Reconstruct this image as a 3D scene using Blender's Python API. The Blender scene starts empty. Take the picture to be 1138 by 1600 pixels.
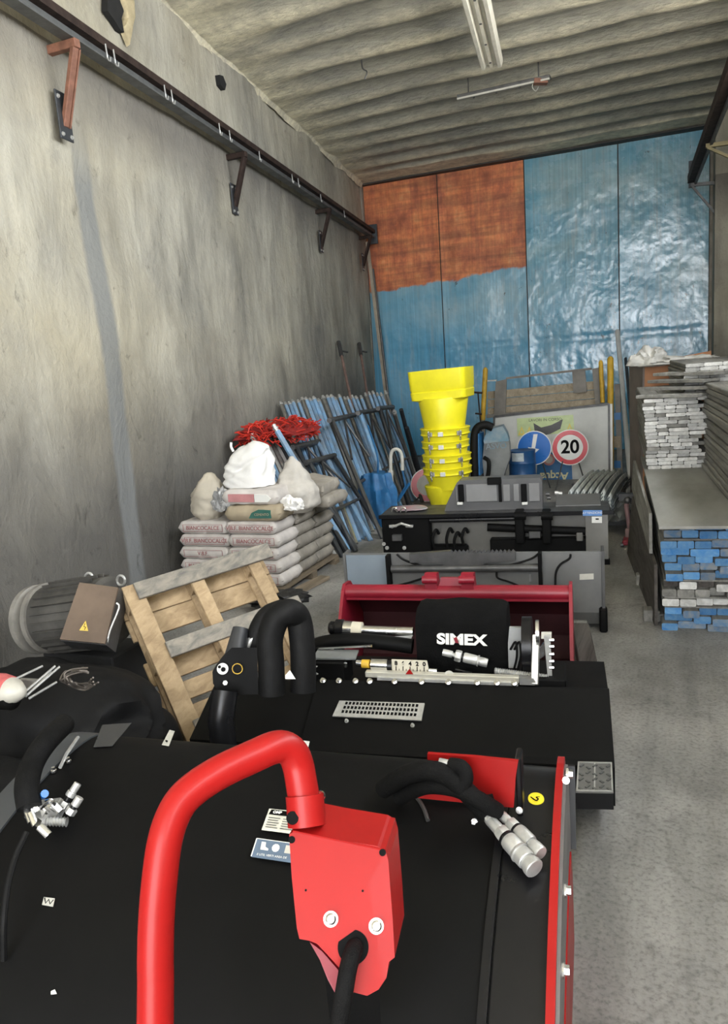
import bpy, bmesh, math, random
from mathutils import Vector, Matrix, Euler, noise as mnoise
R = math.radians
random.seed(7)
SC = bpy.context.scene
COL = SC.collection

# ------------------------------------------------------------------ camera
CAM_H = 1.8; FPX = 1200.0
PITCH, ROLL, YAW = R(10.8), R(4.38), R(23.0)
_F = Vector((-math.sin(YAW)*math.cos(PITCH), math.cos(YAW)*math.cos(PITCH), -math.sin(PITCH)))
_R0 = Vector((math.cos(YAW), math.sin(YAW), 0)); _U0 = _R0.cross(_F)
CR = math.cos(ROLL)*_R0 - math.sin(ROLL)*_U0
CU = math.cos(ROLL)*_U0 + math.sin(ROLL)*_R0
CP = Vector((0, 0, CAM_H))
cd = bpy.data.cameras.new('camera'); cam = bpy.data.objects.new('camera', cd); COL.objects.link(cam)
m = Matrix((CR, CU, -_F)).transposed().to_4x4(); m.translation = CP
cam.matrix_world = m
cd.sensor_fit = 'VERTICAL'; cd.sensor_height = 36.0; cd.lens = 36.0*FPX/1600.0
cd.clip_start = 0.05; cd.clip_end = 200
SC.camera = cam

# ------------------------------------------------------------------ view / world / lights
vs = SC.view_settings
SC.display_settings.display_device = 'sRGB'
vs.view_transform = 'Standard'; vs.look = 'None'; vs.gamma = 1.0; vs.use_curve_mapping = False
vs.exposure = 1.25
SKY = 5.2
w = bpy.data.worlds.new('overcast_sky'); SC.world = w; w.use_nodes = True
bg = w.node_tree.nodes['Background']; bg.inputs[0].default_value = (0.93, 0.96, 1.0, 1); bg.inputs[1].default_value = SKY
sd = bpy.data.lights.new('sun', 'SUN'); sd.energy = 26.0; sd.angle = R(3); sd.color = (1.0, 0.95, 0.86)
so = bpy.data.objects.new('sun', sd); COL.objects.link(so)
so.rotation_euler = Vector((0.35, 0.36, -1.0)).to_track_quat('-Z', 'Y').to_euler()
def portal(name, loc, rot, sx_, sy_):
    pd = bpy.data.lights.new(name, 'AREA'); pd.shape = 'RECTANGLE'; pd.size = sx_; pd.size_y = sy_; pd.cycles.is_portal = True
    po = bpy.data.objects.new(name, pd); COL.objects.link(po); po.location = loc; po.rotation_euler = rot
portal('doorway_portal', (-0.7, -5.0, 2.5), (R(90), 0, 0), 4.9, 4.95)          # open front, behind the camera
portal('added_opening_portal', (1.10, 2.7, 3.8), (R(90), 0, R(90)), 11.4, 1.6)     # unseen opening added in the right wall to light the room

# ------------------------------------------------------------------ pixel -> place
def ray(px, py): return _F + CR*((px-569)/FPX) + CU*((800-py)/FPX)
def at(px, py, X=None, Y=None, Z=None, D=None):
    d = ray(px, py)
    if X is not None: t = X/d.x
    elif Y is not None: t = Y/d.y
    elif Z is not None: t = (Z-CAM_H)/d.z
    else: t = D
    return CP + d*t
def at_plane(px, py, p, n):
    d = ray(px, py); return CP + d*((p-CP).dot(n)/d.dot(n))

# ------------------------------------------------------------------ helpers
def link(o, parent=None):
    COL.objects.link(o)
    if parent is not None:
        o.parent = parent
        o.matrix_parent_inverse = Matrix.Translation(-ROOTLOC(parent))
    return o
def ROOTLOC(p):
    v = Vector(p.location)
    return v
def tag(o, label=None, cat=None, group=None, kind=None):
    if label: o['label'] = label
    if cat: o['category'] = cat
    if group: o['group'] = group
    if kind: o['kind'] = kind
    return o
def thing(name, label, cat, loc=(0, 0, 0), group=None):
    o = bpy.data.objects.new(name, None); o.location = loc; o.empty_display_size = 0.1
    COL.objects.link(o)
    return tag(o, label, cat, group)
def obj(name, bm, mats, parent=None, smooth=False, label=None):
    me = bpy.data.meshes.new(name)
    bmesh.ops.recalc_face_normals(bm, faces=bm.faces[:])
    bm.to_mesh(me); bm.free()
    if not isinstance(mats, (list, tuple)): mats = [mats]
    for mm in mats: me.materials.append(mm)
    if smooth:
        me.polygons.foreach_set('use_smooth', [True]*len(me.polygons))
        try: me.set_sharp_from_angle(angle=R(smooth if smooth is not True else 40))
        except Exception: pass
    o = bpy.data.objects.new(name, me)
    if label: o['label'] = label
    # children: keep world coordinates; sub-parts: the parent part sits at the origin of its own frame
    COL.objects.link(o)
    if parent is not None:
        o.parent = parent
        if parent.type == 'EMPTY': o.matrix_parent_inverse = Matrix.Translation(-Vector(parent.location))
    return o
def mesh_thing(name, bm, mats, label, cat, group=None, smooth=False):
    return tag(obj(name, bm, mats, None, smooth), label, cat, group)
def struct(name, bm, mats, smooth=False, parent=None):
    o = obj(name, bm, mats, parent, smooth)
    if parent is None: o['kind'] = 'structure'
    return o
def dup(root, loc=None, rot=None, label=None, group=None):
    r = root.copy(); COL.objects.link(r)
    if loc is not None: r.location = loc
    if rot is not None: r.rotation_euler = rot
    if label: r['label'] = label
    if group: r['group'] = group
    for ch in list(root.children):
        c = ch.copy(); COL.objects.link(c); c.parent = r; c.matrix_parent_inverse = ch.matrix_parent_inverse.copy()
        for g in ch.children:
            d = g.copy(); COL.objects.link(d); d.parent = c; d.matrix_parent_inverse = g.matrix_parent_inverse.copy()
    return r
BM = bmesh.new
def xf(bm, verts, M): bmesh.ops.transform(bm, matrix=M, verts=verts)
def box(bm, c, s, rot=None, bev=0.0, mi=0):
    """box of size s centred at c; rot = Matrix or euler"""
    r = bmesh.ops.create_cube(bm, size=1.0)
    vs_ = r['verts']
    fs = set(f for v in vs_ for f in v.link_faces)
    for v in vs_: v.co = Vector((v.co.x*s[0], v.co.y*s[1], v.co.z*s[2]))
    if bev > 0:
        es = list(set(e for v in vs_ for e in v.link_edges))
        rb = bmesh.ops.bevel(bm, geom=es, offset=bev, segments=1, affect='EDGES', profile=0.5)
        vs_ = list(set(v for f in rb['faces'] for v in f.verts) | set(v for v in vs_ if v.is_valid))
        fs = set(f for v in vs_ for f in v.link_faces)
    M = Matrix.Translation(Vector(c))
    if rot is not None:
        rm = rot if isinstance(rot, Matrix) else Euler(rot).to_matrix()
        M = M @ rm.to_4x4()
    xf(bm, vs_, M)
    for f in fs: f.material_index = mi
    return vs_
def boxb(bm, x0, x1, y0, y1, z0, z1, bev=0.0, mi=0):
    return box(bm, ((x0+x1)/2, (y0+y1)/2, (z0+z1)/2), (abs(x1-x0), abs(y1-y0), abs(z1-z0)), None, bev, mi)
def frame_of(d, up=Vector((0, 0, 1))):
    d = Vector(d).normalized()
    if abs(d.dot(up)) > 0.98: up = Vector((0, 1, 0))
    s = d.cross(up).normalized(); u = s.cross(d)
    return s, u, d
def beam(bm, a, b, wd, th, up=Vector((0, 0, 1)), mi=0, bev=0.0):
    a = Vector(a); b = Vector(b); s, u, d = frame_of(b-a, up)
    rm = Matrix((s, d, u)).transposed()
    return box(bm, (a+b)/2, (wd, (b-a).length, th), rm, bev, mi)
def cyl(bm, a, b, r, r2=None, n=16, caps=True, mi=0):
    a = Vector(a); b = Vector(b); s, u, d = frame_of(b-a)
    r2 = r if r2 is None else r2
    ra, rb = [], []
    for i in range(n):
        t = 2*math.pi*i/n; k = s*math.cos(t)+u*math.sin(t)
        ra.append(bm.verts.new(a+k*r)); rb.append(bm.verts.new(b+k*r2))
    fs = [bm.faces.new((ra[i], ra[(i+1) % n], rb[(i+1) % n], rb[i])) for i in range(n)]
    if caps: fs += [bm.faces.new(ra[::-1]), bm.faces.new(rb)]
    for f in fs: f.material_index = mi
    return ra+rb
def lathe(bm, a, axis, prof, n=24, mi=0, caps=True):
    """prof: list of (distance along axis, radius)"""
    a = Vector(a); s, u, d = frame_of(axis)
    rings = []
    for h_, r_ in prof:
        rings.append([bm.verts.new(a+d*h_+(s*math.cos(2*math.pi*i/n)+u*math.sin(2*math.pi*i/n))*max(r_, 1e-4)) for i in range(n)])
    fs = []
    for p, q in zip(rings, rings[1:]):
        for i in range(n): fs.append(bm.faces.new((p[i], p[(i+1) % n], q[(i+1) % n], q[i])))
    if caps: fs += [bm.faces.new(rings[0][::-1]), bm.faces.new(rings[-1])]
    for f in fs: f.material_index = mi
def catmull(pts, k=8):
    pts = [Vector(p) for p in pts]
    if len(pts) < 3: return pts
    P = [pts[0]*2-pts[1]]+pts+[pts[-1]*2-pts[-2]]
    out = []
    for i in range(1, len(P)-2):
        for j in range(k):
            t = j/k
            a, b, c, d = P[i-1], P[i], P[i+1], P[i+2]
            out.append(0.5*((2*b)+(c-a)*t+(2*a-5*b+4*c-d)*t*t+(3*b-a-3*c+d)*t*t*t))
    out.append(pts[-1]); return out
def tube(bm, pts, r, n=10, smooth_k=0, mi=0, caps=True):
    pts = catmull(pts, smooth_k) if smooth_k else [Vector(p) for p in pts]
    rings = []; prev = None
    for i, p in enumerate(pts):
        if i == 0: d = pts[1]-pts[0]
        elif i == len(pts)-1: d = pts[-1]-pts[-2]
        else: d = (pts[i+1]-pts[i]).normalized()+(pts[i]-pts[i-1]).normalized()
        if d.length < 1e-9: d = Vector((0, 0, 1))
        d.normalize()
        if prev is None: s, u, _ = frame_of(d)
        else:
            u = prev-d*prev.dot(d)
            if u.length < 1e-6: s, u, _ = frame_of(d)
            u.normalize(); s = d.cross(u)
        prev = u
        rr = r(i/(len(pts)-1)) if callable(r) else r
        rings.append([bm.verts.new(p+(s*math.cos(2*math.pi*j/n)+u*math.sin(2*math.pi*j/n))*rr) for j in range(n)])
    fs = []
    for p, q in zip(rings, rings[1:]):
        for j in range(n): fs.append(bm.faces.new((p[j], p[(j+1) % n], q[(j+1) % n], q[j])))
    if caps: fs += [bm.faces.new(rings[0][::-1]), bm.faces.new(rings[-1])]
    for f in fs: f.material_index = mi
def prism(bm, poly, ext, mi=0):
    """poly: list of 3D points (planar), ext: extrusion vector"""
    poly = [Vector(p) for p in poly]; ext = Vector(ext)
    a = [bm.verts.new(p) for p in poly]; b = [bm.verts.new(p+ext) for p in poly]
    n = len(poly); fs = [bm.faces.new(a[::-1]), bm.faces.new(b)]
    for i in range(n): fs.append(bm.faces.new((a[i], a[(i+1) % n], b[(i+1) % n], b[i])))
    for f in fs: f.material_index = mi
    return a+b
def loft(bm, sections, mi=0, closed=True, caps=True):
    rings = [[bm.verts.new(Vector(p)) for p in s] for s in sections]
    n = len(rings[0]); fs = []
    for p, q in zip(rings, rings[1:]):
        for i in range(n if closed else n-1): fs.append(bm.faces.new((p[i], p[(i+1) % n], q[(i+1) % n], q[i])))
    if caps and closed: fs += [bm.faces.new(rings[0][::-1]), bm.faces.new(rings[-1])]
    for f in fs: f.material_index = mi
def hexbolt(bm, c, nrm, r=0.012, h=0.01, mi=0):
    c = Vector(c); nrm = Vector(nrm).normalized()
    cyl(bm, c-nrm*0.002, c+nrm*h*0.3, r*1.5, n=12, mi=mi); cyl(bm, c+nrm*h*0.3, c+nrm*h, r, n=6, mi=mi)
def grid_surf(bm, fn, nu, nv, mi=0):
    vv = [[bm.verts.new(fn(i/nu, j/nv)) for j in range(nv+1)] for i in range(nu+1)]
    for i in range(nu):
        for j in range(nv):
            f = bm.faces.new((vv[i][j], vv[i+1][j], vv[i+1][j+1], vv[i][j+1])); f.material_index = mi
def text_obj(name, txt, size, mat, org, xdir, ydir, parent=None, depth=0.001, align='CENTER', sx=1.0, bold=0.0):
    """lettering as a thin mesh; org centre of text, xdir reading direction, ydir up of letters"""
    c = bpy.data.curves.new(name, 'FONT'); c.body = txt; c.size = size; c.extrude = depth; c.offset = bold
    c.align_x = align; c.align_y = 'CENTER'
    t = bpy.data.objects.new(name+'_tmp', c); COL.objects.link(t)
    bpy.context.view_layer.update()
    dg = bpy.context.evaluated_depsgraph_get()
    me = bpy.data.meshes.new_from_object(t.evaluated_get(dg)); bpy.data.objects.remove(t)
    X = Vector(xdir).normalized(); Yv = Vector(ydir); Yv = (Yv-X*Yv.dot(X)).normalized(); Zv = X.cross(Yv)
    M = Matrix((X*sx, Yv, Zv)).transposed().to_4x4(); M.translation = Vector(org)
    me.transform(M); me.materials.clear(); me.materials.append(mat)
    o = bpy.data.objects.new(name, me); COL.objects.link(o)
    if parent is not None:
        o.parent = parent
        if parent.type == 'EMPTY': o.matrix_parent_inverse = Matrix.Translation(-Vector(parent.location))
    return o

# ------------------------------------------------------------------ materials
def nt_new(name):
    mt = bpy.data.materials.new(name); mt.use_nodes = True
    nt = mt.node_tree; b = nt.nodes['Principled BSDF']
    return mt, nt, b
def N(nt, t, **kw):
    n = nt.nodes.new(t)
    for k, v in kw.items(): setattr(n, k, v)
    return n
def coords(nt, kind='Object', scale=(1, 1, 1)):
    tc = N(nt, 'ShaderNodeTexCoord'); mp = N(nt, 'ShaderNodeMapping'); mp.inputs['Scale'].default_value = scale
    nt.links.new(tc.outputs[kind], mp.inputs[0]); return mp.outputs[0]
def noise(nt, vec, scale, detail=6, rough=0.6, dist=0.0):
    n = N(nt, 'ShaderNodeTexNoise'); n.inputs['Scale'].default_value = scale; n.inputs['Detail'].default_value = detail
    n.inputs['Roughness'].default_value = rough; n.inputs['Distortion'].default_value = dist
    nt.links.new(vec, n.inputs['Vector']); return n.outputs[0]
def ramp(nt, fac, stops):
    r = N(nt, 'ShaderNodeValToRGB'); e = r.color_ramp.elements
    while len(e) > 1: e.remove(e[-1])
    e[0].position = stops[0][0]; e[0].color = c4(stops[0][1])
    for p, c in stops[1:]:
        x = e.new(p); x.color = c4(c)
    nt.links.new(fac, r.inputs[0]); return r.outputs[0]
def c4(c): 
    if isinstance(c, (int, float)): return (c, c, c, 1)
    return (c[0], c[1], c[2], 1)
def mix(nt, fac, a, b, mode='MIX'):
    mx = N(nt, 'ShaderNodeMix', data_type='RGBA', blend_type=mode)
    for s, v in ((0, fac), (6, a), (7, b)):
        if hasattr(v, 'is_output') or isinstance(v, bpy.types.NodeSocket): nt.links.new(v, mx.inputs[s])
        elif s == 0: mx.inputs[0].default_value = v
        else: mx.inputs[s].default_value = c4(v)
    return mx.outputs[2]
def math_(nt, op, a, b=None, c=None):
    n = N(nt, 'ShaderNodeMath', operation=op)
    for i, v in enumerate((a, b, c)):
        if v is None: continue
        if isinstance(v, bpy.types.NodeSocket): nt.links.new(v, n.inputs[i])
        else: n.inputs[i].default_value = v
    return n.outputs[0]
def sepxyz(nt, vec):
    s = N(nt, 'ShaderNodeSeparateXYZ'); nt.links.new(vec, s.inputs[0]); return s.outputs
def bump(nt, b, h, strength=0.3, dist=0.01):
    n = N(nt, 'ShaderNodeBump'); n.inputs['Strength'].default_value = strength; n.inputs['Distance'].default_value = dist
    nt.links.new(h, n.inputs['Height']); nt.links.new(n.outputs[0], b.inputs['Normal'])
def M_(name, col, rough=0.5, metal=0.0, var=0.25, scale=6.0, bmp=0.0, bscale=None, stretch=(1, 1, 1), col2=None, rnd=0.0, spec=0.5, coat=0.0):
    """paint / metal / plastic with gentle tone variation, wear and fine relief"""
    mt, nt, b = nt_new(name)
    v = coords(nt, 'Object', stretch)
    f = noise(nt, v, scale)
    c1 = col; c2 = col2 if col2 is not None else tuple(x*(1-var) for x in col)
    fr = ramp(nt, f, [(0.35, 0.0), (0.68, 1.0)])
    out = mix(nt, fr, c1, c2)
    if rnd > 0:
        oi = N(nt, 'ShaderNodeObjectInfo')
        k = math_(nt, 'MULTIPLY_ADD', oi.outputs['Random'], rnd, 1-rnd)
        cc = N(nt, 'ShaderNodeCombineColor'); 
        for i in range(3): nt.links.new(k, cc.inputs[i])
        out = mix(nt, 1.0, out, cc.outputs[0], 'MULTIPLY')
    nt.links.new(out, b.inputs['Base Color'])
    rr = math_(nt, 'MULTIPLY_ADD', f, 0.25, rough-0.12); nt.links.new(rr, b.inputs['Roughness'])
    b.inputs['Metallic'].default_value = metal
    b.inputs['Specular IOR Level'].default_value = spec
    b.inputs['Coat Weight'].default_value = coat
    if bmp > 0: bump(nt, b, noise(nt, v, bscale or scale*5), bmp, 0.01)
    return mt
# ================================================================== the room
TH = R(9.1)
WN = Vector((math.cos(TH), math.sin(TH), 0)); WD = Vector((-math.sin(TH), math.cos(TH), 0))   # left wall normal / direction
WP = at(270, 950, Z=0) - WN*0.22
DOOR_Y = at_plane(566, 290, WP, WN).y
CEIL = at(566, 287, Y=DOOR_Y).z + 0.02
XR = 0.46
def rightx(y): return 0.72+(DOOR_Y-y)*0.062
def on_left(px, py, off=0.0): return at_plane(px, py, WP+WN*off, WN)
def leftx(y, off=0.0):
    p = WP+WN*off; t = (y-p.y)/WD.y; return p.x+WD.x*t
NEAR = -5.0; ADDED_WIN = (-3.0, 8.4, 3.0, 4.6)      # y0, y1, z0, z1 of the unseen strip opening added in the right wall
print('DOOR_Y', DOOR_Y, 'WP', WP, 'corner', at_plane(566, 290, WP, WN), 'right top', at(1108, 190, Y=DOOR_Y))

def wall_mat():
    mt, nt, b = nt_new('rough_plaster_wall')
    v = coords(nt, 'Object'); x, y, z = sepxyz(nt, v)
    vs_ = coords(nt, 'Object', (2.2, 2.2, 0.35))      # vertical drips
    base = ramp(nt, noise(nt, coords(nt, 'Object', (1, 1, 0.6)), 0.9, 8, 0.62), [(0.28, (0.17, 0.167, 0.15)), (0.45, (0.33, 0.315, 0.265)), (0.6, (0.45, 0.43, 0.36)), (0.8, (0.58, 0.56, 0.48))])
    drip = ramp(nt, noise(nt, vs_, 2.6, 10, 0.65, 0.4), [(0.3, 0.78), (0.5, 0.97), (0.7, 1.1)])
    c = mix(nt, 1.0, base, drip, 'MULTIPLY')
    warm = ramp(nt, noise(nt, v, 0.55, 5, 0.6), [(0.40, 0.0), (0.62, 1.0)])
    nearf = math_(nt, 'MULTIPLY', warm, ramp(nt, math_(nt, 'MULTIPLY_ADD', y, 0.12, 0.1), [(0.25, 0.95), (0.95, 0.3)]))
    c = mix(nt, math_(nt, 'MULTIPLY', nearf, 0.75), c, (0.46, 0.40, 0.26))
    # darker over the lowest metre, ragged upper edge
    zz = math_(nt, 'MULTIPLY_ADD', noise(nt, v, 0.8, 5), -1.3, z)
    low_dark = ramp(nt, math_(nt, 'ADD', zz, -0.18), [(0.0, 1.0), (0.5, 0.0)])
    c = mix(nt, math_(nt, 'MULTIPLY', low_dark, 0.88), c, (0.05, 0.048, 0.045))
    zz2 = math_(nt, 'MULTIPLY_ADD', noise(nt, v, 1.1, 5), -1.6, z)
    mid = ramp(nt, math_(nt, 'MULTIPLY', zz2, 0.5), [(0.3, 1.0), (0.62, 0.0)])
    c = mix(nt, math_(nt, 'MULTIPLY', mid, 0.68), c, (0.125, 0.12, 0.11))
    # smooth cement strip (old conduit chase) running down the wall
    band = math_(nt, 'ABSOLUTE', math_(nt, 'SUBTRACT', math_(nt, 'MULTIPLY_ADD', noise(nt, v, 1.5, 4), 0.10, y), BANDY+0.05))
    bf = ramp(nt, band, [(0.09, 0.8), (0.14, 0.0)])
    bf = math_(nt, 'MULTIPLY', bf, ramp(nt, math_(nt, 'MULTIPLY', z, 0.25), [(0.80, 1.0), (0.93, 0.0)]))
    c = mix(nt, bf, c, (0.19, 0.20, 0.20))
    # crusty light patches and fine dark pitting
    pit = ramp(nt, noise(nt, coords(nt, 'Object', (1, 1, 0.7)), 5.5, 10, 0.72, 0.8), [(0.30, 0.55), (0.40, 1.0), (0.62, 1.0), (0.70, 1.22)])
    c = mix(nt, 1.0, c, pit, 'MULTIPLY')
    # sooty stain hanging under the rail line
    us = ramp(nt, math_(nt, 'MULTIPLY_ADD', noise(nt, coords(nt, 'Object', (1, 0.5, 1)), 1.2, 5), 0.9, math_(nt, 'SUBTRACT', 4.0, z)), [(0.38, 0.75), (0.95, 0.0)])
    ab = ramp(nt, z, [(0.0, 1.0), (1.0, 1.0)])
    c = mix(nt, math_(nt, 'MULTIPLY', us, math_(nt, 'LESS_THAN', z, 4.12)), c, (0.13, 0.12, 0.11))
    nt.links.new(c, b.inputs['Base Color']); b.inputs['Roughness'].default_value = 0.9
    b.inputs['Specular IOR Level'].default_value = 0.25
    h1 = noise(nt, coords(nt, 'Object', (1.3, 1.3, 0.75)), 2.2, 12, 0.6, 0.5)
    h2 = noise(nt, v, 26, 6, 0.6)
    h = math_(nt, 'MULTIPLY_ADD', h2, 0.16, h1)
    bump(nt, b, h, 0.6, 0.08)
    return mt
BANDY = on_left(155, 400).y
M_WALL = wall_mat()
def plain_concrete(name, lo, hi, sc=1.2, bs=0.5, bd=0.02, rough=0.85):
    mt, nt, b = nt_new(name)
    v = coords(nt, 'Object')
    c = ramp(nt, noise(nt, v, sc, 10, 0.65), [(0.3, lo), (0.7, hi)])
    sp = ramp(nt, noise(nt, v, 45, 3, 0.5), [(0.35, 0.8), (0.6, 1.08)])
    c = mix(nt, 1.0, c, sp, 'MULTIPLY')
    nt.links.new(c, b.inputs['Base Color']); b.inputs['Roughness'].default_value = rough
    bump(nt, b, noise(nt, v, 14, 8, 0.6), bs, bd); return mt
def floor_mat():
    mt, nt, b = nt_new('worn_concrete_floor')
    v = coords(nt, 'Object')
    c = ramp(nt, noise(nt, v, 1.3, 10, 0.65, 0.3), [(0.3, (0.17, 0.167, 0.155)), (0.5, (0.27, 0.265, 0.25)), (0.72, (0.38, 0.37, 0.35))])
    sp = ramp(nt, noise(nt, v, 60, 3, 0.6), [(0.32, 0.65), (0.5, 1.0), (0.75, 1.12)])
    c = mix(nt, 1.0, c, sp, 'MULTIPLY')
    blot = ramp(nt, noise(nt, v, 5.0, 6, 0.7, 1.0), [(0.28, 0.55), (0.42, 1.0)])
    c = mix(nt, 1.0, c, blot, 'MULTIPLY')
    x, y, z = sepxyz(nt, v)
    # tyre-blackened strips along the room
    st = ramp(nt, noise(nt, coords(nt, 'Object', (3.0, 0.25, 1)), 1.4, 4), [(0.45, 1.0), (0.62, 0.72)])
    c = mix(nt, 1.0, c, st, 'MULTIPLY')
    vo = N(nt, 'ShaderNodeTexVoronoi', feature='DISTANCE_TO_EDGE'); vo.inputs['Scale'].default_value = 0.3
    wv = N(nt, 'ShaderNodeVectorMath', operation='ADD'); 
    nn = N(nt, 'ShaderNodeTexNoise'); nn.inputs['Scale'].default_value = 3.0; nn.inputs['Detail'].default_value = 6
    nt.links.new(v, nn.inputs['Vector'])
    sc_ = N(nt, 'ShaderNodeVectorMath', operation='SCALE'); sc_.inputs['Scale'].default_value = 0.35
    nt.links.new(nn.outputs[1], sc_.inputs[0]); nt.links.new(v, wv.inputs[0]); nt.links.new(sc_.outputs[0], wv.inputs[1]); nt.links.new(wv.outputs[0], vo.inputs['Vector'])
    cr = ramp(nt, vo.outputs['Distance'], [(0.0, 0.8), (0.003, 1.0)])
    c = mix(nt, 1.0, c, cr, 'MULTIPLY')
    nt.links.new(c, b.inputs['Base Color'])
    nt.links.new(ramp(nt, noise(nt, v, 2.5, 6), [(0.3, 0.45), (0.7, 0.8)]), b.inputs['Roughness'])
    bump(nt, b, noise(nt, v, 30, 8, 0.65), 0.35, 0.012); return mt
M_FLOOR = floor_mat()
def ceil_mat():
    mt, nt, b = nt_new('ribbed_concrete_ceiling')
    v = coords(nt, 'Object'); x, y, z = sepxyz(nt, v)
    c = ramp(nt, noise(nt, coords(nt, 'Object', (0.5, 1.6, 1)), 1.6, 9, 0.65), [(0.28, (0.38, 0.36, 0.30)), (0.46, (0.64, 0.60, 0.46)), (0.62, (0.78, 0.73, 0.55)), (0.8, (0.85, 0.81, 0.65))])
    g = ramp(nt, noise(nt, v, 7, 8, 0.7), [(0.3, 0.62), (0.6, 1.08)])
    c = mix(nt, 1.0, c, g, 'MULTIPLY')
    # yellowish on the rib noses, greyer up in the troughs, following the profile
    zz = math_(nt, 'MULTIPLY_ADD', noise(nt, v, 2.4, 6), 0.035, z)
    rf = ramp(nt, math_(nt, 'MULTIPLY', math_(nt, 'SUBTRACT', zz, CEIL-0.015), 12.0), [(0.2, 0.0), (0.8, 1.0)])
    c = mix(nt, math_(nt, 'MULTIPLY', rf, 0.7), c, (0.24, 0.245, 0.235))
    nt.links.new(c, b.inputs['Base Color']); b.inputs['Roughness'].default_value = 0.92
    b.inputs['Specular IOR Level'].default_value = 0.2
    bump(nt, b, noise(nt, coords(nt, 'Object', (1, 2, 1)), 8, 9, 0.65), 0.7, 0.04); return mt
M_CEIL = ceil_mat()

# floor (goes on outside the open front as the yard)
bm = BM(); boxb(bm, -6.5, 2.2, NEAR, DOOR_Y+0.6, -0.2, 0.0); struct('floor', bm, M_FLOOR)
bm = BM(); boxb(bm, -14, 14, -16, NEAR, -0.2, -0.01); boxb(bm, 2.2, 14, NEAR, 9, -0.2, -0.01); struct('yard_paving', bm, plain_concrete('pale_yard_concrete', (0.38, 0.37, 0.34), (0.52, 0.5, 0.46)))
# left wall with real unevenness
def lw(u, v):
    y = NEAR+(DOOR_Y+0.3-NEAR)*u; z = (CEIL+0.25)*v
    p = Vector((leftx(y), y, z))
    n = mnoise.fractal(Vector((y*0.9, z*0.55, 3.1)), 1.0, 2.0, 5)*0.045 + mnoise.noise(Vector((y*0.35, z*0.2, 8)))*0.04
    return p + WN*(min(n, 0.05)-0.02)
bm = BM(); grid_surf(bm, lw, 260, 70)
sec = bm.verts[:]
bk = [[bm.verts.new(Vector((leftx(y)-0.35, y, z))) for z in (0, CEIL+0.25)] for y in (NEAR, DOOR_Y+0.3)]
bm.faces.new((bk[0][0], bk[1][0], bk[1][1], bk[0][1]))
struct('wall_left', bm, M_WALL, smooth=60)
# right wall, with a high opening added beside the camera to light the room
def rw_part(bm, y0, y1, z0, z1, nu, nv):
    def rw(u, v):
        y = y0+(y1-y0)*u; z = z0+(z1-z0)*v
        return Vector((rightx(y)-mnoise.fractal(Vector((y*0.9, z*0.6, 13.1)), 1.0, 2.0, 4)*0.03, y, z))
    grid_surf(bm, rw, nu, nv)
    prism(bm, [(rightx(y0)+0.05, y0, z0), (rightx(y0)+0.3, y0, z0), (rightx(y1)+0.3, y1, z0), (rightx(y1)+0.05, y1, z0)], (0, 0, z1-z0))
bm = BM(); HC = CEIL+0.25
rw_part(bm, NEAR, ADDED_WIN[0], 0, HC, 20, 30); rw_part(bm, ADDED_WIN[0], ADDED_WIN[1], 0, ADDED_WIN[2], 60, 24); rw_part(bm, ADDED_WIN[0], ADDED_WIN[1], ADDED_WIN[3], HC, 60, 6); rw_part(bm, ADDED_WIN[1], DOOR_Y+0.3, 0, HC, 80, 40)
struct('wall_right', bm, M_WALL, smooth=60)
# ceiling: precast slab with rounded ribs running across the room
PER = 0.63
def cz(y):
    t = (y-7.3)/PER % 1.0
    s = 0.5+0.5*math.cos(2*math.pi*t)            # 1 on rib nose
    return CEIL+0.055-0.065*(s**1.3)
def cf(u, v):
    y = NEAR+(DOOR_Y+0.5-NEAR)*u; x = -6.5+8.3*v
    n = mnoise.fractal(Vector((x*0.8, y*1.3, 1.7)), 1.0, 2.0, 5)*0.022
    k = min(1, max(0, (x-leftx(y)-0.0)/0.9))
    yy = y-0.05*x
    z = cz(y+mnoise.noise(Vector((x*.5, y*.5, 0)))*0.03)*k+(CEIL-0.03)*(1-k)
    if y > DOOR_Y-0.55: z = CEIL-0.02
    return Vector((x, y, z+n))
bm = BM(); grid_surf(bm, cf, 560, 60)
boxb(bm, -6.5, 1.8, NEAR, DOOR_Y+0.5, CEIL+0.2, CEIL+0.4)
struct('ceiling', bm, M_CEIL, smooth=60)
# cove where the ceiling meets the left wall
def cove(u, v):
    y = NEAR+(DOOR_Y-NEAR)*u; a = v*math.pi/2
    r = 0.10+0.03*mnoise.noise(Vector((y*1.7, 0, 5)))
    n = mnoise.fractal(Vector((y*2.0, v*2, 4)), 1.0, 2.0, 4)*0.02
    return Vector((leftx(y)+r-r*math.cos(a)*1.0+n-0.01, y, CEIL-r+r*math.sin(a)+n))
bm = BM(); grid_surf(bm, cove, 260, 6); struct('trim_1', bm, M_CEIL, smooth=60)

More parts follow.
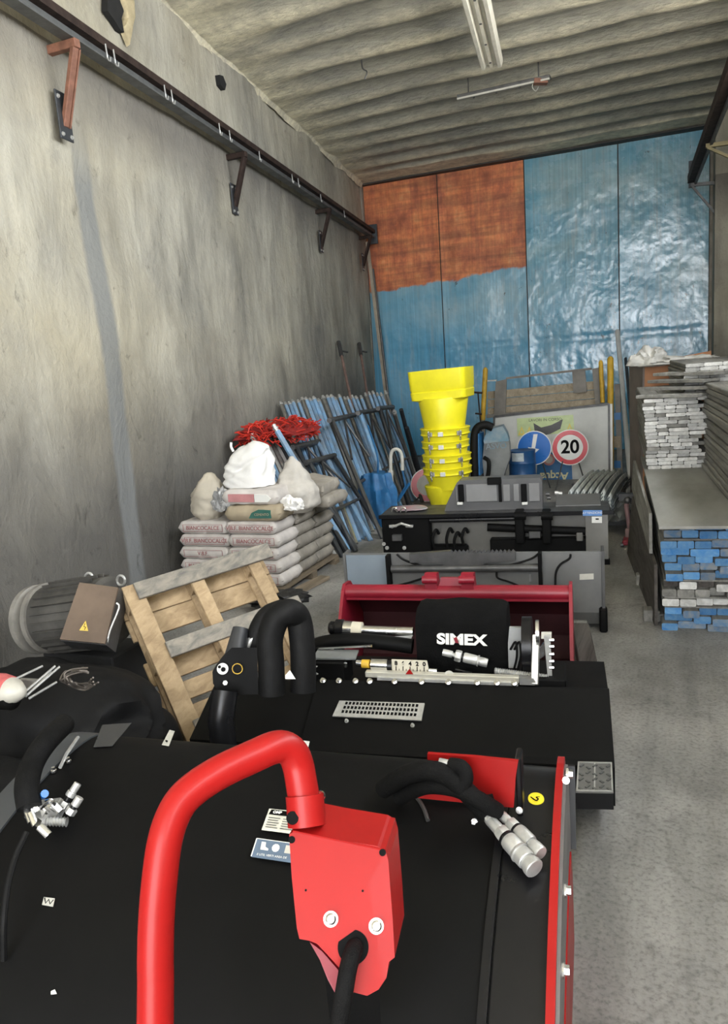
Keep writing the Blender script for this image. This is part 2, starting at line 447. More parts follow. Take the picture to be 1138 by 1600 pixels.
# ------------------------------------------------ big sheet-metal door
SCRX = at(930, 400, Y=DOOR_Y).x
def door_mat(primer):
    mt, nt, b = nt_new('primer_orange_door_sheet' if primer else 'sky_blue_door_sheet')
    v = coords(nt, 'Object'); x, y, z = sepxyz(nt, v)
    c = ramp(nt, noise(nt, coords(nt, 'Object', (0.6, 1, 0.9)), 0.9, 6, 0.6), [(0.3, (0.10, 0.33, 0.47)), (0.48, (0.19, 0.43, 0.56)), (0.62, (0.33, 0.52, 0.58)), (0.78, (0.48, 0.58, 0.60))])
    # blue is fresher towards the bottom, chalky towards the top
    c = mix(nt, ramp(nt, math_(nt, 'MULTIPLY_ADD', z, -0.28, 1.0), [(0.0, 0.0), (0.6, 0.55)]), c, (0.07, 0.38, 0.66))
    pale = ramp(nt, noise(nt, coords(nt, 'Object', (3.5, 1, 0.5)), 1.7, 7, 0.7), [(0.52, 0.0), (0.72, 0.6)])
    c = mix(nt, pale, c, (0.42, 0.47, 0.47))
    stk = ramp(nt, noise(nt, coords(nt, 'Object', (30, 1, 0.35)), 1.0, 5, 0.6), [(0.35, 0.82), (0.65, 1.08)])
    c = mix(nt, 1.0, c, stk, 'MULTIPLY')
    chips = ramp(nt, noise(nt, coords(nt, 'Object', (1.3, 1, 1)), 6.5, 9, 0.72, 0.5), [(0.335, 1.0), (0.35, 0.0)])
    c = mix(nt, chips, c, (0.055, 0.06, 0.065))
    scr = ramp(nt, noise(nt, coords(nt, 'Object', (2.2, 1, 1.2)), 3.2, 10, 0.75, 1.2), [(0.37, 1.0), (0.39, 0.0)])
    scr = math_(nt, 'MULTIPLY', scr, math_(nt, 'MULTIPLY', math_(nt, 'GREATER_THAN', x, SCRX), ramp(nt, math_(nt, 'MULTIPLY_ADD', z, -0.25, 1.0), [(0.05, 0.0), (0.3, 0.9)])))
    c = mix(nt, scr, c, (0.10, 0.11, 0.11))
    if primer:
        # primer field: ragged lower edge rising to the right, edge at z0 on the left of the door
        zz = math_(nt, 'MULTIPLY_ADD', noise(nt, v, 2.2, 6, 0.6), 0.35, z)
        zz = math_(nt, 'MULTIPLY_ADD', math_(nt, 'ADD', x, 5.3), -0.055, zz)
        fm = ramp(nt, math_(nt, 'MULTIPLY_ADD', zz, 1.0, -(PRIMER_Z)), [(0.14, 0.0), (0.18, 1.0)])
        o = ramp(nt, noise(nt, coords(nt, 'Object', (2.4, 1, 1.6)), 1.5, 8, 0.68), [(0.28, (0.26, 0.07, 0.035)), (0.45, (0.56, 0.15, 0.055)), (0.6, (0.76, 0.26, 0.09)), (0.78, (0.85, 0.46, 0.20))])
        ho = ramp(nt, noise(nt, coords(nt, 'Object', (0.5, 1, 6)), 1.2, 6, 0.6), [(0.35, 0.6), (0.6, 1.1)])
        o = mix(nt, 1.0, o, ho, 'MULTIPLY'); o = mix(nt, 0.8, o, stk, 'MULTIPLY')
        c = mix(nt, fm, c, o)
        nt.links.new(math_(nt, 'MULTIPLY_ADD', fm, 0.3, 0.34), b.inputs['Roughness'])
    else:
        nt.links.new(ramp(nt, noise(nt, v, 3, 6), [(0.3, 0.16), (0.7, 0.34)]), b.inputs['Roughness'])
    nt.links.new(c, b.inputs['Base Color'])
    b.inputs['IOR'].default_value = 1.75
    h = math_(nt, 'MULTIPLY_ADD', noise(nt, coords(nt, 'Object', (1, 1, 1)), 9, 4, 0.5), 0.12, noise(nt, coords(nt, 'Object', (1, 1, 0.8)), 1.9, 3, 0.5))
    bump(nt, b, h, 0.6, 0.08); return mt
pL = at(566, 290, Y=DOOR_Y); pR = at(1109, 190, Y=DOOR_Y)
sx = [at(566, 300, Y=DOOR_Y).x-0.03, at(680, 300, Y=DOOR_Y).x, at(817, 300, Y=DOOR_Y).x, at(965, 300, Y=DOOR_Y).x, at(1108, 300, Y=DOOR_Y).x+0.02]
PRIMER_Z = at(590, 455, Y=DOOR_Y).z
print('seams', sx, 'primer', PRIMER_Z, at(740, 440, Y=DOOR_Y).z, 'top', [at(a, b, Y=DOOR_Y).z for a, b in ((566, 290), (817, 247), (1108, 193))])
print('dent', at(924, 507, Y=DOOR_Y).z)
M_DB, M_DO = door_mat(False), door_mat(True)
M_DARKEDGE = M_('dark_rust_edge', (0.06, 0.055, 0.05), 0.7, 0.3)
d = thing('door_1', None, None, (sum(sx)/5, DOOR_Y, 0)); d['kind'] = 'structure'; del_ = None
def lean(x, z): return 0.03*z+0.02*(x-sx[0])-0.06     # tilt added to the door to pull its glare lower and left
for i in range(4):
    def pf(u, v, i=i):
        x = sx[i]+0.012+(sx[i+1]-sx[i]-0.024)*u; z = 0.02+(CEIL-0.06)*v
        n = mnoise.noise(Vector((x*0.8, z*0.7, 2.2)))*0.02
        # horizontal crease at 1.9 m
        n += -0.02*math.exp(-((z-DENT)/0.05)**2)
        e = min(u, 1-u); k = min(1, e/0.08)
        return Vector((x, DOOR_Y+0.03-n*k+lean(x, z), z))
    DENT = 1.97
    bm = BM(); grid_surf(bm, pf, 22, 90)
    # returned edges of the sheet
    for xx in (sx[i]+0.012, sx[i+1]-0.012): prism(bm, [(xx-0.002, DOOR_Y+0.03+lean(xx, 0), 0.02), (xx+0.002, DOOR_Y+0.03+lean(xx, 0), 0.02), (xx+0.002, DOOR_Y+0.07+lean(xx, 0), 0.02), (xx-0.002, DOOR_Y+0.07+lean(xx, 0), 0.02)], (0, 0.03*(CEIL-0.06), CEIL-0.06))
    o = obj('door_panel', bm, M_DO if i < 2 else M_DB, d, smooth=60)
    bm = BM()
bm = BM()
for xx in sx[1:4]: prism(bm, [(xx-0.028, DOOR_Y+0.045+lean(xx, 0), 0), (xx+0.028, DOOR_Y+0.045+lean(xx, 0), 0), (xx+0.028, DOOR_Y+0.075+lean(xx, 0), 0), (xx-0.028, DOOR_Y+0.075+lean(xx, 0), 0)], (0, 0.03*CEIL, CEIL))
boxb(bm, sx[0]-0.3, sx[-1]+0.3, DOOR_Y+0.33, DOOR_Y+0.42, 0, CEIL)
obj('backing_frame', bm, M_DARKEDGE, d)
M_JAMB = M_('weathered_timber_jamb', (0.36, 0.32, 0.27), 0.8, 0, 0.4, 5, 0.3)
bm = BM(); boxb(bm, sx[-1]-0.005, sx[-1]+0.07, DOOR_Y-0.05, DOOR_Y+0.07, 0, CEIL-0.02, 0.006); struct('trim_2', bm, M_JAMB)
bm = BM(); boxb(bm, sx[0]-0.09, sx[0]+0.02, DOOR_Y-0.02, DOOR_Y+0.07, 0, CEIL-0.02, 0.006); struct('trim_3', bm, M_JAMB)
bm = BM(); boxb(bm, sx[0], sx[-1], DOOR_Y-0.012, DOOR_Y+0.25, CEIL-0.05, CEIL-0.025); struct('trim_4', bm, M_DARKEDGE)
PIERX = at(1117, 270, Y=DOOR_Y-0.7).x
# wall return and pier between door and right wall
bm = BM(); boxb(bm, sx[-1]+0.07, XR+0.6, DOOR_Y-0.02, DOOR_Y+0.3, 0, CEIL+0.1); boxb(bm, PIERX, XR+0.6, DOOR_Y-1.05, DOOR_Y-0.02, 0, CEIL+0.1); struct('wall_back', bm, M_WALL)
# lintel + jambs of the open front (behind the camera)
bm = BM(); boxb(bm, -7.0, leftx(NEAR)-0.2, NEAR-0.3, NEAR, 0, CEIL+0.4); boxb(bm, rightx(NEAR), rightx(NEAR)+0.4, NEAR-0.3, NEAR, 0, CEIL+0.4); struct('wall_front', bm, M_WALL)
# ================================================================== materials shared by many things
RUST = M_('rusty_steel', (0.055, 0.035, 0.028), 0.75, 0.5, 0.5, 9, 0.3)
RUST_L = M_('orange_primed_steel', (0.27, 0.12, 0.075), 0.65, 0.1, 0.5, 12, 0.2)
STEEL = M_('bare_steel', (0.52, 0.52, 0.51), 0.38, 0.9, 0.35, 14, 0.15)
STEEL_D = M_('dark_steel', (0.12, 0.12, 0.12), 0.5, 0.7, 0.3, 10, 0.15)
CHROME = M_('chromed_steel', (0.78, 0.78, 0.77), 0.22, 1.0, 0.12, 10)
ZINC = M_('zinc_plated_steel', (0.55, 0.55, 0.53), 0.42, 0.55, 0.3, 18, 0.1)
GALV = M_('galvanised_rail', (0.15, 0.155, 0.15), 0.6, 0.4, 0.4, 6, 0.2)
BLACK = M_('black_powder_coat', (0.004, 0.004, 0.004), 0.6, 0.0, 0.35, 3, 0.08, spec=0.12)
BLACK_G = M_('black_gloss_paint', (0.007, 0.007, 0.008), 0.3, 0.0, 0.2, 4, 0.05, spec=0.3)
RUBBER = M_('black_rubber_hose', (0.005, 0.005, 0.005), 0.65, 0, 0.3, 20, 0.15, spec=0.2)
RED = M_('red_machine_paint', (0.33, 0.009, 0.008), 0.38, 0, 0.12, 4, 0.04, spec=0.25, coat=0.06)
RED_D = M_('dark_red_machine_paint', (0.26, 0.010, 0.025), 0.42, 0, 0.3, 4, 0.06)
WHITE = M_('white_paint', (0.74, 0.74, 0.70), 0.5, 0, 0.12, 6)
WHITE_D = M_('dusty_white_paint', (0.55, 0.54, 0.48), 0.6, 0, 0.25, 8, 0.1)
YELLOW = M_('yellow_plastic', (0.90, 0.80, 0.02), 0.42, 0, 0.10, 5, 0.05)
YEL_P = M_('yellow_barrier_paint', (0.62, 0.38, 0.03), 0.55, 0, 0.35, 9, 0.2)
BLUE_T = M_('light_blue_tube_paint', (0.22, 0.42, 0.66), 0.5, 0.0, 0.45, 7, 0.15, col2=(0.22, 0.28, 0.35), rnd=0.25)
DARKP = M_('dark_scaffold_paint', (0.055, 0.06, 0.066), 0.5, 0.4, 0.4, 9, 0.2)
GREY_P = M_('machine_grey_paint', (0.13, 0.132, 0.13), 0.5, 0.2, 0.25, 3, 0.1)
SIGN_B = M_('sign_blue', (0.012, 0.13, 0.46), 0.3, 0, 0.08, 5)
SIGN_R = M_('sign_red', (0.52, 0.02, 0.03), 0.3, 0, 0.1, 5)
INK = M_('black_ink', (0.003, 0.003, 0.003), 0.6, 0, 0, 5, spec=0.08)
PLY = M_('weathered_plywood', (0.27, 0.27, 0.25), 0.85, 0, 0.4, 3, 0.3, stretch=(1, 0.35, 1))

# ------------------------------------------------ crane rail on the left wall
OFFR = 0.17
def lwp(y, z, off=0.0): return Vector((leftx(y, off), y, z))
def railsec(y):
    c = leftx(y, OFFR); s = WN
    pts = [(-0.05, 4.075), (0.045, 4.075), (0.045, 4.088), (0.0, 4.092), (0.0, 4.155), (0.055, 4.155), (0.055, 4.205), (-0.055, 4.205), (-0.055, 4.155), (-0.012, 4.155), (-0.012, 4.092), (-0.05, 4.092)]
    return [Vector((c, y, 0)) + s*(a-0.0) + Vector((0, 0, z)) for a, z in pts]
RA, RB = 0.5, at(583, 365, Y=DOOR_Y-0.15).y
t = thing('crane_rail', 'long dark steel runway rail fixed along the left plaster wall', 'rail', lwp(RA, 4.08, OFFR))
bm = BM(); loft(bm, [railsec(y) for y in (RA, (RA+RB)/2, RB)]); 
me_ = obj('rail_beam', bm, GALV, t)
bm = BM(); beam(bm, lwp(RA, 4.18, OFFR), lwp(RB, 4.18, OFFR), 0.118, 0.056); obj('top_flange', bm, RUST, t, label='dark brown top flange of the rail')
bm = BM(); beam(bm, lwp(RB-0.02, 4.14, OFFR+0.01), lwp(RB+0.03, 4.14, OFFR+0.01), 0.16, 0.34); obj('end_stop', bm, DARKP, t)
for cx, cy in ((163, 72), (176, 85), (255, 135), (266, 144), (341, 197), (357, 207), (404, 243), (455, 274), (465, 285), (500, 306), (537, 334)):
    p = on_left(cx, cy, OFFR+0.05); y = p.y
    bm = BM(); tube(bm, [lwp(y, 4.165, OFFR+0.06), lwp(y, 4.10, OFFR+0.064), lwp(y+0.004, 4.078, OFFR+0.062), lwp(y+0.02, 4.066, OFFR+0.06), lwp(y+0.045, 4.068, OFFR+0.06), lwp(y+0.05, 4.095, OFFR+0.062)], 0.006, 6)
    obj('clip_hook', bm, ZINC, t)
def wall_bracket(y, label, zt=4.075, big=True, arm_mat=None):
    t = thing('wall_bracket', label, 'bracket', lwp(y, 3.8), 'triangular steel brackets under the left rail')
    bm = BM(); beam(bm, lwp(y, zt-0.03, -0.05), lwp(y, zt-0.03, OFFR+0.06), 0.055, 0.055, bev=0.004); obj('arm', bm, arm_mat or RUST_L, t)
    bm = BM(); beam(bm, lwp(y, zt-0.05, OFFR+0.03), lwp(y, 3.56, 0.03), 0.05, 0.035, bev=0.004); beam(bm, lwp(y+0.035, zt-0.05, OFFR+0.03), lwp(y+0.035, 3.56, 0.03), 0.012, 0.05); obj('brace', bm, [arm_mat or RUST_L], t)
    bm = BM(); beam(bm, lwp(y, 3.47, 0.035), lwp(y, 3.78, 0.035), 0.012, 0.15, up=WD, bev=0.003)
    obj('wall_plate', bm, DARKP, t)
    for dz in (3.50, 3.74):
        for dy in (-0.05, 0.05):
            bm = BM(); hexbolt(bm, lwp(y+dy, dz, 0.042), WN, 0.010, 0.012); obj('bolt', bm, ZINC, t)
wall_bracket(on_left(70, 60).y+0.05, 'largest nearest rust-orange triangular bracket holding the rail, top left')
wall_bracket(on_left(355, 245).y, 'second rusty bracket along the left rail, above the middle of the wall', arm_mat=RUST)
wall_bracket(on_left(495, 335).y, 'third small dark bracket along the left rail', arm_mat=RUST)
wall_bracket(min(on_left(562, 372).y, RB-0.15), 'farthest dark bracket at the end of the left rail beside orange primer', arm_mat=RUST)

# knocked-out hole with old foam in the wall above the rail
def blob_plate(name, pts, off, th, mat, label, cat, seed=0, raise_=0.0):
    """irregular lump on the left wall following pixel outline pts"""
    P = [on_left(a, b) for a, b in pts]; c = sum(P, Vector())/len(P)
    bm = BM(); n = len(P); rings = []
    for k, (s, h) in enumerate(((1.0, 0.0), (0.93, 0.6), (0.7, 0.9), (0.35, 1.0))):
        rings.append([bm.verts.new(c+(p-c)*s*(1+0.05*mnoise.noise(p*9+Vector((seed, 0, k))))+WN*(off+th*h+0.012*mnoise.noise(p*14+Vector((k, seed, 0))))) for p in P])
    for r0, r1 in zip(rings, rings[1:]):
        for i in range(n): bm.faces.new((r0[i], r0[(i+1) % n], r1[(i+1) % n], r1[i]))
    bm.faces.new(rings[-1])
    return mesh_thing(name, bm, mat, label, cat, smooth=True)
M_HOLE = M_('black_cavity', (0.012, 0.012, 0.012), 0.95, 0, 0.2, 5, 0.3)  # flat near-black plates standing for the plaster holes
M_FOAM = M_('yellowed_expanding_foam', (0.55, 0.46, 0.28), 0.85, 0, 0.35, 9, 0.6)
bm = BM()
P = [on_left(a, b) for a, b in ((162, -5), (192, -6), (190, 10), (184, 30), (188, 52), (182, 48), (172, 32), (162, 18))]
prism(bm, [p+WN*0.035 for p in P], -WN*0.05); o = mesh_thing('wall_cavity', bm, M_HOLE, 'black broken hole in the plaster above the rail, top left', 'hole')
blob_plate('foam_patch', [(178, -8), (203, -5), (204, 10), (206, 28), (201, 45), (199, 62), (197, 74), (191, 58), (186, 44), (190, 30), (186, 14), (182, 4)], 0.0, 0.06, M_FOAM, 'cream yellow drip of old foam beside the broken hole in the plaster', 'foam', 3)
bm = BM()
P = [on_left(a, b) for a, b in ((336, 118), (342, 120), (347, 133), (345, 142), (338, 134))]
prism(bm, [p+WN*0.05 for p in P], -WN*0.05); mesh_thing('wall_cavity', bm, M_HOLE, 'small dark notch in the plaster just below the ceiling edge', 'hole')

# ------------------------------------------------ rail on the right wall
rf_, rn_ = at(1082, 280, Z=4.17), at(1136, 135, Z=4.17)
rn_ = rf_+(rn_-rf_)*1.0; rdir = (rn_-rf_).normalized(); rn_ = rf_+rdir*7.0
t = thing('crane_rail', 'dark steel rail high on the right wall, ending over the blue door', 'rail', rf_)
bm = BM(); beam(bm, rf_, rn_, 0.13, 0.11); obj('rail_beam', bm, RUST, t)
bm = BM(); beam(bm, rf_+Vector((0.04, 0, -0.07)), rn_+Vector((0.04, 0, -0.07)), 0.03, 0.05); obj('lower_lip', bm, GALV, t)
bm = BM(); beam(bm, rf_+Vector((0, 0.0, -0.12)), rf_+Vector((0, 0, 0.26)), 0.10, 0.05); obj('end_stop', bm, DARKP, t)
def rbracket(A, wz, drop, label, mat):
    A = Vector(A); W = Vector(((PIERX if A.y > DOOR_Y-1.05 else rightx(A.y))+0.03, A.y, A.z-0.02))
    t = thing('wall_bracket', label, 'bracket', W)
    bm = BM(); beam(bm, A+Vector((-0.02, 0, 0)), W, 0.06, 0.045); obj('arm', bm, mat, t)
    bm = BM(); beam(bm, A+Vector((0, 0, -0.02)), W-Vector((0, 0, drop)), 0.05, 0.03); obj('brace', bm, mat, t)
M_KH = M_('khaki_bracket', (0.30, 0.25, 0.13), 0.7, 0.1, 0.3, 9, 0.2)
rbracket(rf_+Vector((0.0, -0.05, -0.09)), 0, 0.45, 'dark triangular bracket under the end of the right-hand rail', STEEL_D)
q = rf_+rdir*2.5
rbracket(q+Vector((0.0, 0, -0.09)), 0, 0.42, 'khaki triangular bracket under the right-hand rail at the picture edge', M_KH)

# ------------------------------------------------ ceiling lights
def batten(a, b, wdt, label, mat, broken=False):
    a = Vector(a); b = Vector(b); d = (b-a).normalized(); s = d.cross(Vector((0, 0, 1))).normalized()
    t = thing('ceiling_light', label, 'light fitting', (a+b)/2)
    prof = [(-0.5, 0.0), (-0.42, -0.045), (-0.28, -0.045), (-0.22, -0.01), (-0.1, -0.01), (-0.06, -0.035), (0.06, -0.035), (0.1, -0.01), (0.22, -0.01), (0.28, -0.045), (0.42, -0.045), (0.5, 0.0), (0.5, 0.03), (-0.5, 0.03)]
    sec = lambda p: [p+s*(u*wdt)+Vector((0, 0, v*(wdt/0.2))) for u, v in prof]
    bm = BM(); loft(bm, [sec(a), sec(b)]); obj('housing', bm, mat, t)
    n = 4
    for i in range(n):
        p = a+(b-a)*((i+0.7)/n); bm = BM(); cyl(bm, p+Vector((0, 0, -0.05)), p+Vector((0, 0, -0.02)), 0.013, n=8); obj('screw', bm, STEEL_D, t)
    for f in (0.12, 0.88):
        p = a+(b-a)*f; bm = BM(); cyl(bm, p+Vector((0, 0, 0.02)), p+Vector((0, 0, 0.22)), 0.008, n=6); obj('hanger', bm, STEEL_D, t)
    return t, s
a = at(745, 5, Z=CEIL-0.16); b = at(768, 99, Z=CEIL-0.16); a = b+(a-b)*1.35
batten(a, b, 0.25, 'long cream fluorescent batten without tubes, running toward the camera under the ceiling', M_('cream_enamel', (0.80, 0.77, 0.66), 0.5, 0, 0.15, 8))
a = at(716, 152, Z=CEIL-0.14); b = at(860, 120, Z=CEIL-0.14)
t, s = batten(a, b, 0.10, 'dark broken fluorescent fitting hanging crosswise below the ribbed ceiling', STEEL_D)
bm = BM(); beam(bm, a+s*0.035-Vector((0, 0, 0.03)), b+s*0.035-Vector((0, 0, 0.03)), 0.03, 0.02); obj('reflector_strip', bm, WHITE_D, t)
bm = BM(); box(bm, b+(a-b)*0.1+Vector((0, 0, -0.03)), (0.16, 0.1, 0.05), (0, 0.1, 0.3)); obj('ballast', bm, RUST_L, t, label='exposed rusty ballast at the right end')
bm = BM(); tube(bm, [b+(a-b)*0.17, b+(a-b)*0.17-Vector((0.02, 0, 0.07)), b+(a-b)*0.16-Vector((-0.01, 0, 0.12)), b+(a-b)*0.15-Vector((-0.03, 0, 0.08))], 0.005, 5, 4); obj('loose_wire', bm, WHITE_D, t)
p = at(566, 100, Z=CEIL-0.02)
bm = BM(); tube(bm, [p+Vector((0, 0, 0.1)), p-Vector((0, 0, 0.04)), p+Vector((0.05, 0, -0.09)), p+Vector((0.02, 0, -0.16))], 0.008, 5, 4); mesh_thing('ceiling_hook', bm, STEEL_D, 'small thin wire hook hanging from the ceiling left of the lights', 'hook')

# ------------------------------------------------ leaning poles near the door corners
def pole(name, a, b, r, mat, label, cat='pole', **k):
    bm = BM(); tube(bm, [a, b], r, 8)
    return mesh_thing(name, bm, mat, label, cat, smooth=True)
yb = DOOR_Y-0.35
a = at(574, 378, Y=DOOR_Y-0.12); b = at(606, 640, Y=yb); b = a+(b-a)*((a.z)/(a.z-b.z))
bm = BM(); beam(bm, a, b, 0.06, 0.03); mesh_thing('leaning_lath', bm, M_('pale_bleached_wood', (0.42, 0.36, 0.28), 0.7, 0, 0.3, 8, 0.2), 'pale warped lath leaning in the left corner of the blue door', 'lath')
a = at(583, 420, Y=DOOR_Y-0.1); b = at(612, 660, Y=yb-0.1); b = a+(b-a)*((a.z)/(a.z-b.z))
pole('leaning_bar', a, b, 0.022, STEEL_D, 'thin dark bar leaning beside the pale lath on the orange primer', 'bar')
for (x0, y0, x1, y1, lb) in ((530, 538, 552, 640, 'left one of two short rusty bars standing against the left wall'), (562, 540, 578, 640, 'right one of two short rusty bars standing against the left wall')):
    a = on_left(x0, y0, 0.06); b = on_left(x1, y1, 0.35); b = a+(b-a)*(a.z/(a.z-b.z))
    if b.y > DOOR_Y-0.1: b.y = DOOR_Y-0.12
    t = thing('rusty_bar', lb, 'bar', b)
    bm = BM(); tube(bm, [a, b], 0.022, 8); obj('rod', bm, M_('rusty_pink_bar', (0.26, 0.17, 0.14), 0.75, 0.3, 0.4, 9, 0.2), t)
    bm = BM(); d = (b-a).normalized(); tube(bm, [a-d*0.05, a+d*0.22], 0.034, 8); tube(bm, [a+d*0.12, a+d*0.16+Vector((0.12, 0, 0.0))], 0.015, 6); obj('clamp_head', bm, STEEL_D, t)
a = at(965, 517, Y=DOOR_Y-0.4); b = at(985, 745, Z=0.0)
pole('white_pole', a, b, 0.036, WHITE, 'long white pole leaning on the blue door right of the yellow posts')
a = at(978, 560, Y=DOOR_Y-0.8); b = at(996, 760, Z=0.0)
pole('dark_pole', a, b, 0.024, STEEL_D, 'dark pole standing just right of the white pole')
# ================================================================== timber and plank stacks on the right
def wood_mat(name, a, b, rnd=0.35, bm_=0.4):
    mt, nt, bs = nt_new(name)
    v = coords(nt, 'Object', (9, 0.6, 9)); oi = N(nt, 'ShaderNodeObjectInfo')
    av = N(nt, 'ShaderNodeVectorMath', operation='ADD'); nt.links.new(v, av.inputs[0])
    cb = N(nt, 'ShaderNodeCombineXYZ'); k10 = math_(nt, 'MULTIPLY', oi.outputs['Random'], 40.0)
    for i in range(3): nt.links.new(k10, cb.inputs[i])
    nt.links.new(cb.outputs[0], av.inputs[1])
    f = noise(nt, av.outputs[0], 2.2, 8, 0.65, 0.5)
    c = ramp(nt, f, [(0.3, a), (0.7, b)])
    k = math_(nt, 'MULTIPLY_ADD', oi.outputs['Random'], rnd, 1-rnd*0.7)
    cc = N(nt, 'ShaderNodeCombineColor')
    for i in range(3): nt.links.new(k, cc.inputs[i])
    c = mix(nt, 1.0, c, cc.outputs[0], 'MULTIPLY')
    nt.links.new(c, bs.inputs['Base Color']); bs.inputs['Roughness'].default_value = 0.8
    bs.inputs['Specular IOR Level'].default_value = 0.25
    bump(nt, bs, f, bm_, 0.01); return mt
W_GREY = wood_mat('weathered_grey_timber', (0.13, 0.127, 0.115), (0.30, 0.295, 0.27))
W_PALE = wood_mat('bleached_grey_timber_end', (0.38, 0.38, 0.36), (0.72, 0.72, 0.69), 0.5)
W_DARK = wood_mat('dark_mouldy_timber', (0.035, 0.03, 0.026), (0.11, 0.10, 0.09))
W_BLUE = wood_mat('blue_dipped_timber_end', (0.045, 0.19, 0.46), (0.17, 0.33, 0.50), 0.5)
W_CHIP = wood_mat('chipped_blue_timber_end', (0.06, 0.17, 0.33), (0.27, 0.28, 0.27), 0.4)
SA = R(4.6); E1 = Vector((math.cos(SA), math.sin(SA), 0)); E2 = Vector((-math.sin(SA), math.cos(SA), 0))
SROT = (0, 0, SA)
_bat = {}
def batten_mesh(wd, th, ln, end, body, bow=0.0):
    key = (round(wd, 3), round(th, 3), round(ln, 2), end.name, body.name, round(bow, 3))
    if key in _bat: return _bat[key]
    bm = BM(); n = 3; sec = []
    for i in range(n+1):
        y = ln*i/n; k = 0.0 if i in (0, n) else bow
        c = 0.006
        sec.append([Vector((x, y, z+k)) for x, z in ((c, 0), (wd-c, 0), (wd, c), (wd, th-c), (wd-c, th), (c, th), (0, th-c), (0, c))])
    loft(bm, sec, mi=1)
    bm.faces.ensure_lookup_table()
    bm.normal_update()
    for f in bm.faces:
        cy = sum(v.co.y for v in f.verts)/len(f.verts)
        if cy < 1e-4 or cy > ln-1e-4: f.material_index = 0
    bmesh.ops.recalc_face_normals(bm, faces=bm.faces[:])
    me = bpy.data.meshes.new('timber_batten'); bm.to_mesh(me); bm.free()
    me.materials.append(end); me.materials.append(body); _bat[key] = me; return me
def put(me, name, p, rz, label, cat, group):
    o = bpy.data.objects.new(name, me); o.location = p; o.rotation_euler = (0, 0, rz)
    COL.objects.link(o); return tag(o, label, cat, group)
rs = random.Random(3)
ORD = ['first', 'second', 'third', 'fourth', 'fifth', 'sixth', 'seventh', 'eighth', 'ninth', 'tenth', 'eleventh', 'twelfth', 'thirteenth', 'fourteenth', 'fifteenth', 'sixteenth', 'seventeenth', 'eighteenth', 'nineteenth', 'twentieth', 'twenty-first', 'twenty-second', 'twenty-third', 'twenty-fourth', 'twenty-fifth', 'twenty-sixth']
def rowlab(what, col, row_from_top, where):
    r = 'top row' if row_from_top == 0 else ORD[row_from_top]+' row down'
    return '%s, %s from left in the %s of the %s' % (what, ORD[col], r, where)
O0 = at(1038, 985, Z=0.0)                      # near left foot of the pile
ZT = at(1030, 797, Y=O0.y).z                   # top of the blue-ended pile
print('ZT', ZT, O0)
rows = ['B', 'B', 'b', 'W', 'G', 'D', 'b', 'g', 'B', 'B', 'B', 'b', 'B', 'B']   # bottom row first
LN = 2.6; GAPZ = {3: 0.012, 4: 0.012, 6: 0.012, 11: 0.012}
th = (ZT-0.02-0.016-0.048)/len(rows)
z = 0.0
GRPB = 'blue-ended battens in the near pile'
for ri, kind in enumerate(rows):
    if ri in GAPZ:
        o = put(batten_mesh(1.0, 0.010, LN, W_GREY, W_GREY), 'thin_board', O0+E2*0.01+Vector((0, 0, z)), SA, 'thin separating board just under the %s row down of the near pile' % ORD[len(rows)-ri-1+0], 'board', 'separating boards in the near pile'); z += 0.0125
    x = rs.uniform(-0.02, 0.01); i = 0
    while x < 0.92:
        wd = rs.choice((0.085, 0.095, 0.10, 0.165 if kind == 'B' else 0.10)); 
        wd = round(wd, 3)
        end = {'B': W_BLUE, 'b': rs.choice((W_BLUE, W_CHIP)), 'W': W_PALE, 'G': W_GREY, 'D': rs.choice((W_DARK, W_DARK, W_PALE)), 'g': rs.choice((W_BLUE, W_GREY, W_CHIP))}[kind]
        if kind == 'B' and rs.random() < 0.3: end = W_CHIP
        dep = -rs.choice((0.0, 0.0, 0.03, 0.05, -0.04)) if ri > 0 else rs.choice((0.0, -0.05))
        name_ = {'B': 'blue-ended timber batten in the near pile by the right wall', 'b': 'blue-ended timber batten in the near pile by the right wall'}.get(kind)
        lb, gp = ('blue-ended batten', GRPB) if end in (W_BLUE, W_CHIP) else (('pale batten', 'pale battens in the near pile') if end in (W_PALE, W_GREY) else ('blackened batten', 'dark battens in the near pile'))
        put(batten_mesh(wd, round(th-0.003, 4), LN, end, W_GREY), 'timber_batten', O0+E1*x+E2*(-dep)+Vector((0, 0, z+rs.uniform(0, 0.002))), SA, rowlab(lb, i, len(rows)-1-ri, 'near pile'), 'timber', gp)
        x += wd+0.004; i += 1
    z += th
sheet_z = z
bm = BM(); 
p = O0+E1*(-0.03)+E2*(-0.01)+Vector((0, 0, sheet_z))
rm = Matrix.Rotation(SA, 3, 'Z')
box(bm, O0+E1*0.45+E2*(LN/2-0.2)+Vector((0, 0, sheet_z+0.011)), (1.0, LN+0.4-0.0, 0.018), rm, 0.002)
mesh_thing('plywood_sheet', bm, PLY, 'grey plywood sheet lying on top of the blue-ended timber pile', 'board')
z1 = sheet_z+0.021
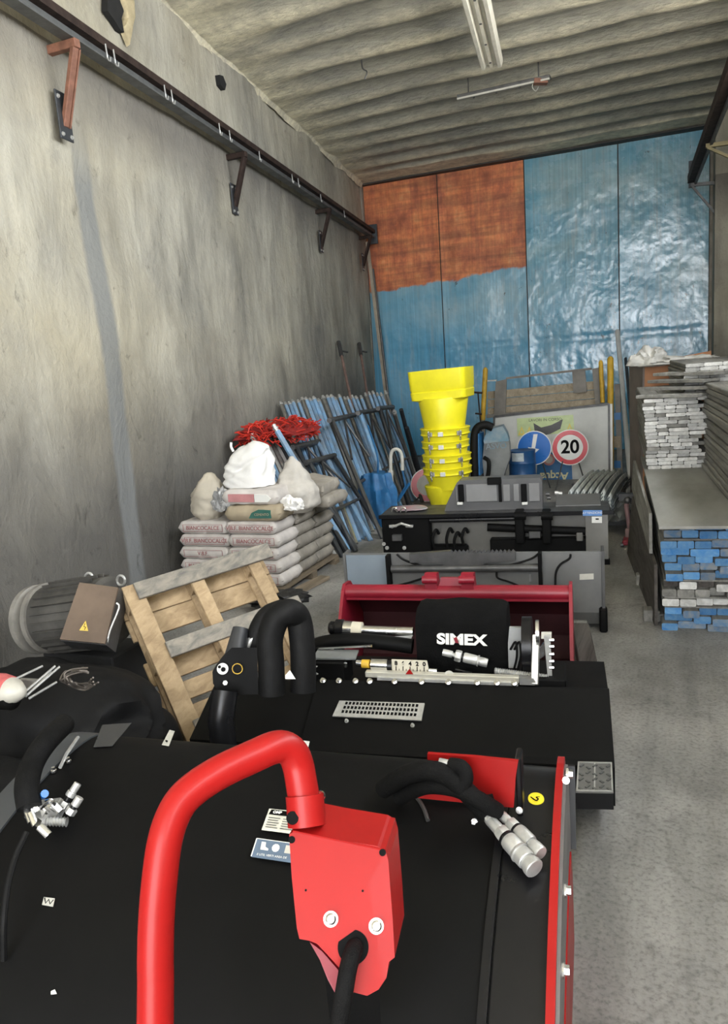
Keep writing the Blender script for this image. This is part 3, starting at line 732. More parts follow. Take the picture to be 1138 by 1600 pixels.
# boards propped along the left flank of the pile, and timber feet
bm = BM(); 
for (x0, y0, L_, h0, h1, tilt) in ((-0.16, 0.15, 1.7, 0.0, 0.62, 0.12),):
    pass
def flank(name, pts, thk, mat, label):
    bm = BM(); prism(bm, pts, -E1*thk); return mesh_thing(name, bm, mat, label, 'board')
f = lambda a, b, zz: O0+E1*a+E2*b+Vector((0, 0, zz))
flank('side_board', [f(-0.035, 0.03, 0.02), f(-0.17, 1.95, 0.0), f(-0.12, 2.0, 0.5), f(-0.035, 0.05, 0.42)], 0.02, W_DARK, 'dark board leaning along the left side of the near timber pile, lower')
flank('side_board', [f(-0.055, 0.25, 0.44), f(-0.12, 2.3, 0.52), f(-0.10, 2.4, 0.76), f(-0.055, 0.3, 0.70)], 0.02, W_GREY, 'grey board along the left side of the near timber pile, upper')
for (x, y, lb) in ((1010, 972, 'short pale wooden block sticking out at the near left of the pile'), (998, 915, 'short pale wooden block sticking out midway along the pile')):
    p = at(x, y, Z=0); bm = BM(); box(bm, p+Vector((0.03, 0.05, 0.04)), (0.10, 0.1, 0.08), rm, 0.006)
    box(bm, p+Vector((0.12, 0.05, 0.03)), (0.12, 0.08, 0.05), rm, 0.004)
    mesh_thing('wooden_block', bm, W_GREY, lb, 'timber')

# far grey stack standing on the sheet
Yb = at(1012, 733, Z=z1).y; G0 = at(1012, 733, Z=z1); G1 = at(1096, 729, Z=z1); G0.z = G1.z = 0.0
GZ = at(1003, 624, Y=G0.y).z; nrow = 19; th = (GZ-z1)/nrow; GW = (G1-G0).length
print('grey', G0, G1, GZ, th)
GL = 2.0
for ri in range(nrow):
    sh = 0.0 if ri < 12 else rs.uniform(-0.02, 0.0)
    x = -0.03*ri/nrow+rs.uniform(-0.012, 0.006); i = 0
    while x < GW-0.03:
        wd = rs.choice((0.08, 0.09, 0.10, 0.15))
        end = W_PALE if rs.random() < 0.8 else W_GREY
        put(batten_mesh(wd, round(th*0.93, 4), GL, end, W_GREY), 'timber_batten', G0+E1*x+E2*rs.choice((0, 0.0, 0.03, -0.02))+Vector((0, 0, z1+ri*th+0.001)), SA, rowlab('grey-ended batten', i, nrow-1-ri, 'far stack'), 'timber', 'grey-ended battens in the far stack')
        x += wd+0.003; i += 1
# boards poking out crosswise on the top left of that stack
for i, (x0, y0, x1, y1, dz) in enumerate(((1003, 626, 1062, 617, 0.0), (1018, 612, 1080, 600, 0.0), (1025, 598, 1078, 588, 0.0), (1034, 583, 1092, 572, 0.0))):
    zz = GZ+0.02+i*0.055
    a = at(x0, y0, Z=zz) if False else at(x0, y0, Y=G0.y+0.12+0.15*i); b = at(x1, y1, Y=G0.y-0.02+0.1*i)
    a = a+(b-a)*0.0; zz = GZ+0.004+i*0.052; a.z = zz+0.015; b.z = zz+0.015
    bm = BM(); beam(bm, a, b+(b-a)*0.6, 0.2, 0.026, bev=0.003)
    mesh_thing('grey_board', bm, W_GREY, ('lowest', 'second', 'third', 'topmost')[i]+' of the four weathered boards jutting left on top of the far stack', 'board')
# upper rows, set further right, toward the wall
U0 = at(1068, 612, Y=G0.y+0.25); U0.z = GZ+0.002
utop = at(1138, 560, Y=G0.y+0.25).z; nr = 8; th2 = max(0.03, (utop-U0.z)/nr*0.92)
print('upper', U0, utop)
for ri in range(nr):
    x = 0.02*rs.random(); i = 0
    W_ = 0.60
    while x < W_:
        wd = rs.choice((0.085, 0.11, 0.14))
        if x+wd > W_+0.06: break
        put(batten_mesh(wd, round(th2*0.92, 4), 1.9, W_PALE, W_GREY), 'timber_batten', U0+E1*(x)+E2*(0.0+rs.choice((0, 0.02)))+Vector((0, 0, 0.0+ri*th2+0.001)), SA, rowlab('grey-ended batten', i, nr-1-ri, 'highest stack'), 'timber', 'grey-ended battens in the highest rows')
        x += wd+0.003; i += 1
# support under the upper rows (hidden core of the stack)
h0 = G0+E1*(GW+0.0)
# the long pile nearest the wall: only its left flank is seen
L0 = at(1100, 729, Z=z1); L1 = at(1138, 777, Z=z1); L0.z = L1.z = 0.0; ld = (L0-L1).normalized(); LS = L0-ld*2.3
LANG = math.atan2(-ld.x, ld.y)
LT = at(1099, 597, Y=L0.y).z; nl = 17; tl = (LT-z1)/nl
print('long pile', L0, L1, LT, tl, LANG)
for ri in range(nl):
    put(batten_mesh(0.32, round(tl*0.9, 4), 2.3, W_GREY, W_GREY, 0.0), 'long_plank', LS+Vector((rs.uniform(-0.012, 0.012), 0, z1+ri*tl+0.001)), LANG+rs.uniform(-0.006, 0.006), 'long grey plank, %s down in the stack nearest the right edge' % ORD[nl-1-ri] if ri < nl-1 else 'topmost long grey plank in the stack nearest the right edge', 'plank', 'long grey planks by the right wall')
# cardboard panel, plastic sheet and white sack behind the stack
M_CARD = M_('brown_cardboard', (0.42, 0.20, 0.10), 0.85, 0, 0.3, 3, 0.2)
yc = G0.y+2.35
P = [at(a, b, Y=yc) for a, b in ((1008, 568), (1112, 548), (1112, 640), (1003, 650))]
P[2].z = P[3].z = 0.0
t = thing('cardboard_panel', 'tall brown cardboard panel standing behind the grey timber stack', 'cardboard', P[3])
bm = BM(); prism(bm, P, Vector((0, 0.03, 0))); obj('front_sheet', bm, M_CARD, t)
Q = [P[0], at(986, 562, Y=yc+0.5), None, P[3]]; q = at(990, 650, Y=yc+0.5); q.z = 0; q.x = Q[1].x; Q[2] = q
bm = BM(); prism(bm, [v+Vector((0, 0, 0)) for v in Q], Vector((-0.02, -0.004, 0))); obj('side_sheet', bm, M_('grey_brown_card_side', (0.20, 0.17, 0.15), 0.9, 0, 0.3, 3, 0.2), t)
M_FILM = M_('dusty_plastic_film', (0.55, 0.54, 0.50), 0.4, 0, 0.3, 6, 0.2)
def crumple(name, c, sx_, sy_, sz_, mat, label, cat, seed, amp=0.25, freq=2.2, sub=4, flat=0.0, parent=None, fold=0.0):
    bm = BM(); bmesh.ops.create_icosphere(bm, subdivisions=sub, radius=1.0)
    for v in bm.verts:
        p = v.co.copy(); o3 = Vector((seed*3.1, seed*1.7, seed*5.3))
        k = 1+amp*mnoise.noise(p*freq*0.6+o3)
        rg = 1-abs(mnoise.noise(p*freq*1.3+o3*2))*2      # sharp folds
        k += fold*(rg-0.5)
        q = p*k
        if q.z < -flat: q.z = -flat+(q.z+flat)*0.15
        v.co = Vector((q.x*sx_, q.y*sy_, q.z*sz_))+Vector(c)
    return (obj(name, bm, mat, parent, smooth=50) if parent else mesh_thing(name, bm, mat, label, cat, smooth=50))
c = at(1018, 566, Y=yc+0.02)
crumple('white_sack', c+Vector((0, 0, -0.02)), 0.20, 0.14, 0.17, M_FILM, 'crumpled white plastic sack on top of the cardboard panel', 'sack', 2, 0.5, 2.0, 4, fold=0.35)
c = at(1075, 562, Y=yc-0.1)
crumple('plastic_film', c+Vector((0.02, 0, -0.03)), 0.34, 0.1, 0.07, M_FILM, 'strip of crumpled plastic film draped over the top of the timber stack', 'film', 5, 0.6, 3.0, 4, fold=0.4)
# ================================================================== sacks of lime on their pallet
M_SACKW = M_('white_paper_sack', (0.62, 0.58, 0.54), 0.75, 0, 0.25, 5, 0.25, rnd=0.15)
M_SACKB = M_('dusty_beige_sack', (0.36, 0.33, 0.28), 0.8, 0, 0.35, 5, 0.3, rnd=0.3)
M_KRAFT = M_('kraft_paper_sack', (0.42, 0.35, 0.24), 0.75, 0, 0.25, 5, 0.25)
M_POLY = M_('white_woven_poly_sack', (0.80, 0.79, 0.76), 0.55, 0, 0.12, 7, 0.25)
M_PRINT = M_('dull_red_print', (0.36, 0.12, 0.12), 0.7, 0, 0.3, 20)
M_GREEN = M_('dark_green_print', (0.03, 0.13, 0.10), 0.6, 0, 0.2, 10)
M_PINK = M_('faded_pink_print', (0.50, 0.22, 0.22), 0.65, 0, 0.2, 10)
def sack_bm(L, W, T, seed, n=22, puff=0.24):
    bm = BM(); o3 = Vector((seed*1.37, seed*2.11, seed*0.73))
    for sgn in (1, -1):
        vv = []
        for i in range(n+1):
            row = []
            for j in range(n+1):
                u = -1+2*i/n; v = -1+2*j/n
                t = (max(0, 1-abs(u)**9)*max(0, 1-abs(v)**10))**puff
                w_ = 1+0.03*mnoise.noise(Vector((u*2, v*2, 0))+o3)
                wr = 0.10*mnoise.noise(Vector((u*5, v*3.5, sgn))+o3)+0.06*mnoise.noise(Vector((u*11, v*8, sgn))+o3)
                x = u*L/2*w_*(1-0.03*(1-t)*0); y = v*W/2*w_
                row.append(bm.verts.new((x, y, sgn*T/2*t*(1+wr))))
            vv.append(row)
        for i in range(n):
            for j in range(n): bm.faces.new((vv[i][j], vv[i+1][j], vv[i+1][j+1], vv[i][j+1]))
    bmesh.ops.remove_doubles(bm, verts=bm.verts[:], dist=0.0008)
    return bm
PX0, PX1, PY0, PY1 = -3.95, -3.0, 5.27, 6.36
PR = Matrix.Rotation(R(1.0), 3, 'Z')
def pp(a, b, z): 
    v = PR @ Vector((a-PX1, b-PY0, 0)); return Vector((PX1+v.x, PY0+v.y, z))
# pallet under the sacks
WOOD_P = wood_mat('old_brown_pallet_wood', (0.10, 0.08, 0.055), (0.26, 0.21, 0.15))
t = thing('wooden_pallet', 'dark wooden pallet underneath the pile of lime sacks', 'pallet', pp((PX0+PX1)/2, (PY0+PY1)/2, 0))
for b in (PY0-0.01, (PY0+PY1)/2-0.04, PY1-0.09):
    bm = BM(); v = [pp(PX0, b, 0), pp(PX1+0.03, b, 0), pp(PX1+0.03, b+0.09, 0), pp(PX0, b+0.09, 0)]; prism(bm, v, (0, 0, 0.058)); obj('bearer', bm, WOOD_P, t)
for k in range(7):
    a = PX0+0.145*k; bm = BM(); v = [pp(a, PY0-0.02, 0.058), pp(a+0.10, PY0-0.02, 0.058), pp(a+0.10, PY1, 0.058), pp(a, PY1, 0.058)]; prism(bm, v, (0, 0, 0.02)); obj('deck_board', bm, WOOD_P, t)
LAY = 5; TK = (0.625-0.078)/LAY
cw = (PX1-PX0)/2; cd_ = (PY1-PY0)/3
rsk = random.Random(11)
meshes = {}
def sack(label, group, c, L, W, T, mat, rot=(0, 0, 0), seed=1, text=None, extra=None, name='cement_sack', cat='sack', tmat=None):
    t = thing(name, label, cat, (0, 0, 0), group)
    obj('sack_body', sack_bm(L, W, T, seed), mat, t, smooth=60)
    if text:
        text_obj('printed_lettering', text, T*0.42, tmat or M_PRINT, (0, -W/2-0.004, 0.0), (1, 0, 0), (0, 0.12, 1), t, 0.001)
        bm = BM()
        for (x0, x1, z0, z1) in ((-L*0.40, L*0.40, T*0.25, T*0.27), (-L*0.40, L*0.40, -T*0.27, -T*0.25), (L*0.395, L*0.40, -T*0.27, T*0.27), (-L*0.40, -L*0.395, -T*0.27, T*0.27)):
            boxb(bm, x0, x1, -W/2-0.005, -W/2-0.002, z0, z1)
        obj('printed_frame', bm, tmat or M_PRINT, t)
    t.location = c; t.rotation_euler = rot
    return t
posn = {(0, 0): 'front left', (1, 0): 'front right', (0, 1): 'middle left', (1, 1): 'middle right', (0, 2): 'rear left', (1, 2): 'rear right'}
texts = {4: ('BIANCOCALCE', 'V.B.F. BIANCOCALCE'), 3: ('V.B.F. BIANCOCALCE', 'BIANCOCALCE'), 2: ('V.B.F.', 'V.B.F. CALCE'), 1: ('BIANCOCALCE', 'BIANCOCALCE'), 0: ('V.B.F.', 'V.B.F.')}
lay_n = ['bottom', 'second', 'middle', 'fourth', 'top']
for k in range(LAY):
    for r_ in range(3):
        for c_ in range(2):
            if k == 4 and (c_, r_) == (0, 2): continue
            a = PX0+cw*(c_+0.5)+rsk.uniform(-0.012, 0.012); b = PY0+cd_*(r_+0.5)
            mt = M_SACKW if r_ == 0 else M_SACKB
            sack('white lime sack at the %s of the %s layer on the pallet' % (posn[(c_, r_)], lay_n[k]) if r_ == 0 else 'dusty lime sack at the %s of the %s layer on the pallet' % (posn[(c_, r_)], lay_n[k]),
                 'lime sacks stacked on the pallet', pp(a, b, 0.078+TK*(k+0.5)), cw*1.0, cd_*1.02, TK*1.02, mt, (0, 0, R(1)+rsk.uniform(-0.02, 0.02)), seed=k*7+r_*3+c_, text=texts[k][c_] if r_ == 0 else None)
zt_ = 0.625
g = sack('kraft brown sack with dark green print, lower of two on the pile', None, pp(-3.22, 5.46, zt_+0.066), 0.50, 0.40, 0.13, M_KRAFT, (0, 0, R(3)), 31)
bm = BM(); prism(bm, [Vector((-0.03, -0.205, -0.035)), Vector((0.17, -0.205, -0.035)), Vector((0.17, -0.205, 0.03)), Vector((0.06, -0.205, 0.035)), Vector((0.0, -0.205, 0.01))], Vector((0, 0.02, 0))); obj('green_print', bm, M_GREEN, g)
o_ = bpy.data.objects['green_print']
text_obj('printed_lettering', 'CEMENTO', 0.028, M_KRAFT, (0.09, -0.208, -0.005), (1, 0, 0), (0, 0, 1), g)
# (children were built in world axes around the thing's base: carry them along)
for ch in g.children: ch.matrix_parent_inverse = Matrix.Identity(4)
g2 = sack('beige sack with a pink and white printed band, lying on the green-printed sack', None, pp(-3.25, 5.48, zt_+0.132+0.062), 0.50, 0.38, 0.125, M_SACKW, (0, R(1.5), R(5)), 47)
bm = BM(); prism(bm, [Vector((-0.19, -0.197, -0.035)), Vector((0.04, -0.197, -0.035)), Vector((0.04, -0.197, 0.028)), Vector((-0.19, -0.197, 0.028))], Vector((0, 0.015, 0))); obj('pink_print', bm, M_PINK, g2)
bm = BM(); prism(bm, [Vector((0.045, -0.196, -0.035)), Vector((0.16, -0.196, -0.035)), Vector((0.19, -0.196, -0.005)), Vector((0.15, -0.196, 0.026)), Vector((0.045, -0.196, 0.028))], Vector((0, 0.015, 0))); obj('white_print', bm, WHITE, g2)
for ch in g2.children: ch.matrix_parent_inverse = Matrix.Identity(4)
# soft sacks with their own shapes
def softsack(name, c, prof, mat, label, seed, lean=(0, 0), squash=1.0, n=36, m=26, wr=0.10):
    """upright soft sack: prof = list of (height, half width); flattened front to back by squash"""
    bm = BM(); o3 = Vector((seed*2.3, seed, seed*0.7)); H = prof[-1][0]
    def rad(h):
        for (h0, r0), (h1, r1) in zip(prof, prof[1:]):
            if h <= h1: 
                k = (h-h0)/(h1-h0); k = k*k*(3-2*k); return r0+(r1-r0)*k
        return prof[-1][1]
    sec = []
    for j in range(m+1):
        h = H*j/m; row = []
        for i in range(n):
            a = 2*math.pi*i/n; d = Vector((math.cos(a), math.sin(a), 0))
            k = 1+wr*mnoise.noise(Vector((d.x*1.6, d.y*1.6, h*7))+o3)+wr*0.6*(1-2*abs(mnoise.noise(Vector((d.x*3, d.y*3, h*12))+o3*1.7)))
            r_ = rad(h)*k
            row.append(Vector(c)+Vector((d.x*r_+lean[0]*h, d.y*r_*squash+lean[1]*h, h)))
        sec.append(row)
    loft(bm, sec)
    return mesh_thing(name, bm, mat, label, 'sack', smooth=70)
softsack('beige_sack', pp(-3.72, 5.42, zt_+0.0), [(0, 0.10), (0.06, 0.145), (0.2, 0.15), (0.3, 0.10), (0.37, 0.05), (0.39, 0.02)], M_('pale_tan_poly_sack', (0.52, 0.47, 0.38), 0.7, 0, 0.2, 6, 0.2), 'upright tan sack at the left on top of the lime sacks', 3, (0.12, 0.0), 0.8, wr=0.2)
def slump(u_, v_, side):
    return 0
wc = pp(-3.34, 5.50, zt_+0.262)
secw = []; NW = 30; o3 = Vector((3.3, 7.1, 2.2))
outl = [(0.0, 0.20, -0.01), (0.05, 0.205, -0.01), (0.12, 0.20, 0.0), (0.19, 0.185, 0.02), (0.25, 0.165, 0.045), (0.30, 0.13, 0.055), (0.335, 0.085, 0.05), (0.35, 0.03, 0.04)]
def oat(h):
    for (h0, a0, b0_), (h1, a1, b1_) in zip(outl, outl[1:]):
        if h <= h1+1e-9:
            k = (h-h0)/(h1-h0); return a0+(a1-a0)*k, b0_+(b1_-b0_)*k
    return outl[-1][1], outl[-1][2]
for j in range(NW+1):
    h = 0.35*j/NW; r_, sh = oat(h); row = []
    for i in range(48):
        a = 2*math.pi*i/48; ca, sa = math.cos(a), math.sin(a)
        sq = (abs(ca)**3+abs(sa)**3)**(-1/3)
        fold = 0.022*(1-2*abs(mnoise.noise(Vector((ca*1.3+h*5, sa*1.3, h*9))+o3)))-0.03*math.exp(-((h-0.16-0.10*ca)/0.022)**2)*(1 if sa < 0.2 else 0)
        rr = r_*sq*(1+0.06*mnoise.noise(Vector((ca*2, sa*2, h*6))+o3))+fold
        row.append(wc+Vector((ca*rr+sh, sa*rr*0.7, h+0.02*ca*(h/0.35)+0.012*mnoise.noise(Vector((ca*3, sa*3, h*4))))))
    secw.append(row)
bm = BM(); loft(bm, secw); mesh_thing('white_sack', bm, M_POLY, 'bright white woven sack slumped on top of the whole sack pile', 'sack', smooth=60)
bm = BM(); tube(bm, [pp(-3.42, 5.42, zt_+0.56), pp(-3.43, 5.41, zt_+0.60), pp(-3.425, 5.41, zt_+0.635)], 0.011, 6, 4); mesh_thing('sack_corner', bm, M_POLY, 'small twisted corner standing up from the bright white sack', 'sack corner')
softsack('grey_white_sack', pp(-3.02, 5.70, zt_+0.0), [(0, 0.12), (0.06, 0.19), (0.18, 0.19), (0.30, 0.13), (0.40, 0.07), (0.47, 0.015)], M_('greyish_poly_sack', (0.50, 0.47, 0.42), 0.7, 0, 0.25, 6, 0.25), 'greyish sack with a pointed top right of the white sack', 14, (-0.03, 0.0), 0.8, wr=0.22)
crumple('plastic_wrap', pp(-3.53, 5.33, zt_+0.10), 0.085, 0.05, 0.14, M_('torn_clear_plastic', (0.42, 0.42, 0.41), 0.25, 0, 0.6, 14, 0.4, spec=0.8), 'torn crumpled plastic wrap between the tan sack and the printed sacks', 'plastic wrap', 8, 0.5, 3.0, 4, fold=0.5)
crumple('white_rag', pp(-2.93, 5.42, zt_+0.08), 0.10, 0.06, 0.09, M_POLY, 'crumpled white rag on the right edge of the top sack layer', 'rag', 11, 0.5, 2.6, 4, fold=0.5)
sack('small dusty sack leaning behind the white rag, upper', None, pp(-2.98, 6.02, zt_+0.17), 0.30, 0.36, 0.12, M_SACKB, (R(4), R(10), 0), 61)
sack('small dusty sack behind the white rag, lower and slumping over the edge', None, pp(-2.96, 6.05, zt_+0.055), 0.36, 0.40, 0.11, M_SACKB, (0, R(4), 0), 67)
# scraps in front of the pallet
crumple('dark_plastic_scrap', at(430, 940, Z=0.07), 0.22, 0.14, 0.10, M_('black_plastic_scrap', (0.02, 0.02, 0.02), 0.35, 0, 0.5, 9, 0.5), 'black crumpled plastic lying against the foot of the sack pallet', 'plastic', 17, 0.5, 2.5, 4, fold=0.4)
bm = BM(); a, b = at(462, 925, Z=0.02), at(508, 902, Z=0.02); beam(bm, a, b, 0.10, 0.03); mesh_thing('loose_lath', bm, WOOD_P, 'loose lath on the floor along the right side of the sack pallet', 'lath')

# ================================================================== scaffold tubes and frames against the left wall
def stick(name, a, b, r, mat, label, group, cap=True, flat=False):
    t = thing(name, label, 'scaffold tube', b, group)
    bm = BM()
    if flat: beam(bm, a, b, r*2.6, r*1.6)
    else: tube(bm, [a, b], r, 8)
    obj('tube', bm, mat, t, smooth=True)
    if cap:
        d = (a-b).normalized(); bm = BM(); cyl(bm, a-d*0.0, a+d*0.07, r*0.72, n=8); cyl(bm, a+d*0.02, a+d*0.035, r*1.1, n=8); obj('spigot', bm, ZINC, t, smooth=True, label='bright zinc spigot')
    return t
rt = random.Random(5)
for i in range(26):
    tx = 440+6.6*i+rt.uniform(-1, 1); ty = 632-0.55*i+rt.uniform(-3, 3)
    bx = 530+5.2*i; by = 870-3.9*i
    off = 0.09+0.033*i
    a = on_left(tx, ty, off)
    if a.y > DOOR_Y-0.3: a = at(tx, ty, Y=DOOR_Y-0.35)
    b = at(bx, by, Z=0.0)
    m_ = BLUE_T if (i % 5) not in (0, 3) else (STEEL if i % 5 == 0 else BLUE_T)
    stick('scaffold_tube', a, b, 0.030 if 4 < i < 14 else 0.024, m_, '%s tube, %s from left in the long leaning row' % ('light blue' if m_ is BLUE_T else 'bare steel', ORD[i]), 'tubes leaning in the long row on the left wall')
for i in range(8):
    tx = 397+6.4*i; ty = 688+0.4*i; bx = 470+11*i; by = 880-1.5*i
    a = on_left(tx, ty, 0.35+0.01*i); b = at(bx, by, Z=0.0)
    m_ = (ZINC, BLUE_T, BLUE_T, ZINC, STEEL, ZINC, DARKP, DARKP)[i]
    stick('scaffold_tube', a, b, 0.026, m_, '%s tube under the red netting, %s from left in the short row' % ({'light_blue_tube_paint': 'blue', 'dark_scaffold_paint': 'dark'}.get(m_.name, 'silver'), ORD[i]), 'short row of tubes under the red netting')
for i, (tx, ty, bx, by, off, mt) in enumerate(((433, 673, 545, 862, 0.62, BLUE_T), (452, 700, 556, 858, 0.66, DARKP), (617, 646, 642, 745, 1.15, M_('pale_pinkish_tube', (0.38, 0.33, 0.30), 0.6, 0.2, 0.3, 9, 0.1)), (627, 640, 655, 748, 1.2, DARKP), (636, 668, 660, 750, 1.25, DARKP))):
    a = on_left(tx, ty, off); b = at(bx, by, Z=0.0)
    stick('scaffold_tube', a, b, 0.03, mt, ('single blue tube rising in front of the red netting', 'dark tube beside the single blue one by the netting', 'pale pinkish tube at the right end of the leaning scaffold', 'nearer dark tube right of the pale pinkish one', 'last dark tube on the right of the leaning scaffold')[i], None, cap=(i in (0, 2)))
def frame(tl, tr, bl, br, off, apex, vs1, vs2, label, m1, m2):
    A = on_left(*tl, off); B = on_left(*tr, off); C_ = at(*bl, Z=0.0); D_ = at(*br, Z=0.0)
    t = thing('scaffold_ladder', label, 'scaffold frame', (C_+D_)/2, 'scaffold frames leaning on the left wall')
    for (p, q, mm) in ((A, C_, m1), (B, D_, m2)):
        bm = BM(); tube(bm, [p, q], 0.026, 8); obj('leg', bm, mm, t, smooth=True)
    e = (B-A).normalized()
    bm = BM(); tube(bm, [A-e*0.12, B+e*0.06], 0.03, 8); obj('crossbar', bm, STEEL_D, t, smooth=True)
    mid = lambda s, k: (A+(C_-A)*k)*(1-s)+(B+(D_-B)*k)*s
    ap = mid(0.45, 0.03)
    for (s, k) in ((0.12, 0.36), (0.9, 0.40)):
        bm = BM(); tube(bm, [ap+Vector((0, 0, 0.0)), ap+(mid(s, k)-ap)*0.12+Vector((0, 0, 0.0)), mid(s, k)], 0.014, 6); obj('diagonal_brace', bm, STEEL_D, t, smooth=True)
    bm = BM(); tube(bm, [mid(0, 0.55), mid(1, 0.55)], 0.018, 8); obj('rung', bm, STEEL_D, t, smooth=True)
frame((483, 722), (521, 712), (556, 862), (600, 838), 0.78, None, None, None, 'nearest dark scaffold frame with a V brace, right behind the lime sacks', DARKP, DARKP)
frame((463, 698), (496, 690), (541, 866), (580, 845), 0.62, None, None, None, 'dark scaffold frame with a V brace just below the red netting', DARKP, BLUE_T)
frame((519, 656), (556, 648), (598, 842), (622, 822), 0.80, None, None, None, 'scaffold frame with a V brace in the middle of the blue tubes', STEEL_D, BLUE_T)
frame((563, 645), (593, 640), (622, 815), (645, 800), 0.95, None, None, None, 'scaffold frame with a V brace near the blue cloth, right part of the row', BLUE_T, STEEL_D)
frame((594, 638), (613, 636), (640, 795), (660, 785), 1.1, None, None, None, 'dark scaffold frame at the far right end next to the door', DARKP, STEEL_D)

# red safety netting thrown over the tubes
M_NET = M_('red_net_plastic', (0.62, 0.035, 0.02), 0.55, 0, 0.45, 8)
nc = on_left(437, 677, 0.42)
t = thing('safety_netting', 'heap of tangled red plastic safety netting on top of the leaning tubes', 'netting', nc)
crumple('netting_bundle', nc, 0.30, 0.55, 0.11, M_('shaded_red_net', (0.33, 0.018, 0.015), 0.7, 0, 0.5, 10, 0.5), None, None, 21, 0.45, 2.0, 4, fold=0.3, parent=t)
bm = BM(); rn = random.Random(9)
for k in range(320):
    a = rn.uniform(0, 2*math.pi); h = rn.uniform(-0.5, 1)
    q = Vector((math.cos(a)*0.31*math.sqrt(max(0, 1-h*h*0.8)), math.sin(a)*0.57*math.sqrt(max(0, 1-h*h*0.8)), h*0.135))
    q *= rn.uniform(0.9, 1.12)
    dd = Vector((rn.uniform(-1, 1), rn.uniform(-1, 1), rn.uniform(-0.6, 0.6)))*0.07
    tube(bm, [nc+q-dd, nc+q+Vector((rn.uniform(-.02, .02), rn.uniform(-.02, .02), rn.uniform(0, .03))), nc+q+dd], 0.0065, 4, caps=False)
o = obj('net_strands', bm, M_NET, t); o['kind'] = 'stuff'
# blue cloth bundle, white bent tube
c = at(589, 756, Y=7.95)
t = thing('blue_tarpaulin', 'crumpled blue tarpaulin bundle hanging between the scaffold frames', 'tarpaulin', Vector((c.x, c.y, 0)))
M_TARP = M_('deep_blue_tarpaulin', (0.02, 0.15, 0.36), 0.5, 0, 0.5, 7, 0.3)
bm = BM(); sec = []
for j in range(22):
    z = 0.0+0.60*j/21; r0 = 0.19*(0.55+0.45*math.sin(math.pi*(0.25+0.62*j/21)))+0.02; row = []
    for i in range(40):
        a = 2*math.pi*i/40
        k = 1+0.16*math.sin(a*9+z*5)+0.12*mnoise.noise(Vector((math.cos(a)*2, math.sin(a)*2, z*6)))
        row.append(Vector((c.x, c.y, z))+Vector((math.cos(a)*r0*k, math.sin(a)*r0*k*0.6, 0.03*mnoise.noise(Vector((a, z*9, 1))))))
    sec.append(row)
loft(bm, sec); obj('cloth', bm, M_TARP, t, smooth=60)
bm = BM(); tube(bm, [Vector((c.x+0.02, c.y, 0.58)), Vector((c.x+0.03, c.y, 0.8)), at(575, 665, Y=c.y+0.3)], 0.012, 6, 4); obj('tie_rope', bm, M_TARP, t)
p0 = at(612, 792, Y=8.2); p0.z = 0.0
t = thing('bent_tube_stand', 'white bent tube stand with a curved top standing before the blue tarpaulin', 'stand', p0)
bm = BM(); q = lambda x, y: at(x, y, Y=8.2)
tube(bm, [Vector((q(613, 790).x, 8.2, 0)), q(613, 780), q(611, 740), q(611, 712), q(615, 703), q(623, 703), q(628, 712), q(629, 735)], 0.02, 8, 5); obj('bent_tube', bm, WHITE_D, t, smooth=True)
bm = BM(); beam(bm, q(612, 790), q(611, 735), 0.045, 0.03); obj('white_sleeve', bm, WHITE, t)
bm = BM(); tube(bm, [q(629, 735), q(634, 760), q(622, 780)], 0.012, 6); tube(bm, [q(640, 755), q(622, 783)], 0.018, 6); obj('hose_tail', bm, M_TARP, t)

# ================================================================== yellow rubble chute
CY = 8.7; cX = at(697, 700, Y=CY).x
t = thing('rubble_chute', 'stack of nested bright yellow rubble chute sections with a square hopper on top', 'chute', (cX, CY, 0))
def zy(y, x=697): return at(x, y, Y=CY).z
def wy(x0, x1, y): return (at(x1, y, Y=CY).x-at(x0, y, Y=CY).x)/2
def cxx(x0, x1, y): return (at(x1, y, Y=CY).x+at(x0, y, Y=CY).x)/2
# hopper: box with a lip, open top
hx = cxx(643, 741, 598); hw = wy(643, 741, 600)*0.88; z0, z1_, z2 = zy(617), zy(576), zy(612)
tilt = Matrix.Rotation(R(-1.5), 3, 'Y')
def hop(w_, d_, z_, r=0.06, n=4):
    out = []
    for sx_, sy_, a0 in ((1, -1, -90), (1, 1, 0), (-1, 1, 90), (-1, -1, 180)):
        for k in range(n+1):
            a = R(a0+90*k/n); p = Vector((sx_*(w_-r)+r*math.cos(a), sy_*(d_-r)+r*math.sin(a), z_-z0)); p = tilt @ p
            out.append(Vector((hx, CY, z0))+p)
    return out
bm = BM()
loft(bm, [hop(hw*0.80, 0.20, z0-0.05), hop(hw*0.98, 0.23, z0-0.035), hop(hw*1.0, 0.24, z0+0.05), hop(hw*0.975, 0.23, z0+0.06), hop(hw*1.0, 0.24, z0+0.09), hop(hw*1.02, 0.25, z1_), hop(hw*0.97, 0.23, z1_), hop(hw*0.9, 0.2, z0+0.03)])
obj('hopper', bm, YELLOW, t, smooth=35)
def ring(name, prof, yy, xc, mat=YELLOW):
    bm = BM(); lathe(bm, (xc, CY, 0), (0, 0, 1), prof, 32); return obj(name, bm, mat, t, smooth=35)
r1 = wy(657, 733, 630); r2 = wy(664, 725, 668)
ring('cone_section', [(zy(668)-0.05, r2*0.97), (zy(668), r2), (zy(622), r1), (zy(620), r1*0.98)], 0, cxx(656, 732, 640))
segs = [(668, 692, 657, 735), (688, 712, 659, 734), (709, 733, 660, 737), (729, 760, 661, 738)]
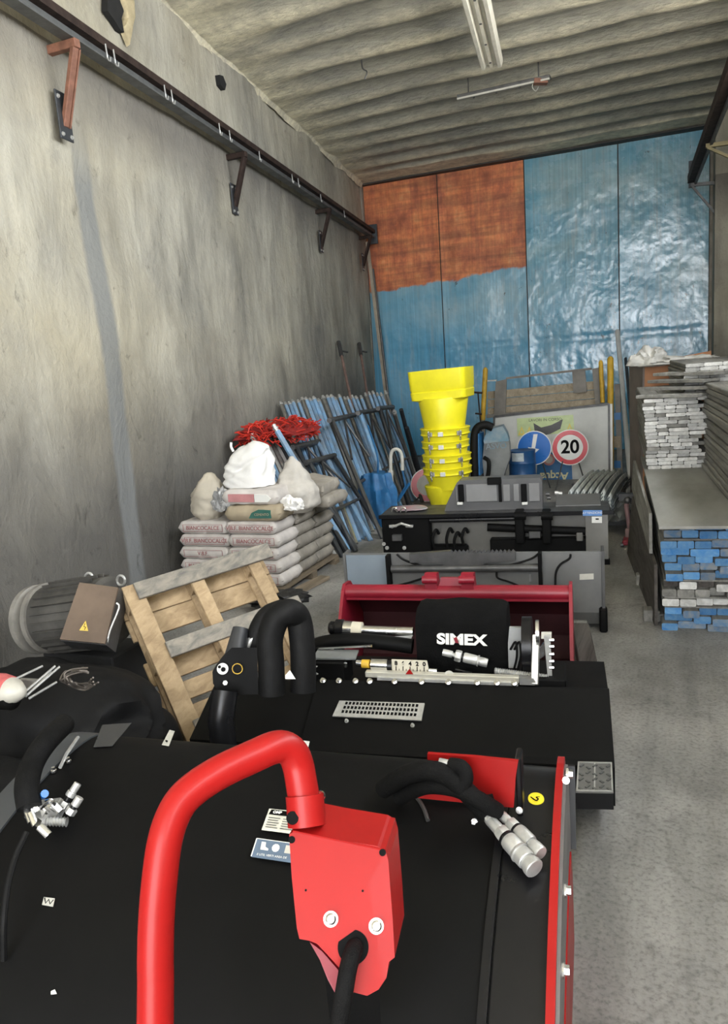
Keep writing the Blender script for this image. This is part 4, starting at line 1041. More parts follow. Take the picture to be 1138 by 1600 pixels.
for i, (ya, yb_, xa, xb) in enumerate(segs):
    zt2, zb2 = zy(ya), zy(yb_); w1 = wy(xa, xb, ya)*0.93; xc = cxx(xa, xb, ya)
    low = w1*0.86 if i < 3 else w1*0.70
    ring('nested_section', [(zb2-0.02, low), (zb2, low*1.02), (zt2-0.085, w1*0.95), (zt2-0.08, w1*1.0), (zt2-0.07, w1*1.04), (zt2-0.055, w1*1.0), (zt2-0.01, w1*1.02), (zt2, w1*1.05), (zt2+0.008, w1*1.0), (zt2+0.004, w1*0.93)], 0, xc)
    for s_ in ((-0.35, 1), (0.1, 0), (0.85, 1)):
        a = -math.pi/2+s_[0]
        p = Vector((xc+math.cos(a)*w1*1.02, CY+math.sin(a)*w1*1.02, zt2-0.05)); nn_ = Vector((math.cos(a), math.sin(a), 0)); tt = Vector((-nn_.y, nn_.x, 0))
        rm_ = Matrix((tt, nn_, Vector((0, 0, 1)))).transposed()
        bm = BM(); box(bm, p+nn_*0.008, (0.06, 0.02, 0.05), rm_, 0.004); obj('bracket_plate', bm, ZINC if s_[1] else WHITE, t)
        if s_[1]:
            bm = BM()
            for q_ in range(4):
                cc = p+nn_*0.03+Vector((0, 0, 0.02-0.028*q_))
                ax = tt if q_ % 2 else nn_
                pts = [cc+(ax*math.cos(u)*0.009+Vector((0, 0, 1))*math.sin(u)*0.017) for u in [k*math.pi/4 for k in range(9)]]
                tube(bm, pts, 0.004, 5, caps=False)
            obj('chain', bm, STEEL, t, smooth=True)
lw1 = wy(668, 722, 762); lw2 = wy(674, 706, 795)
ring('lowest_section', [(0.02, lw2*0.75), (zy(795), lw2), (zy(778), lw1*0.78), (zy(776), lw1*0.84), (zy(758), lw1*0.98), (zy(756), lw1*0.9)], 0, cxx(668, 716, 770))
# round red and white sign half hidden behind the chute
def road_sign(name, c, rad, nrm, label, kind, scale=1.0, legs=True):
    nrm = Vector(nrm).normalized(); X = Vector((0, 0, 1)).cross(nrm).normalized(); Yu = nrm.cross(X)
    t = thing(name, label, 'road sign', Vector((c.x, c.y, 0)))
    def disc(nm, r, off, th_, mat, lab=None):
        bm = BM(); cyl(bm, c+nrm*off, c+nrm*(off+th_), r, n=48); return obj(nm, bm, mat, t, smooth=30, label=lab)
    disc('back_plate', rad, -0.004, 0.006, WHITE)
    if kind == 'speed':
        disc('red_ring', rad*0.95, 0.002, 0.002, SIGN_R); disc('white_field', rad*0.70, 0.004, 0.002, WHITE)
        text_obj('sign_number', '20', rad*1.02, INK, c+nrm*0.0065, X, Yu, t, 0.001, bold=0.006, sx=0.98)
    if kind == 'arrow':
        disc('blue_field', rad*0.95, 0.002, 0.002, SIGN_B)
        bm = BM(); P2 = lambda u, v: c+nrm*0.0045+X*(u*rad)+Yu*(v*rad)
        pts = [(-0.02, 0.80), (0.22, 0.80), (0.06, -0.02), (0.30, -0.08), (-0.10, -0.42), (-0.36, 0.06), (-0.15, 0.02)]
        prism(bm, [P2(u, v) for u, v in pts], nrm*0.002); obj('white_arrow', bm, WHITE, t)
    if kind == 'ring':
        disc('red_ring', rad*0.95, 0.002, 0.002, SIGN_R); disc('white_field', rad*0.62, 0.004, 0.002, WHITE_D)
    if legs:
        for s_ in (-1, 1):
            bm = BM(); a = c-nrm*0.02+X*(s_*rad*0.35)+Yu*(-rad*0.5); b = Vector((c.x+X.x*s_*rad*0.75, c.y-nrm.y*0.15*(1 if s_ > 0 else -1), 0)); tube(bm, [a, b], 0.009, 6); obj('stand_leg', bm, STEEL_D, t)
    return t
c = at(668, 758, Y=9.4); road_sign('round_sign', c, 0.22, (0.3, -1, 0.15), 'red-rimmed round sign half hidden behind the foot of the yellow chute', 'ring', legs=True)
# ================================================================== barrier, sign board and things before the blue door
YB = 11.0
q = lambda x, y, Y=YB: at(x, y, Y=Y)
# big pale board with posters
bl, br = q(770, 760), q(953, 745); tl, tr = q(770, 652), q(951, 632)
t = thing('notice_board', 'large whitish board with stickers leaning in front of the barrier', 'board', Vector(((bl.x+br.x)/2, YB, 0)))
bl.z = br.z = 0.0
lean = Vector((0, 0.12, 0))
P = [bl, br, tr+lean, tl+lean]
M_BOARD = M_('dirty_white_board', (0.56, 0.57, 0.54), 0.5, 0, 0.2, 3, 0.05)
bm = BM(); prism(bm, P, (0, 0.02, 0)); obj('panel', bm, M_BOARD, t)
bm = BM(); e = 0.012
for a, b in ((P[3], P[2]), (P[2], P[1]), (P[3], P[0])): beam(bm, a+Vector((0, -0.004, 0)), b+Vector((0, -0.004, 0)), 0.03, 0.03, up=Vector((0, 1, 0)))
obj('edge_frame', bm, STEEL_D, t)
bm = BM(); beam(bm, P[2]+Vector((0.03, -0.02, 0)), P[1]+Vector((0.03, -0.02, 0)), 0.03, 0.03, up=Vector((0, 1, 0))); obj('white_edge', bm, WHITE, t)
def onb(u, v, o=0.004):
    """point on the board from fractions"""
    a = P[0]+(P[1]-P[0])*u; b = P[3]+(P[2]-P[3])*u
    return a+(b-a)*v+Vector((0, -o, 0))
bU = (P[1]-P[0]).normalized(); bV = (onb(0.5, 1)-onb(0.5, 0)).normalized()
def bpx(x, y, o=0.004):
    n = bU.cross(bV); n = -n if n.y > 0 else n
    return at_plane(x, y, P[0]+n*o, n)
def bquad(name, pts, mat, o, th_=0.002, parent=None, lab=None):
    bm = BM(); prism(bm, [bpx(x, y, o) for x, y in pts], bU.cross(bV)*th_ if bU.cross(bV).y < 0 else -bU.cross(bV)*th_); return obj(name, bm, mat, parent or t, label=lab)
M_PGRN = M_('pale_green_poster', (0.50, 0.60, 0.30), 0.4, 0, 0.15, 12)
M_POY = M_('yellow_poster_print', (0.75, 0.60, 0.12), 0.4, 0, 0.2, 12)
M_PDK = M_('charcoal_poster_print', (0.06, 0.06, 0.06), 0.4, 0, 0.3, 12)
M_PBL = M_('blue_poster', (0.02, 0.14, 0.34), 0.4, 0, 0.2, 9)
bquad('upper_poster', [(808, 654), (896, 648), (898, 676), (809, 682)], M_PGRN, 0.004)
for (x, y) in ((815, 672), (827, 672), (890, 667)):
    bquad('warning_triangle', [(x-5, y+8), (x+6, y+8), (x+0.5, y-6)], M_POY, 0.0065)
    bquad('triangle_mark', [(x-2, y+5), (x+3, y+5), (x+0.5, y-1)], M_PGRN, 0.009)
# dark winged silhouette in the middle of the poster
bquad('dark_print', [(834, 661), (846, 668), (862, 664), (880, 655), (876, 670), (860, 678), (848, 681), (836, 676)], M_PDK, 0.0065)
text_obj('poster_lettering', 'LAVORI IN CORSO', 0.055, M_PDK, bpx(852, 656, 0.008), bU, bV, t, 0.0006)
bquad('lower_poster', [(858, 706), (893, 712), (895, 752), (838, 757), (840, 720)], M_PBL, 0.004)
# (the poster hangs the wrong way up: its word reads upside down)
text_obj('poster_word', 'Acqua', 0.155, M_('cream_lettering', (0.72, 0.70, 0.42), 0.5, 0, 0.1, 9), bpx(866, 744, 0.008), -bU, -bV, t, 0.001, bold=0.004)
bm = BM(); cc = bpx(858, 718, 0.008); n_ = bU.cross(bV); n_ = -n_ if n_.y > 0 else n_
cyl(bm, cc, cc+n_*0.003, 0.085, n=28); obj('round_sticker', bm, M_PINK, t)
bm = BM(); cyl(bm, cc+n_*0.002, cc+n_*0.006, 0.055, n=28); obj('round_sticker_centre', bm, WHITE_D, t)

# barrier of planks with steel frame and yellow posts
M_BWOOD = wood_mat('dusty_plank', (0.20, 0.165, 0.11), (0.40, 0.34, 0.25), 0.2)
M_BGREY = M_('dusty_grey_steel', (0.23, 0.215, 0.19), 0.7, 0.2, 0.3, 6, 0.15)
YF = YB+0.4
qf = lambda x, y: at(x, y, Y=YF)
t = thing('site_barrier', 'timber and steel site barrier with yellow posts standing behind the whitish board', 'barrier', Vector((qf(850, 650).x, YF, 0)))
def pan(name, pts, mat, dy=0.0, th_=0.04): bm = BM(); prism(bm, [qf(x, y)+Vector((0, dy, 0)) for x, y in pts], (0, th_, 0)); return obj(name, bm, mat, t)
def strip(name, p, q_, w_, mat, dy=0.0, th_=0.04): bm = BM(); beam(bm, qf(*p)+Vector((0, dy, 0)), qf(*q_)+Vector((0, dy, 0)), w_, th_, up=Vector((0, 1, 0))); return obj(name, bm, mat, t)
for k in range(3):
    y0 = 0.34*k
    pan('plank', [(762, 612+13*k), (945, 594+14*k), (945, 607+14*k), (762, 624+13*k)], M_BWOOD, 0.004*k)
strip('top_rail', (792, 591), (925, 576), 0.03, M_BGREY, -0.03)
strip('lower_rail', (762, 650), (952, 633), 0.05, M_BGREY, -0.05)
pan('upright_plate', [(776, 596), (793, 592), (791, 648), (773, 650)], M_BGREY, -0.05, 0.03)
pan('upright_plate', [(895, 579), (915, 577), (918, 612), (897, 614)], M_BGREY, -0.05, 0.03)
pan('upright_plate', [(926, 576), (938, 574), (945, 640), (932, 641)], M_BGREY, -0.045, 0.03)
strip('cross_pin', (758, 595), (778, 594), 0.02, ZINC, -0.06)
for (x0, y0, x1, y1, w_, lb) in ((761, 577, 757, 655, 0.075, None), (940, 566, 943, 628, 0.06, None), (955, 560, 956, 760, 0.085, None)):
    a, b = qf(x0, y0), qf(x1, y1)
    if y1 > 700: b.z = 0.0
    if y1 < 640 : pass
    bm = BM(); a2 = a+Vector((0, -0.09, 0)); b2 = b+Vector((0, -0.09, 0)); tube(bm, [b2, a2, a2+Vector((0, 0, 0.03))], lambda s: w_/2 if s < 0.9 else w_/2*0.4, 10); obj('yellow_post', bm, YEL_P, t, smooth=True, label='yellow painted post')
bm = BM(); beam(bm, qf(757, 655)+Vector((0, -0.08, 0)), Vector((qf(757, 655).x, YF-0.08, 0)), 0.05, 0.05); obj('frame_leg', bm, M_BGREY, t); bm = BM()
beam(bm, qf(965, 600)+Vector((0, -0.02, 0)), Vector((qf(968, 600).x, YF-0.02, 0)), 0.07, 0.04)
obj('frame_leg', bm, M_BGREY, t)
for k, y in enumerate((650, 690, 725)):
    bm = BM(); p = qf(962, y); box(bm, p+Vector((0.03, -0.02, 0)), (0.09, 0.06, 0.16 if k % 2 else 0.1)); obj('side_panel_strip', bm, M_PBL if k % 2 == 0 else M_BWOOD, t)
# thin valve stem by the left post
bm = BM(); a, b = q(747, 613), q(752, 668); tube(bm, [Vector((b.x, YB, 0)), b, a], 0.01, 6); tube(bm, [q(741, 613), q(754, 614)], 0.016, 6); tube(bm, [q(743, 646), q(753, 647)], 0.014, 6)
mesh_thing('thin_stand', bm, RUST, 'thin rusty rod with short crossbars left of the barrier', 'rod')

c = q(891, 699, 10.3); road_sign('speed_sign', c, 0.235, (0.08, -1, 0.05), 'round white road sign with red rim and black number 20', 'speed')
c = q(835, 700, 10.15); road_sign('direction_sign', c, 0.225, (0.0, -1, 0.08), 'round blue road sign with a white downward arrow', 'arrow')
# blue oil drum
yd = 9.55; bx_ = at(817, 740, Y=yd).x; top_ = at(817, 703, Y=yd).z; rr_ = (at(838, 720, Y=yd).x-at(797, 720, Y=yd).x)/2
t = thing('oil_drum', 'dark blue steel drum with a faded label in front of the arrow sign', 'drum', (bx_, yd, 0))
M_DRUM = M_('dark_blue_drum_paint', (0.015, 0.075, 0.20), 0.4, 0.1, 0.3, 6, 0.1)
bm = BM(); H = top_; pr_ = [(0, rr_*0.98), (0.01, rr_*1.03), (0.03, rr_)]
for k in range(1, 4):
    z = H*k/4; pr_ += [(z-0.02, rr_), (z, rr_*1.04), (z+0.02, rr_)]
pr_ += [(H-0.02, rr_), (H, rr_*1.03), (H-0.005, rr_*0.97), (H-0.015, rr_*0.2)]
lathe(bm, (bx_, yd, 0), (0, 0, 1), pr_, 32); obj('drum_shell', bm, M_DRUM, t, smooth=35)
bm = BM(); sec = []
for i in range(9):
    a = math.pi*(1.30+0.30*i/8); sec.append((bx_+math.cos(a)*rr_*1.03, yd+math.sin(a)*rr_*1.03))
for i in range(8):
    v = [bm.verts.new((sec[i][0], sec[i][1], H*0.80)), bm.verts.new((sec[i+1][0], sec[i+1][1], H*0.80)), bm.verts.new((sec[i+1][0], sec[i+1][1], H*0.97)), bm.verts.new((sec[i][0], sec[i][1], H*0.97))]; bm.faces.new(v)
obj('paper_label', bm, M_('faded_pale_label', (0.45, 0.50, 0.52), 0.6, 0, 0.35, 15), t, label='faded white label')
# faceted grey-blue tank with black hose
yt = 9.05; T_ = lambda x, y, Y=yt: at(x, y, Y=Y)
t = thing('mixer_tank', 'faceted grey tank with worn blue top and black hose beside the yellow chute', 'tank', Vector((T_(775, 700).x, yt, 0)))
M_TANK = M_('worn_grey_tank', (0.20, 0.21, 0.21), 0.6, 0.1, 0.4, 3.5, 0.15)
M_TANKB = M_('worn_blue_tank', (0.09, 0.20, 0.28), 0.55, 0.1, 0.6, 6, 0.2, col2=(0.28, 0.30, 0.30))
prof = [(757, 690), (762, 677), (790, 677), (796, 694), (797, 714), (787, 745), (757, 750), (754, 720)]
fr_ = [T_(x, y) for x, y in prof]; bk_ = [p+Vector((-0.05, 0.30, 0.0)) for p in fr_]; ctr = sum(fr_, Vector())/len(fr_)
mid_ = [ctr+(p-ctr)*1.03+Vector((0, 0.04, 0)) for p in fr_]
bm = BM(); loft(bm, [fr_, mid_, [p+Vector((-0.04, 0.20, 0)) for p in mid_], bk_]); obj('tank_body', bm, M_TANK, t, smooth=20)
cap_ = [(756, 688), (762, 671), (786, 666), (793, 678), (796, 689), (757, 693)]
fr2 = [T_(x, y)+Vector((0, -0.012, 0)) for x, y in cap_]; bm = BM(); prism(bm, fr2, (-0.05, 0.30, 0)); obj('blue_lid', bm, M_TANKB, t)
bm = BM(); beam(bm, T_(748, 676), T_(750, 740), 0.07, 0.25, up=Vector((0, 1, 0))); obj('blue_side_frame', bm, M_PBL, t)
bm = BM(); tube(bm, [T_(770, 668, yt-.05), T_(757, 664, yt-.08), T_(744, 672, yt-.1), T_(741, 700, yt-.12), T_(742, 740, yt-.12), Vector((T_(744, 760).x, yt-.1, 0.1))], 0.05, 10, 6); obj('thick_hose', bm, RUBBER, t, smooth=True)
bm = BM(); tube(bm, [T_(757, 715, yt-.1), T_(764, 722, yt-.14), T_(762, 745, yt-.14), T_(752, 758, yt-.1)], 0.025, 8, 6); obj('thin_hose', bm, RUBBER, t, smooth=True)
bm = BM(); b = T_(775, 765); boxb(bm, b.x-0.18, b.x+0.15, yt, yt+0.3, 0, b.z); obj('base', bm, STEEL_D, t)
text_obj('stencil_lettering', 'ASVO', 0.10, M_TANKB, T_(776, 697)+Vector((0, -0.015, 0)), (1, 0, 0.05), (0, 0, 1), t, 0.001)
# bundle of corrugated galvanised sheets, curling over
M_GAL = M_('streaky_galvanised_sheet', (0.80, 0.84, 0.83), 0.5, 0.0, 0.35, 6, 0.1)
yy = 8.3
M_GALD = M_('dark_sheet_stripe', (0.22, 0.26, 0.27), 0.6, 0.1, 0.4, 6, 0.1)
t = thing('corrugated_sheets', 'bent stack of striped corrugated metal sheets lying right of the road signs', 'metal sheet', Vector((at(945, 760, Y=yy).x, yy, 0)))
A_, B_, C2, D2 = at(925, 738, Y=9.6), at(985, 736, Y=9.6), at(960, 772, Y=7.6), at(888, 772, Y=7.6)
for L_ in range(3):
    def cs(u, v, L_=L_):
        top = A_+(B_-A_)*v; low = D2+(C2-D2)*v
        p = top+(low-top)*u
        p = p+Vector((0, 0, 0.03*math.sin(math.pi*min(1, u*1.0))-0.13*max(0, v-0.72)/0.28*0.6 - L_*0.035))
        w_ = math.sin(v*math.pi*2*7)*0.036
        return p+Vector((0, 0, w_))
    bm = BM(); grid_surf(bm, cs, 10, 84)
    for f_i, f in enumerate(bm.faces): f.material_index = 1 if ((f_i % 84)//6) % 2 else 0  # pale on the wave crests, dark in the troughs
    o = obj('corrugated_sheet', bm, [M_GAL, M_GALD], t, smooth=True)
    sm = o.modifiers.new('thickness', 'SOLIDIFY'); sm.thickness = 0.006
for k in range(2):
    bm = BM(); p = A_+(C2-A_)*(0.3+0.45*k); boxb(bm, p.x-0.28, p.x+0.3, p.y-0.05, p.y+0.05, 0, p.z-0.06)
    obj('support_trestle', bm, STEEL_D, t)
# pale crumpled sheet falling off to the right behind the machine
crumple('dusty_sheet', at(966, 800, Z=0.12), 0.16, 0.5, 0.16, M_('dusty_grey_cloth', (0.26, 0.27, 0.26), 0.85, 0, 0.4, 6, 0.3), 'dusty grey sheet hanging down to the floor right of the black frame', 'sheet', 33, 0.4, 1.8, 4, fold=0.3)
# red trolley jack
p = at(985, 852, Z=0)
t = thing('trolley_jack', 'small red jack with an upright grey handle on the floor by the timber pile', 'jack', p)
bm = BM(); box(bm, p+Vector((0, 0, 0.045)), (0.12, 0.2, 0.05), None, 0.01); obj('jack_body', bm, RED_D, t)
bm = BM(); box(bm, p+Vector((0.0, 0.05, 0.10)), (0.09, 0.06, 0.10), None, 0.01); obj('lift_head', bm, M_('dusty_pink_grey', (0.30, 0.20, 0.19), 0.7, 0.1, 0.3, 9), t)
for s_ in (-1, 1):
    for f_ in (-1, 1):
        bm = BM(); cyl(bm, p+Vector((s_*0.05, f_*0.08, 0.022)), p+Vector((s_*0.075, f_*0.08, 0.022)), 0.022, n=12); obj('castor', bm, STEEL_D, t)
bm = BM(); h0 = p+Vector((0, 0.05, 0.10)); tube(bm, [h0, Vector((h0.x-0.04, h0.y+0.1, 0.34)), at(981, 785, Y=h0.y+0.1)], 0.022, 8); obj('handle', bm, M_('dusty_red_grey_handle', (0.24, 0.14, 0.14), 0.7, 0.1, 0.3, 9), t, smooth=True)
bm = BM(); e_ = at(981, 782, Y=h0.y+0.1); bmesh.ops.create_uvsphere(bm, u_segments=12, v_segments=8, radius=0.035, matrix=Matrix.Translation(e_)); obj('handle_knob', bm, STEEL_D, t, smooth=True)
# ================================================================== row of machine attachments down the middle
def mframe(P, deg):
    a = R(deg); e1 = Vector((math.cos(a), math.sin(a), 0)); e2 = Vector((-math.sin(a), math.cos(a), 0)); P = Vector(P)
    L = lambda b, c, z: P+e1*b+e2*c+Vector((0, 0, z))
    def onp(x, y, o=0.0):
        return at_plane(x, y, P+e2*o, e2)
    def loc(p):
        d = Vector(p)-P; return d.dot(e1), d.dot(e2), p[2]
    rm = Matrix.Rotation(a, 3, 'Z')
    def bx(bm, b0, b1, c0, c1, z0, z1, bev=0.0, mi=0):
        return box(bm, L((b0+b1)/2, (c0+c1)/2, (z0+z1)/2), (abs(b1-b0), abs(c1-c0), abs(z1-z0)), rm, bev, mi)
    def ext(bm, b0, b1, prof, mi=0):
        """profile of (c, z) points swept from b0 to b1"""
        prism(bm, [L(b0, c, z) for c, z in prof], e1*(b1-b0), mi)
    return L, onp, loc, bx, ext, e1, e2
def part(name, fn, mat, t, smooth=False, label=None):
    bm = BM(); fn(bm); return obj(name, bm, mat, t, smooth=smooth, label=label)

# ---------------------------------------- farthest: black frame attachment
L, onp, loc, bx, ext, e1, e2 = mframe((-.63, 6.57, 0), 7)
GREY_L = M_('satin_grey_panel', (0.24, 0.235, 0.22), 0.35, 0.5, 0.25, 3, 0.05)
W = 2.0
t = thing('frame_attachment', 'black framed machine attachment with grey panels and blue and white stickers, farthest of the row', 'machine', L(-W/2, 0.2, 0))
zt = onp(948, 797).z
bl_ = loc(onp(597, 806))[0]; br_ = loc(onp(950, 800))[0]
print('far machine', bl_, br_, zt)
part('top_deck', lambda bm: bx(bm, bl_-0.01, br_+0.02, -0.03, 0.42, zt-0.025, zt), STEEL_D, t)
part('deck_edge', lambda bm: bx(bm, bl_-0.02, br_+0.05, -0.05, -0.03, zt-0.03, zt+0.006, 0.004), BLACK_G, t)
part('back_plate', lambda bm: bx(bm, bl_+0.05, br_-0.02, 0.10, 0.12, 0.04, zt-0.03), GREY_L, t, label='satin grey back panel')
part('side_plate', lambda bm: ext(bm, br_-0.18, br_, [(-0.01, 0.0), (-0.01, zt-0.03), (0.10, zt-0.03), (0.10, 0.0)]), GREY_L, t, label='grey right cheek with stickers')
part('side_plate', lambda bm: ext(bm, bl_, bl_+0.04, [(-0.04, 0.0), (-0.02, zt-0.03), (0.3, zt-0.03), (0.3, 0.0)]), BLACK, t)
def f(bm):
    a, b = loc(onp(597, 812))[0], loc(onp(672, 812))[0]
    bx(bm, a, b, -0.03, 0.08, 0.08, zt-0.03, 0.01)
part('left_housing', f, BLACK, t)
for k, (x, y) in enumerate(((614, 822), (640, 822))):
    c = onp(x, y, -0.04); part('lug', lambda bm, c=c: box(bm, c, (0.07, 0.03, 0.025), Matrix.Rotation(R(7+20*(1-2*k)), 3, 'Z'), 0.004), ZINC, t)
    c = onp(620+k*3, 838, -0.04); 
part('lug_cross', lambda bm: tube(bm, [onp(612, 824, -0.05), onp(627, 818, -0.06), onp(645, 823, -0.05)], 0.012, 6), ZINC, t)
part('drain_box', lambda bm: box(bm, onp(621, 840, -0.05), (0.09, 0.05, 0.06), Matrix.Rotation(R(7), 3, 'Z'), 0.006), STEEL_D, t)
for (x, y) in ((605, 856), (632, 856), (600, 850)):
    part('bolt', lambda bm, x=x, y=y: hexbolt(bm, onp(x, y, -0.032), -e2, 0.012, 0.012), ZINC, t)
part('cross_pipe', lambda bm: cyl(bm, onp(672, 813, -0.02), onp(806, 810, -0.02), 0.022, n=14), BLACK_G, t, smooth=30)
part('ripper_shaft', lambda bm: cyl(bm, onp(762, 824, 0.0), onp(915, 830, 0.0), 0.035, n=16), BLACK, t, smooth=30)
part('rotor_housing', lambda bm: bx(bm, loc(onp(765, 830))[0], loc(onp(918, 830))[0], 0.0, 0.1, 0.02, 0.22, 0.01), BLACK, t)
for (x0, x1, y0, y1) in ((806, 820, 800, 850), (848, 862, 800, 850)):
    part('hook_bracket', lambda bm: (bx(bm, loc(onp(x0, 830))[0], loc(onp(x1, 830))[0], -0.06, 0.09, onp(x0, y1, -.06).z, onp(x0, y0, -.06).z, 0.008), cyl(bm, onp(x0-2, y0+6, -0.05), onp(x1+2, y0+6, -0.05), 0.035, n=14)), BLACK, t)
part('valve_block', lambda bm: box(bm, onp(836, 835, -0.02), (0.10, 0.06, 0.06), Matrix.Rotation(R(7), 3, 'Z'), 0.006), STEEL_D, t)
part('grey_cap', lambda bm: box(bm, onp(906, 838, -0.02), (0.055, 0.03, 0.08), Matrix.Rotation(R(7), 3, 'Z'), 0.006), GREY_L, t)
for (x, yt_, yb_) in ((678, 828, 856), (700, 826, 858), (712, 832, 858), (724, 826, 850)):
    part('hydraulic_hose', lambda bm, x=x: tube(bm, [onp(x, yb_, 0.02), onp(x-2, (yt_+yb_)/2, -0.01), onp(x+3, yt_, 0.0), onp(x+8, yt_+6, 0.03)], 0.014, 8, 5), RUBBER, t, smooth=True)
part('motor_body', lambda bm: bx(bm, loc(onp(668, 840))[0], loc(onp(730, 840))[0], 0.02, 0.09, 0.02, 0.17, 0.02), BLACK, t)
stk = lambda nm, pts, mat, o, t_, oo=None: part(nm, lambda bm: prism(bm, [onp(x, y, o) for x, y in pts], -e2*0.002), mat, t_)
stk('blue_sticker', [(911, 797), (941, 797), (941, 806), (911, 806)], M_('pale_blue_sticker', (0.12, 0.28, 0.62), 0.4, 0, 0.2, 30), -0.055, t)
text_obj('sticker_lettering', 'ATTENZIONE', 0.026, WHITE, onp(926, 801.5, -0.0585), e1, (0, 0, 1), t, 0.0004)
stk('white_sticker', [(925, 807), (941, 807), (941, 817), (925, 817)], WHITE, -0.055, t)
stk('sticker_mark', [(931, 810), (936, 810), (936, 812), (931, 812)], INK, -0.058, t)
part('foot', lambda bm: bx(bm, br_-0.07, br_+0.01, -0.05, 0.02, 0.0, 0.04), BLACK, t)
# things standing on that deck
GREY_C = M_('charcoal_plastic_case', (0.10, 0.10, 0.102), 0.38, 0.0, 0.25, 4, 0.08)
GREY_CL = M_('light_charcoal_panel', (0.23, 0.23, 0.23), 0.4, 0.1, 0.25, 3, 0.08)
co = 0.10
pz = lambda x, y, o=co: onp(x, y, o)
t2 = thing('tool_case', 'dark grey ribbed plastic case with latches standing on top of the farthest attachment', 'case', L(-0.9, 0.15, zt))
base = zt+0.002; topz = pz(800, 748).z
b0, b1 = loc(pz(694, 785))[0], loc(pz(848, 785))[0]; bt0 = loc(pz(714, 752))[0]
def cf_(bm):
    poly = [(b0, base), (b1, base), (b1, topz-0.03), (b1-0.02, topz), (bt0+0.03, topz), (bt0, topz-0.02), (b0+0.02, base+0.06)]
    prism(bm, [L(b, co, z) for b, z in poly], e2*0.2)
part('case_body', cf_, GREY_C, t2)
def pan_(x0, x1, y0, y1, o, mat, nm, th_=0.012):
    a, b = pz(x0, y0, o), pz(x1, y1, o)
    part(nm, lambda bm: bx(bm, loc(a)[0], loc(b)[0], o-th_, o, b.z, a.z, 0.004), mat, t2)
pan_(728, 778, 757, 783, co, GREY_CL, 'front_panel'); pan_(786, 798, 757, 783, co, GREY_CL, 'front_panel'); pan_(826, 844, 755, 783, co, GREY_CL, 'front_panel'); pan_(712, 716, 760, 783, co, GREY_CL, 'front_panel'); pan_(802, 812, 756, 783, co, GREY_CL, 'front_panel')
pan_(716, 726, 757, 784, co, BLACK, 'dark_rib', 0.02); pan_(814, 824, 756, 784, co, BLACK, 'dark_rib', 0.02); pan_(779, 785, 757, 784, co, BLACK, 'dark_rib', 0.016)
pan_(762, 784, 746, 756, co, BLACK, 'carry_handle', 0.04)
for x in (719, 820): pan_(x-4, x+5, 784, 788, co, WHITE, 'latch', 0.03)
for (x, y) in ((856, 772), (858, 778), (870, 770), (876, 771)):
    part('loose_coupling', lambda bm, x=x, y=y: cyl(bm, pz(x-3, y, 0.15), pz(x+3, y, 0.15), 0.016, n=10), ZINC if x > 865 else STEEL_D, t, smooth=30)
part('deck_wedge', lambda bm: prism(bm, [L(loc(pz(868, 780))[0], 0.2, zt), L(loc(pz(868, 780))[0], 0.4, zt+0.06), L(br_-0.05, 0.4, zt+0.06), L(br_-0.05, 0.2, zt)], (0, 0, 0.012)), GREY_P, t)
crumple('printed_cloth', L(bl_+0.22, 0.2, zt+0.018), 0.16, 0.14, 0.014, M_('red_blue_printed_plastic', (0.42, 0.18, 0.18), 0.4, 0, 0.2, 4, 0.1, col2=(0.18, 0.34, 0.40)), 'flat reddish and blue plastic piece lying on the left end of the far deck', 'plastic', 41, 0.2, 2.0, 3)
for (x, y) in ((616, 797), (630, 797)):
    part('shackle', lambda bm, x=x: tube(bm, [onp(x-4, y+3, -0.02), onp(x-2, y-3, -0.02), onp(x+3, y-3, -0.02), onp(x+5, y+3, -0.02)], 0.008, 6, 4), CHROME, t, smooth=True)

# ---------------------------------------- grey bucket
L, onp, loc, bx, ext, e1, e2 = mframe((-.46, 4.93, 0), 7)
b0, b1 = loc(onp(540, 865))[0], loc(onp(940, 862))[0]; H = onp(938, 862).z
print('grey', b0, b1, H)
t = thing('grey_bucket', 'wide grey steel bucket with serrated top bar and loose cables, behind the red bucket', 'bucket', L((b0+b1)/2, 0.2, 0))
GB = M_('scratched_grey_bucket_paint', (0.19, 0.192, 0.188), 0.45, 0.3, 0.3, 2.5, 0.08)
part('face_plate', lambda bm: ext(bm, b0, b1, [(0.0, H), (0.0, 0.12), (0.04, 0.03), (0.16, 0.0), (0.34, 0.0), (0.34, 0.02), (0.17, 0.02), (0.06, 0.05), (0.02, 0.13), (0.02, H)]), GB, t)
part('blue_grey_panel', lambda bm: bx(bm, loc(onp(542, 880))[0], loc(onp(608, 880))[0], -0.006, 0.0, 0.2, H-0.012), M_('blue_grey_panel', (0.24, 0.29, 0.34), 0.4, 0.1, 0.2, 2), t, label='bluish grey panel at the left end')
part('side_plate', lambda bm: ext(bm, b1, b1+0.018, [(-0.03, H+0.01), (-0.03, 0.05), (0.05, 0.0), (0.34, 0.0), (0.34, 0.05), (0.12, H+0.01)]), STEEL_D, t)
part('side_plate', lambda bm: ext(bm, b0-0.018, b0, [(-0.01, H), (-0.01, 0.05), (0.05, 0.0), (0.34, 0.0), (0.34, 0.05), (0.12, H)]), GB, t)
part('wear_plate', lambda bm: bx(bm, b1-0.02, b1+0.03, -0.05, 0.02, 0.0, 0.16, 0.01), BLACK, t)
c0, c1 = loc(onp(642, 865))[0], loc(onp(806, 865))[0]
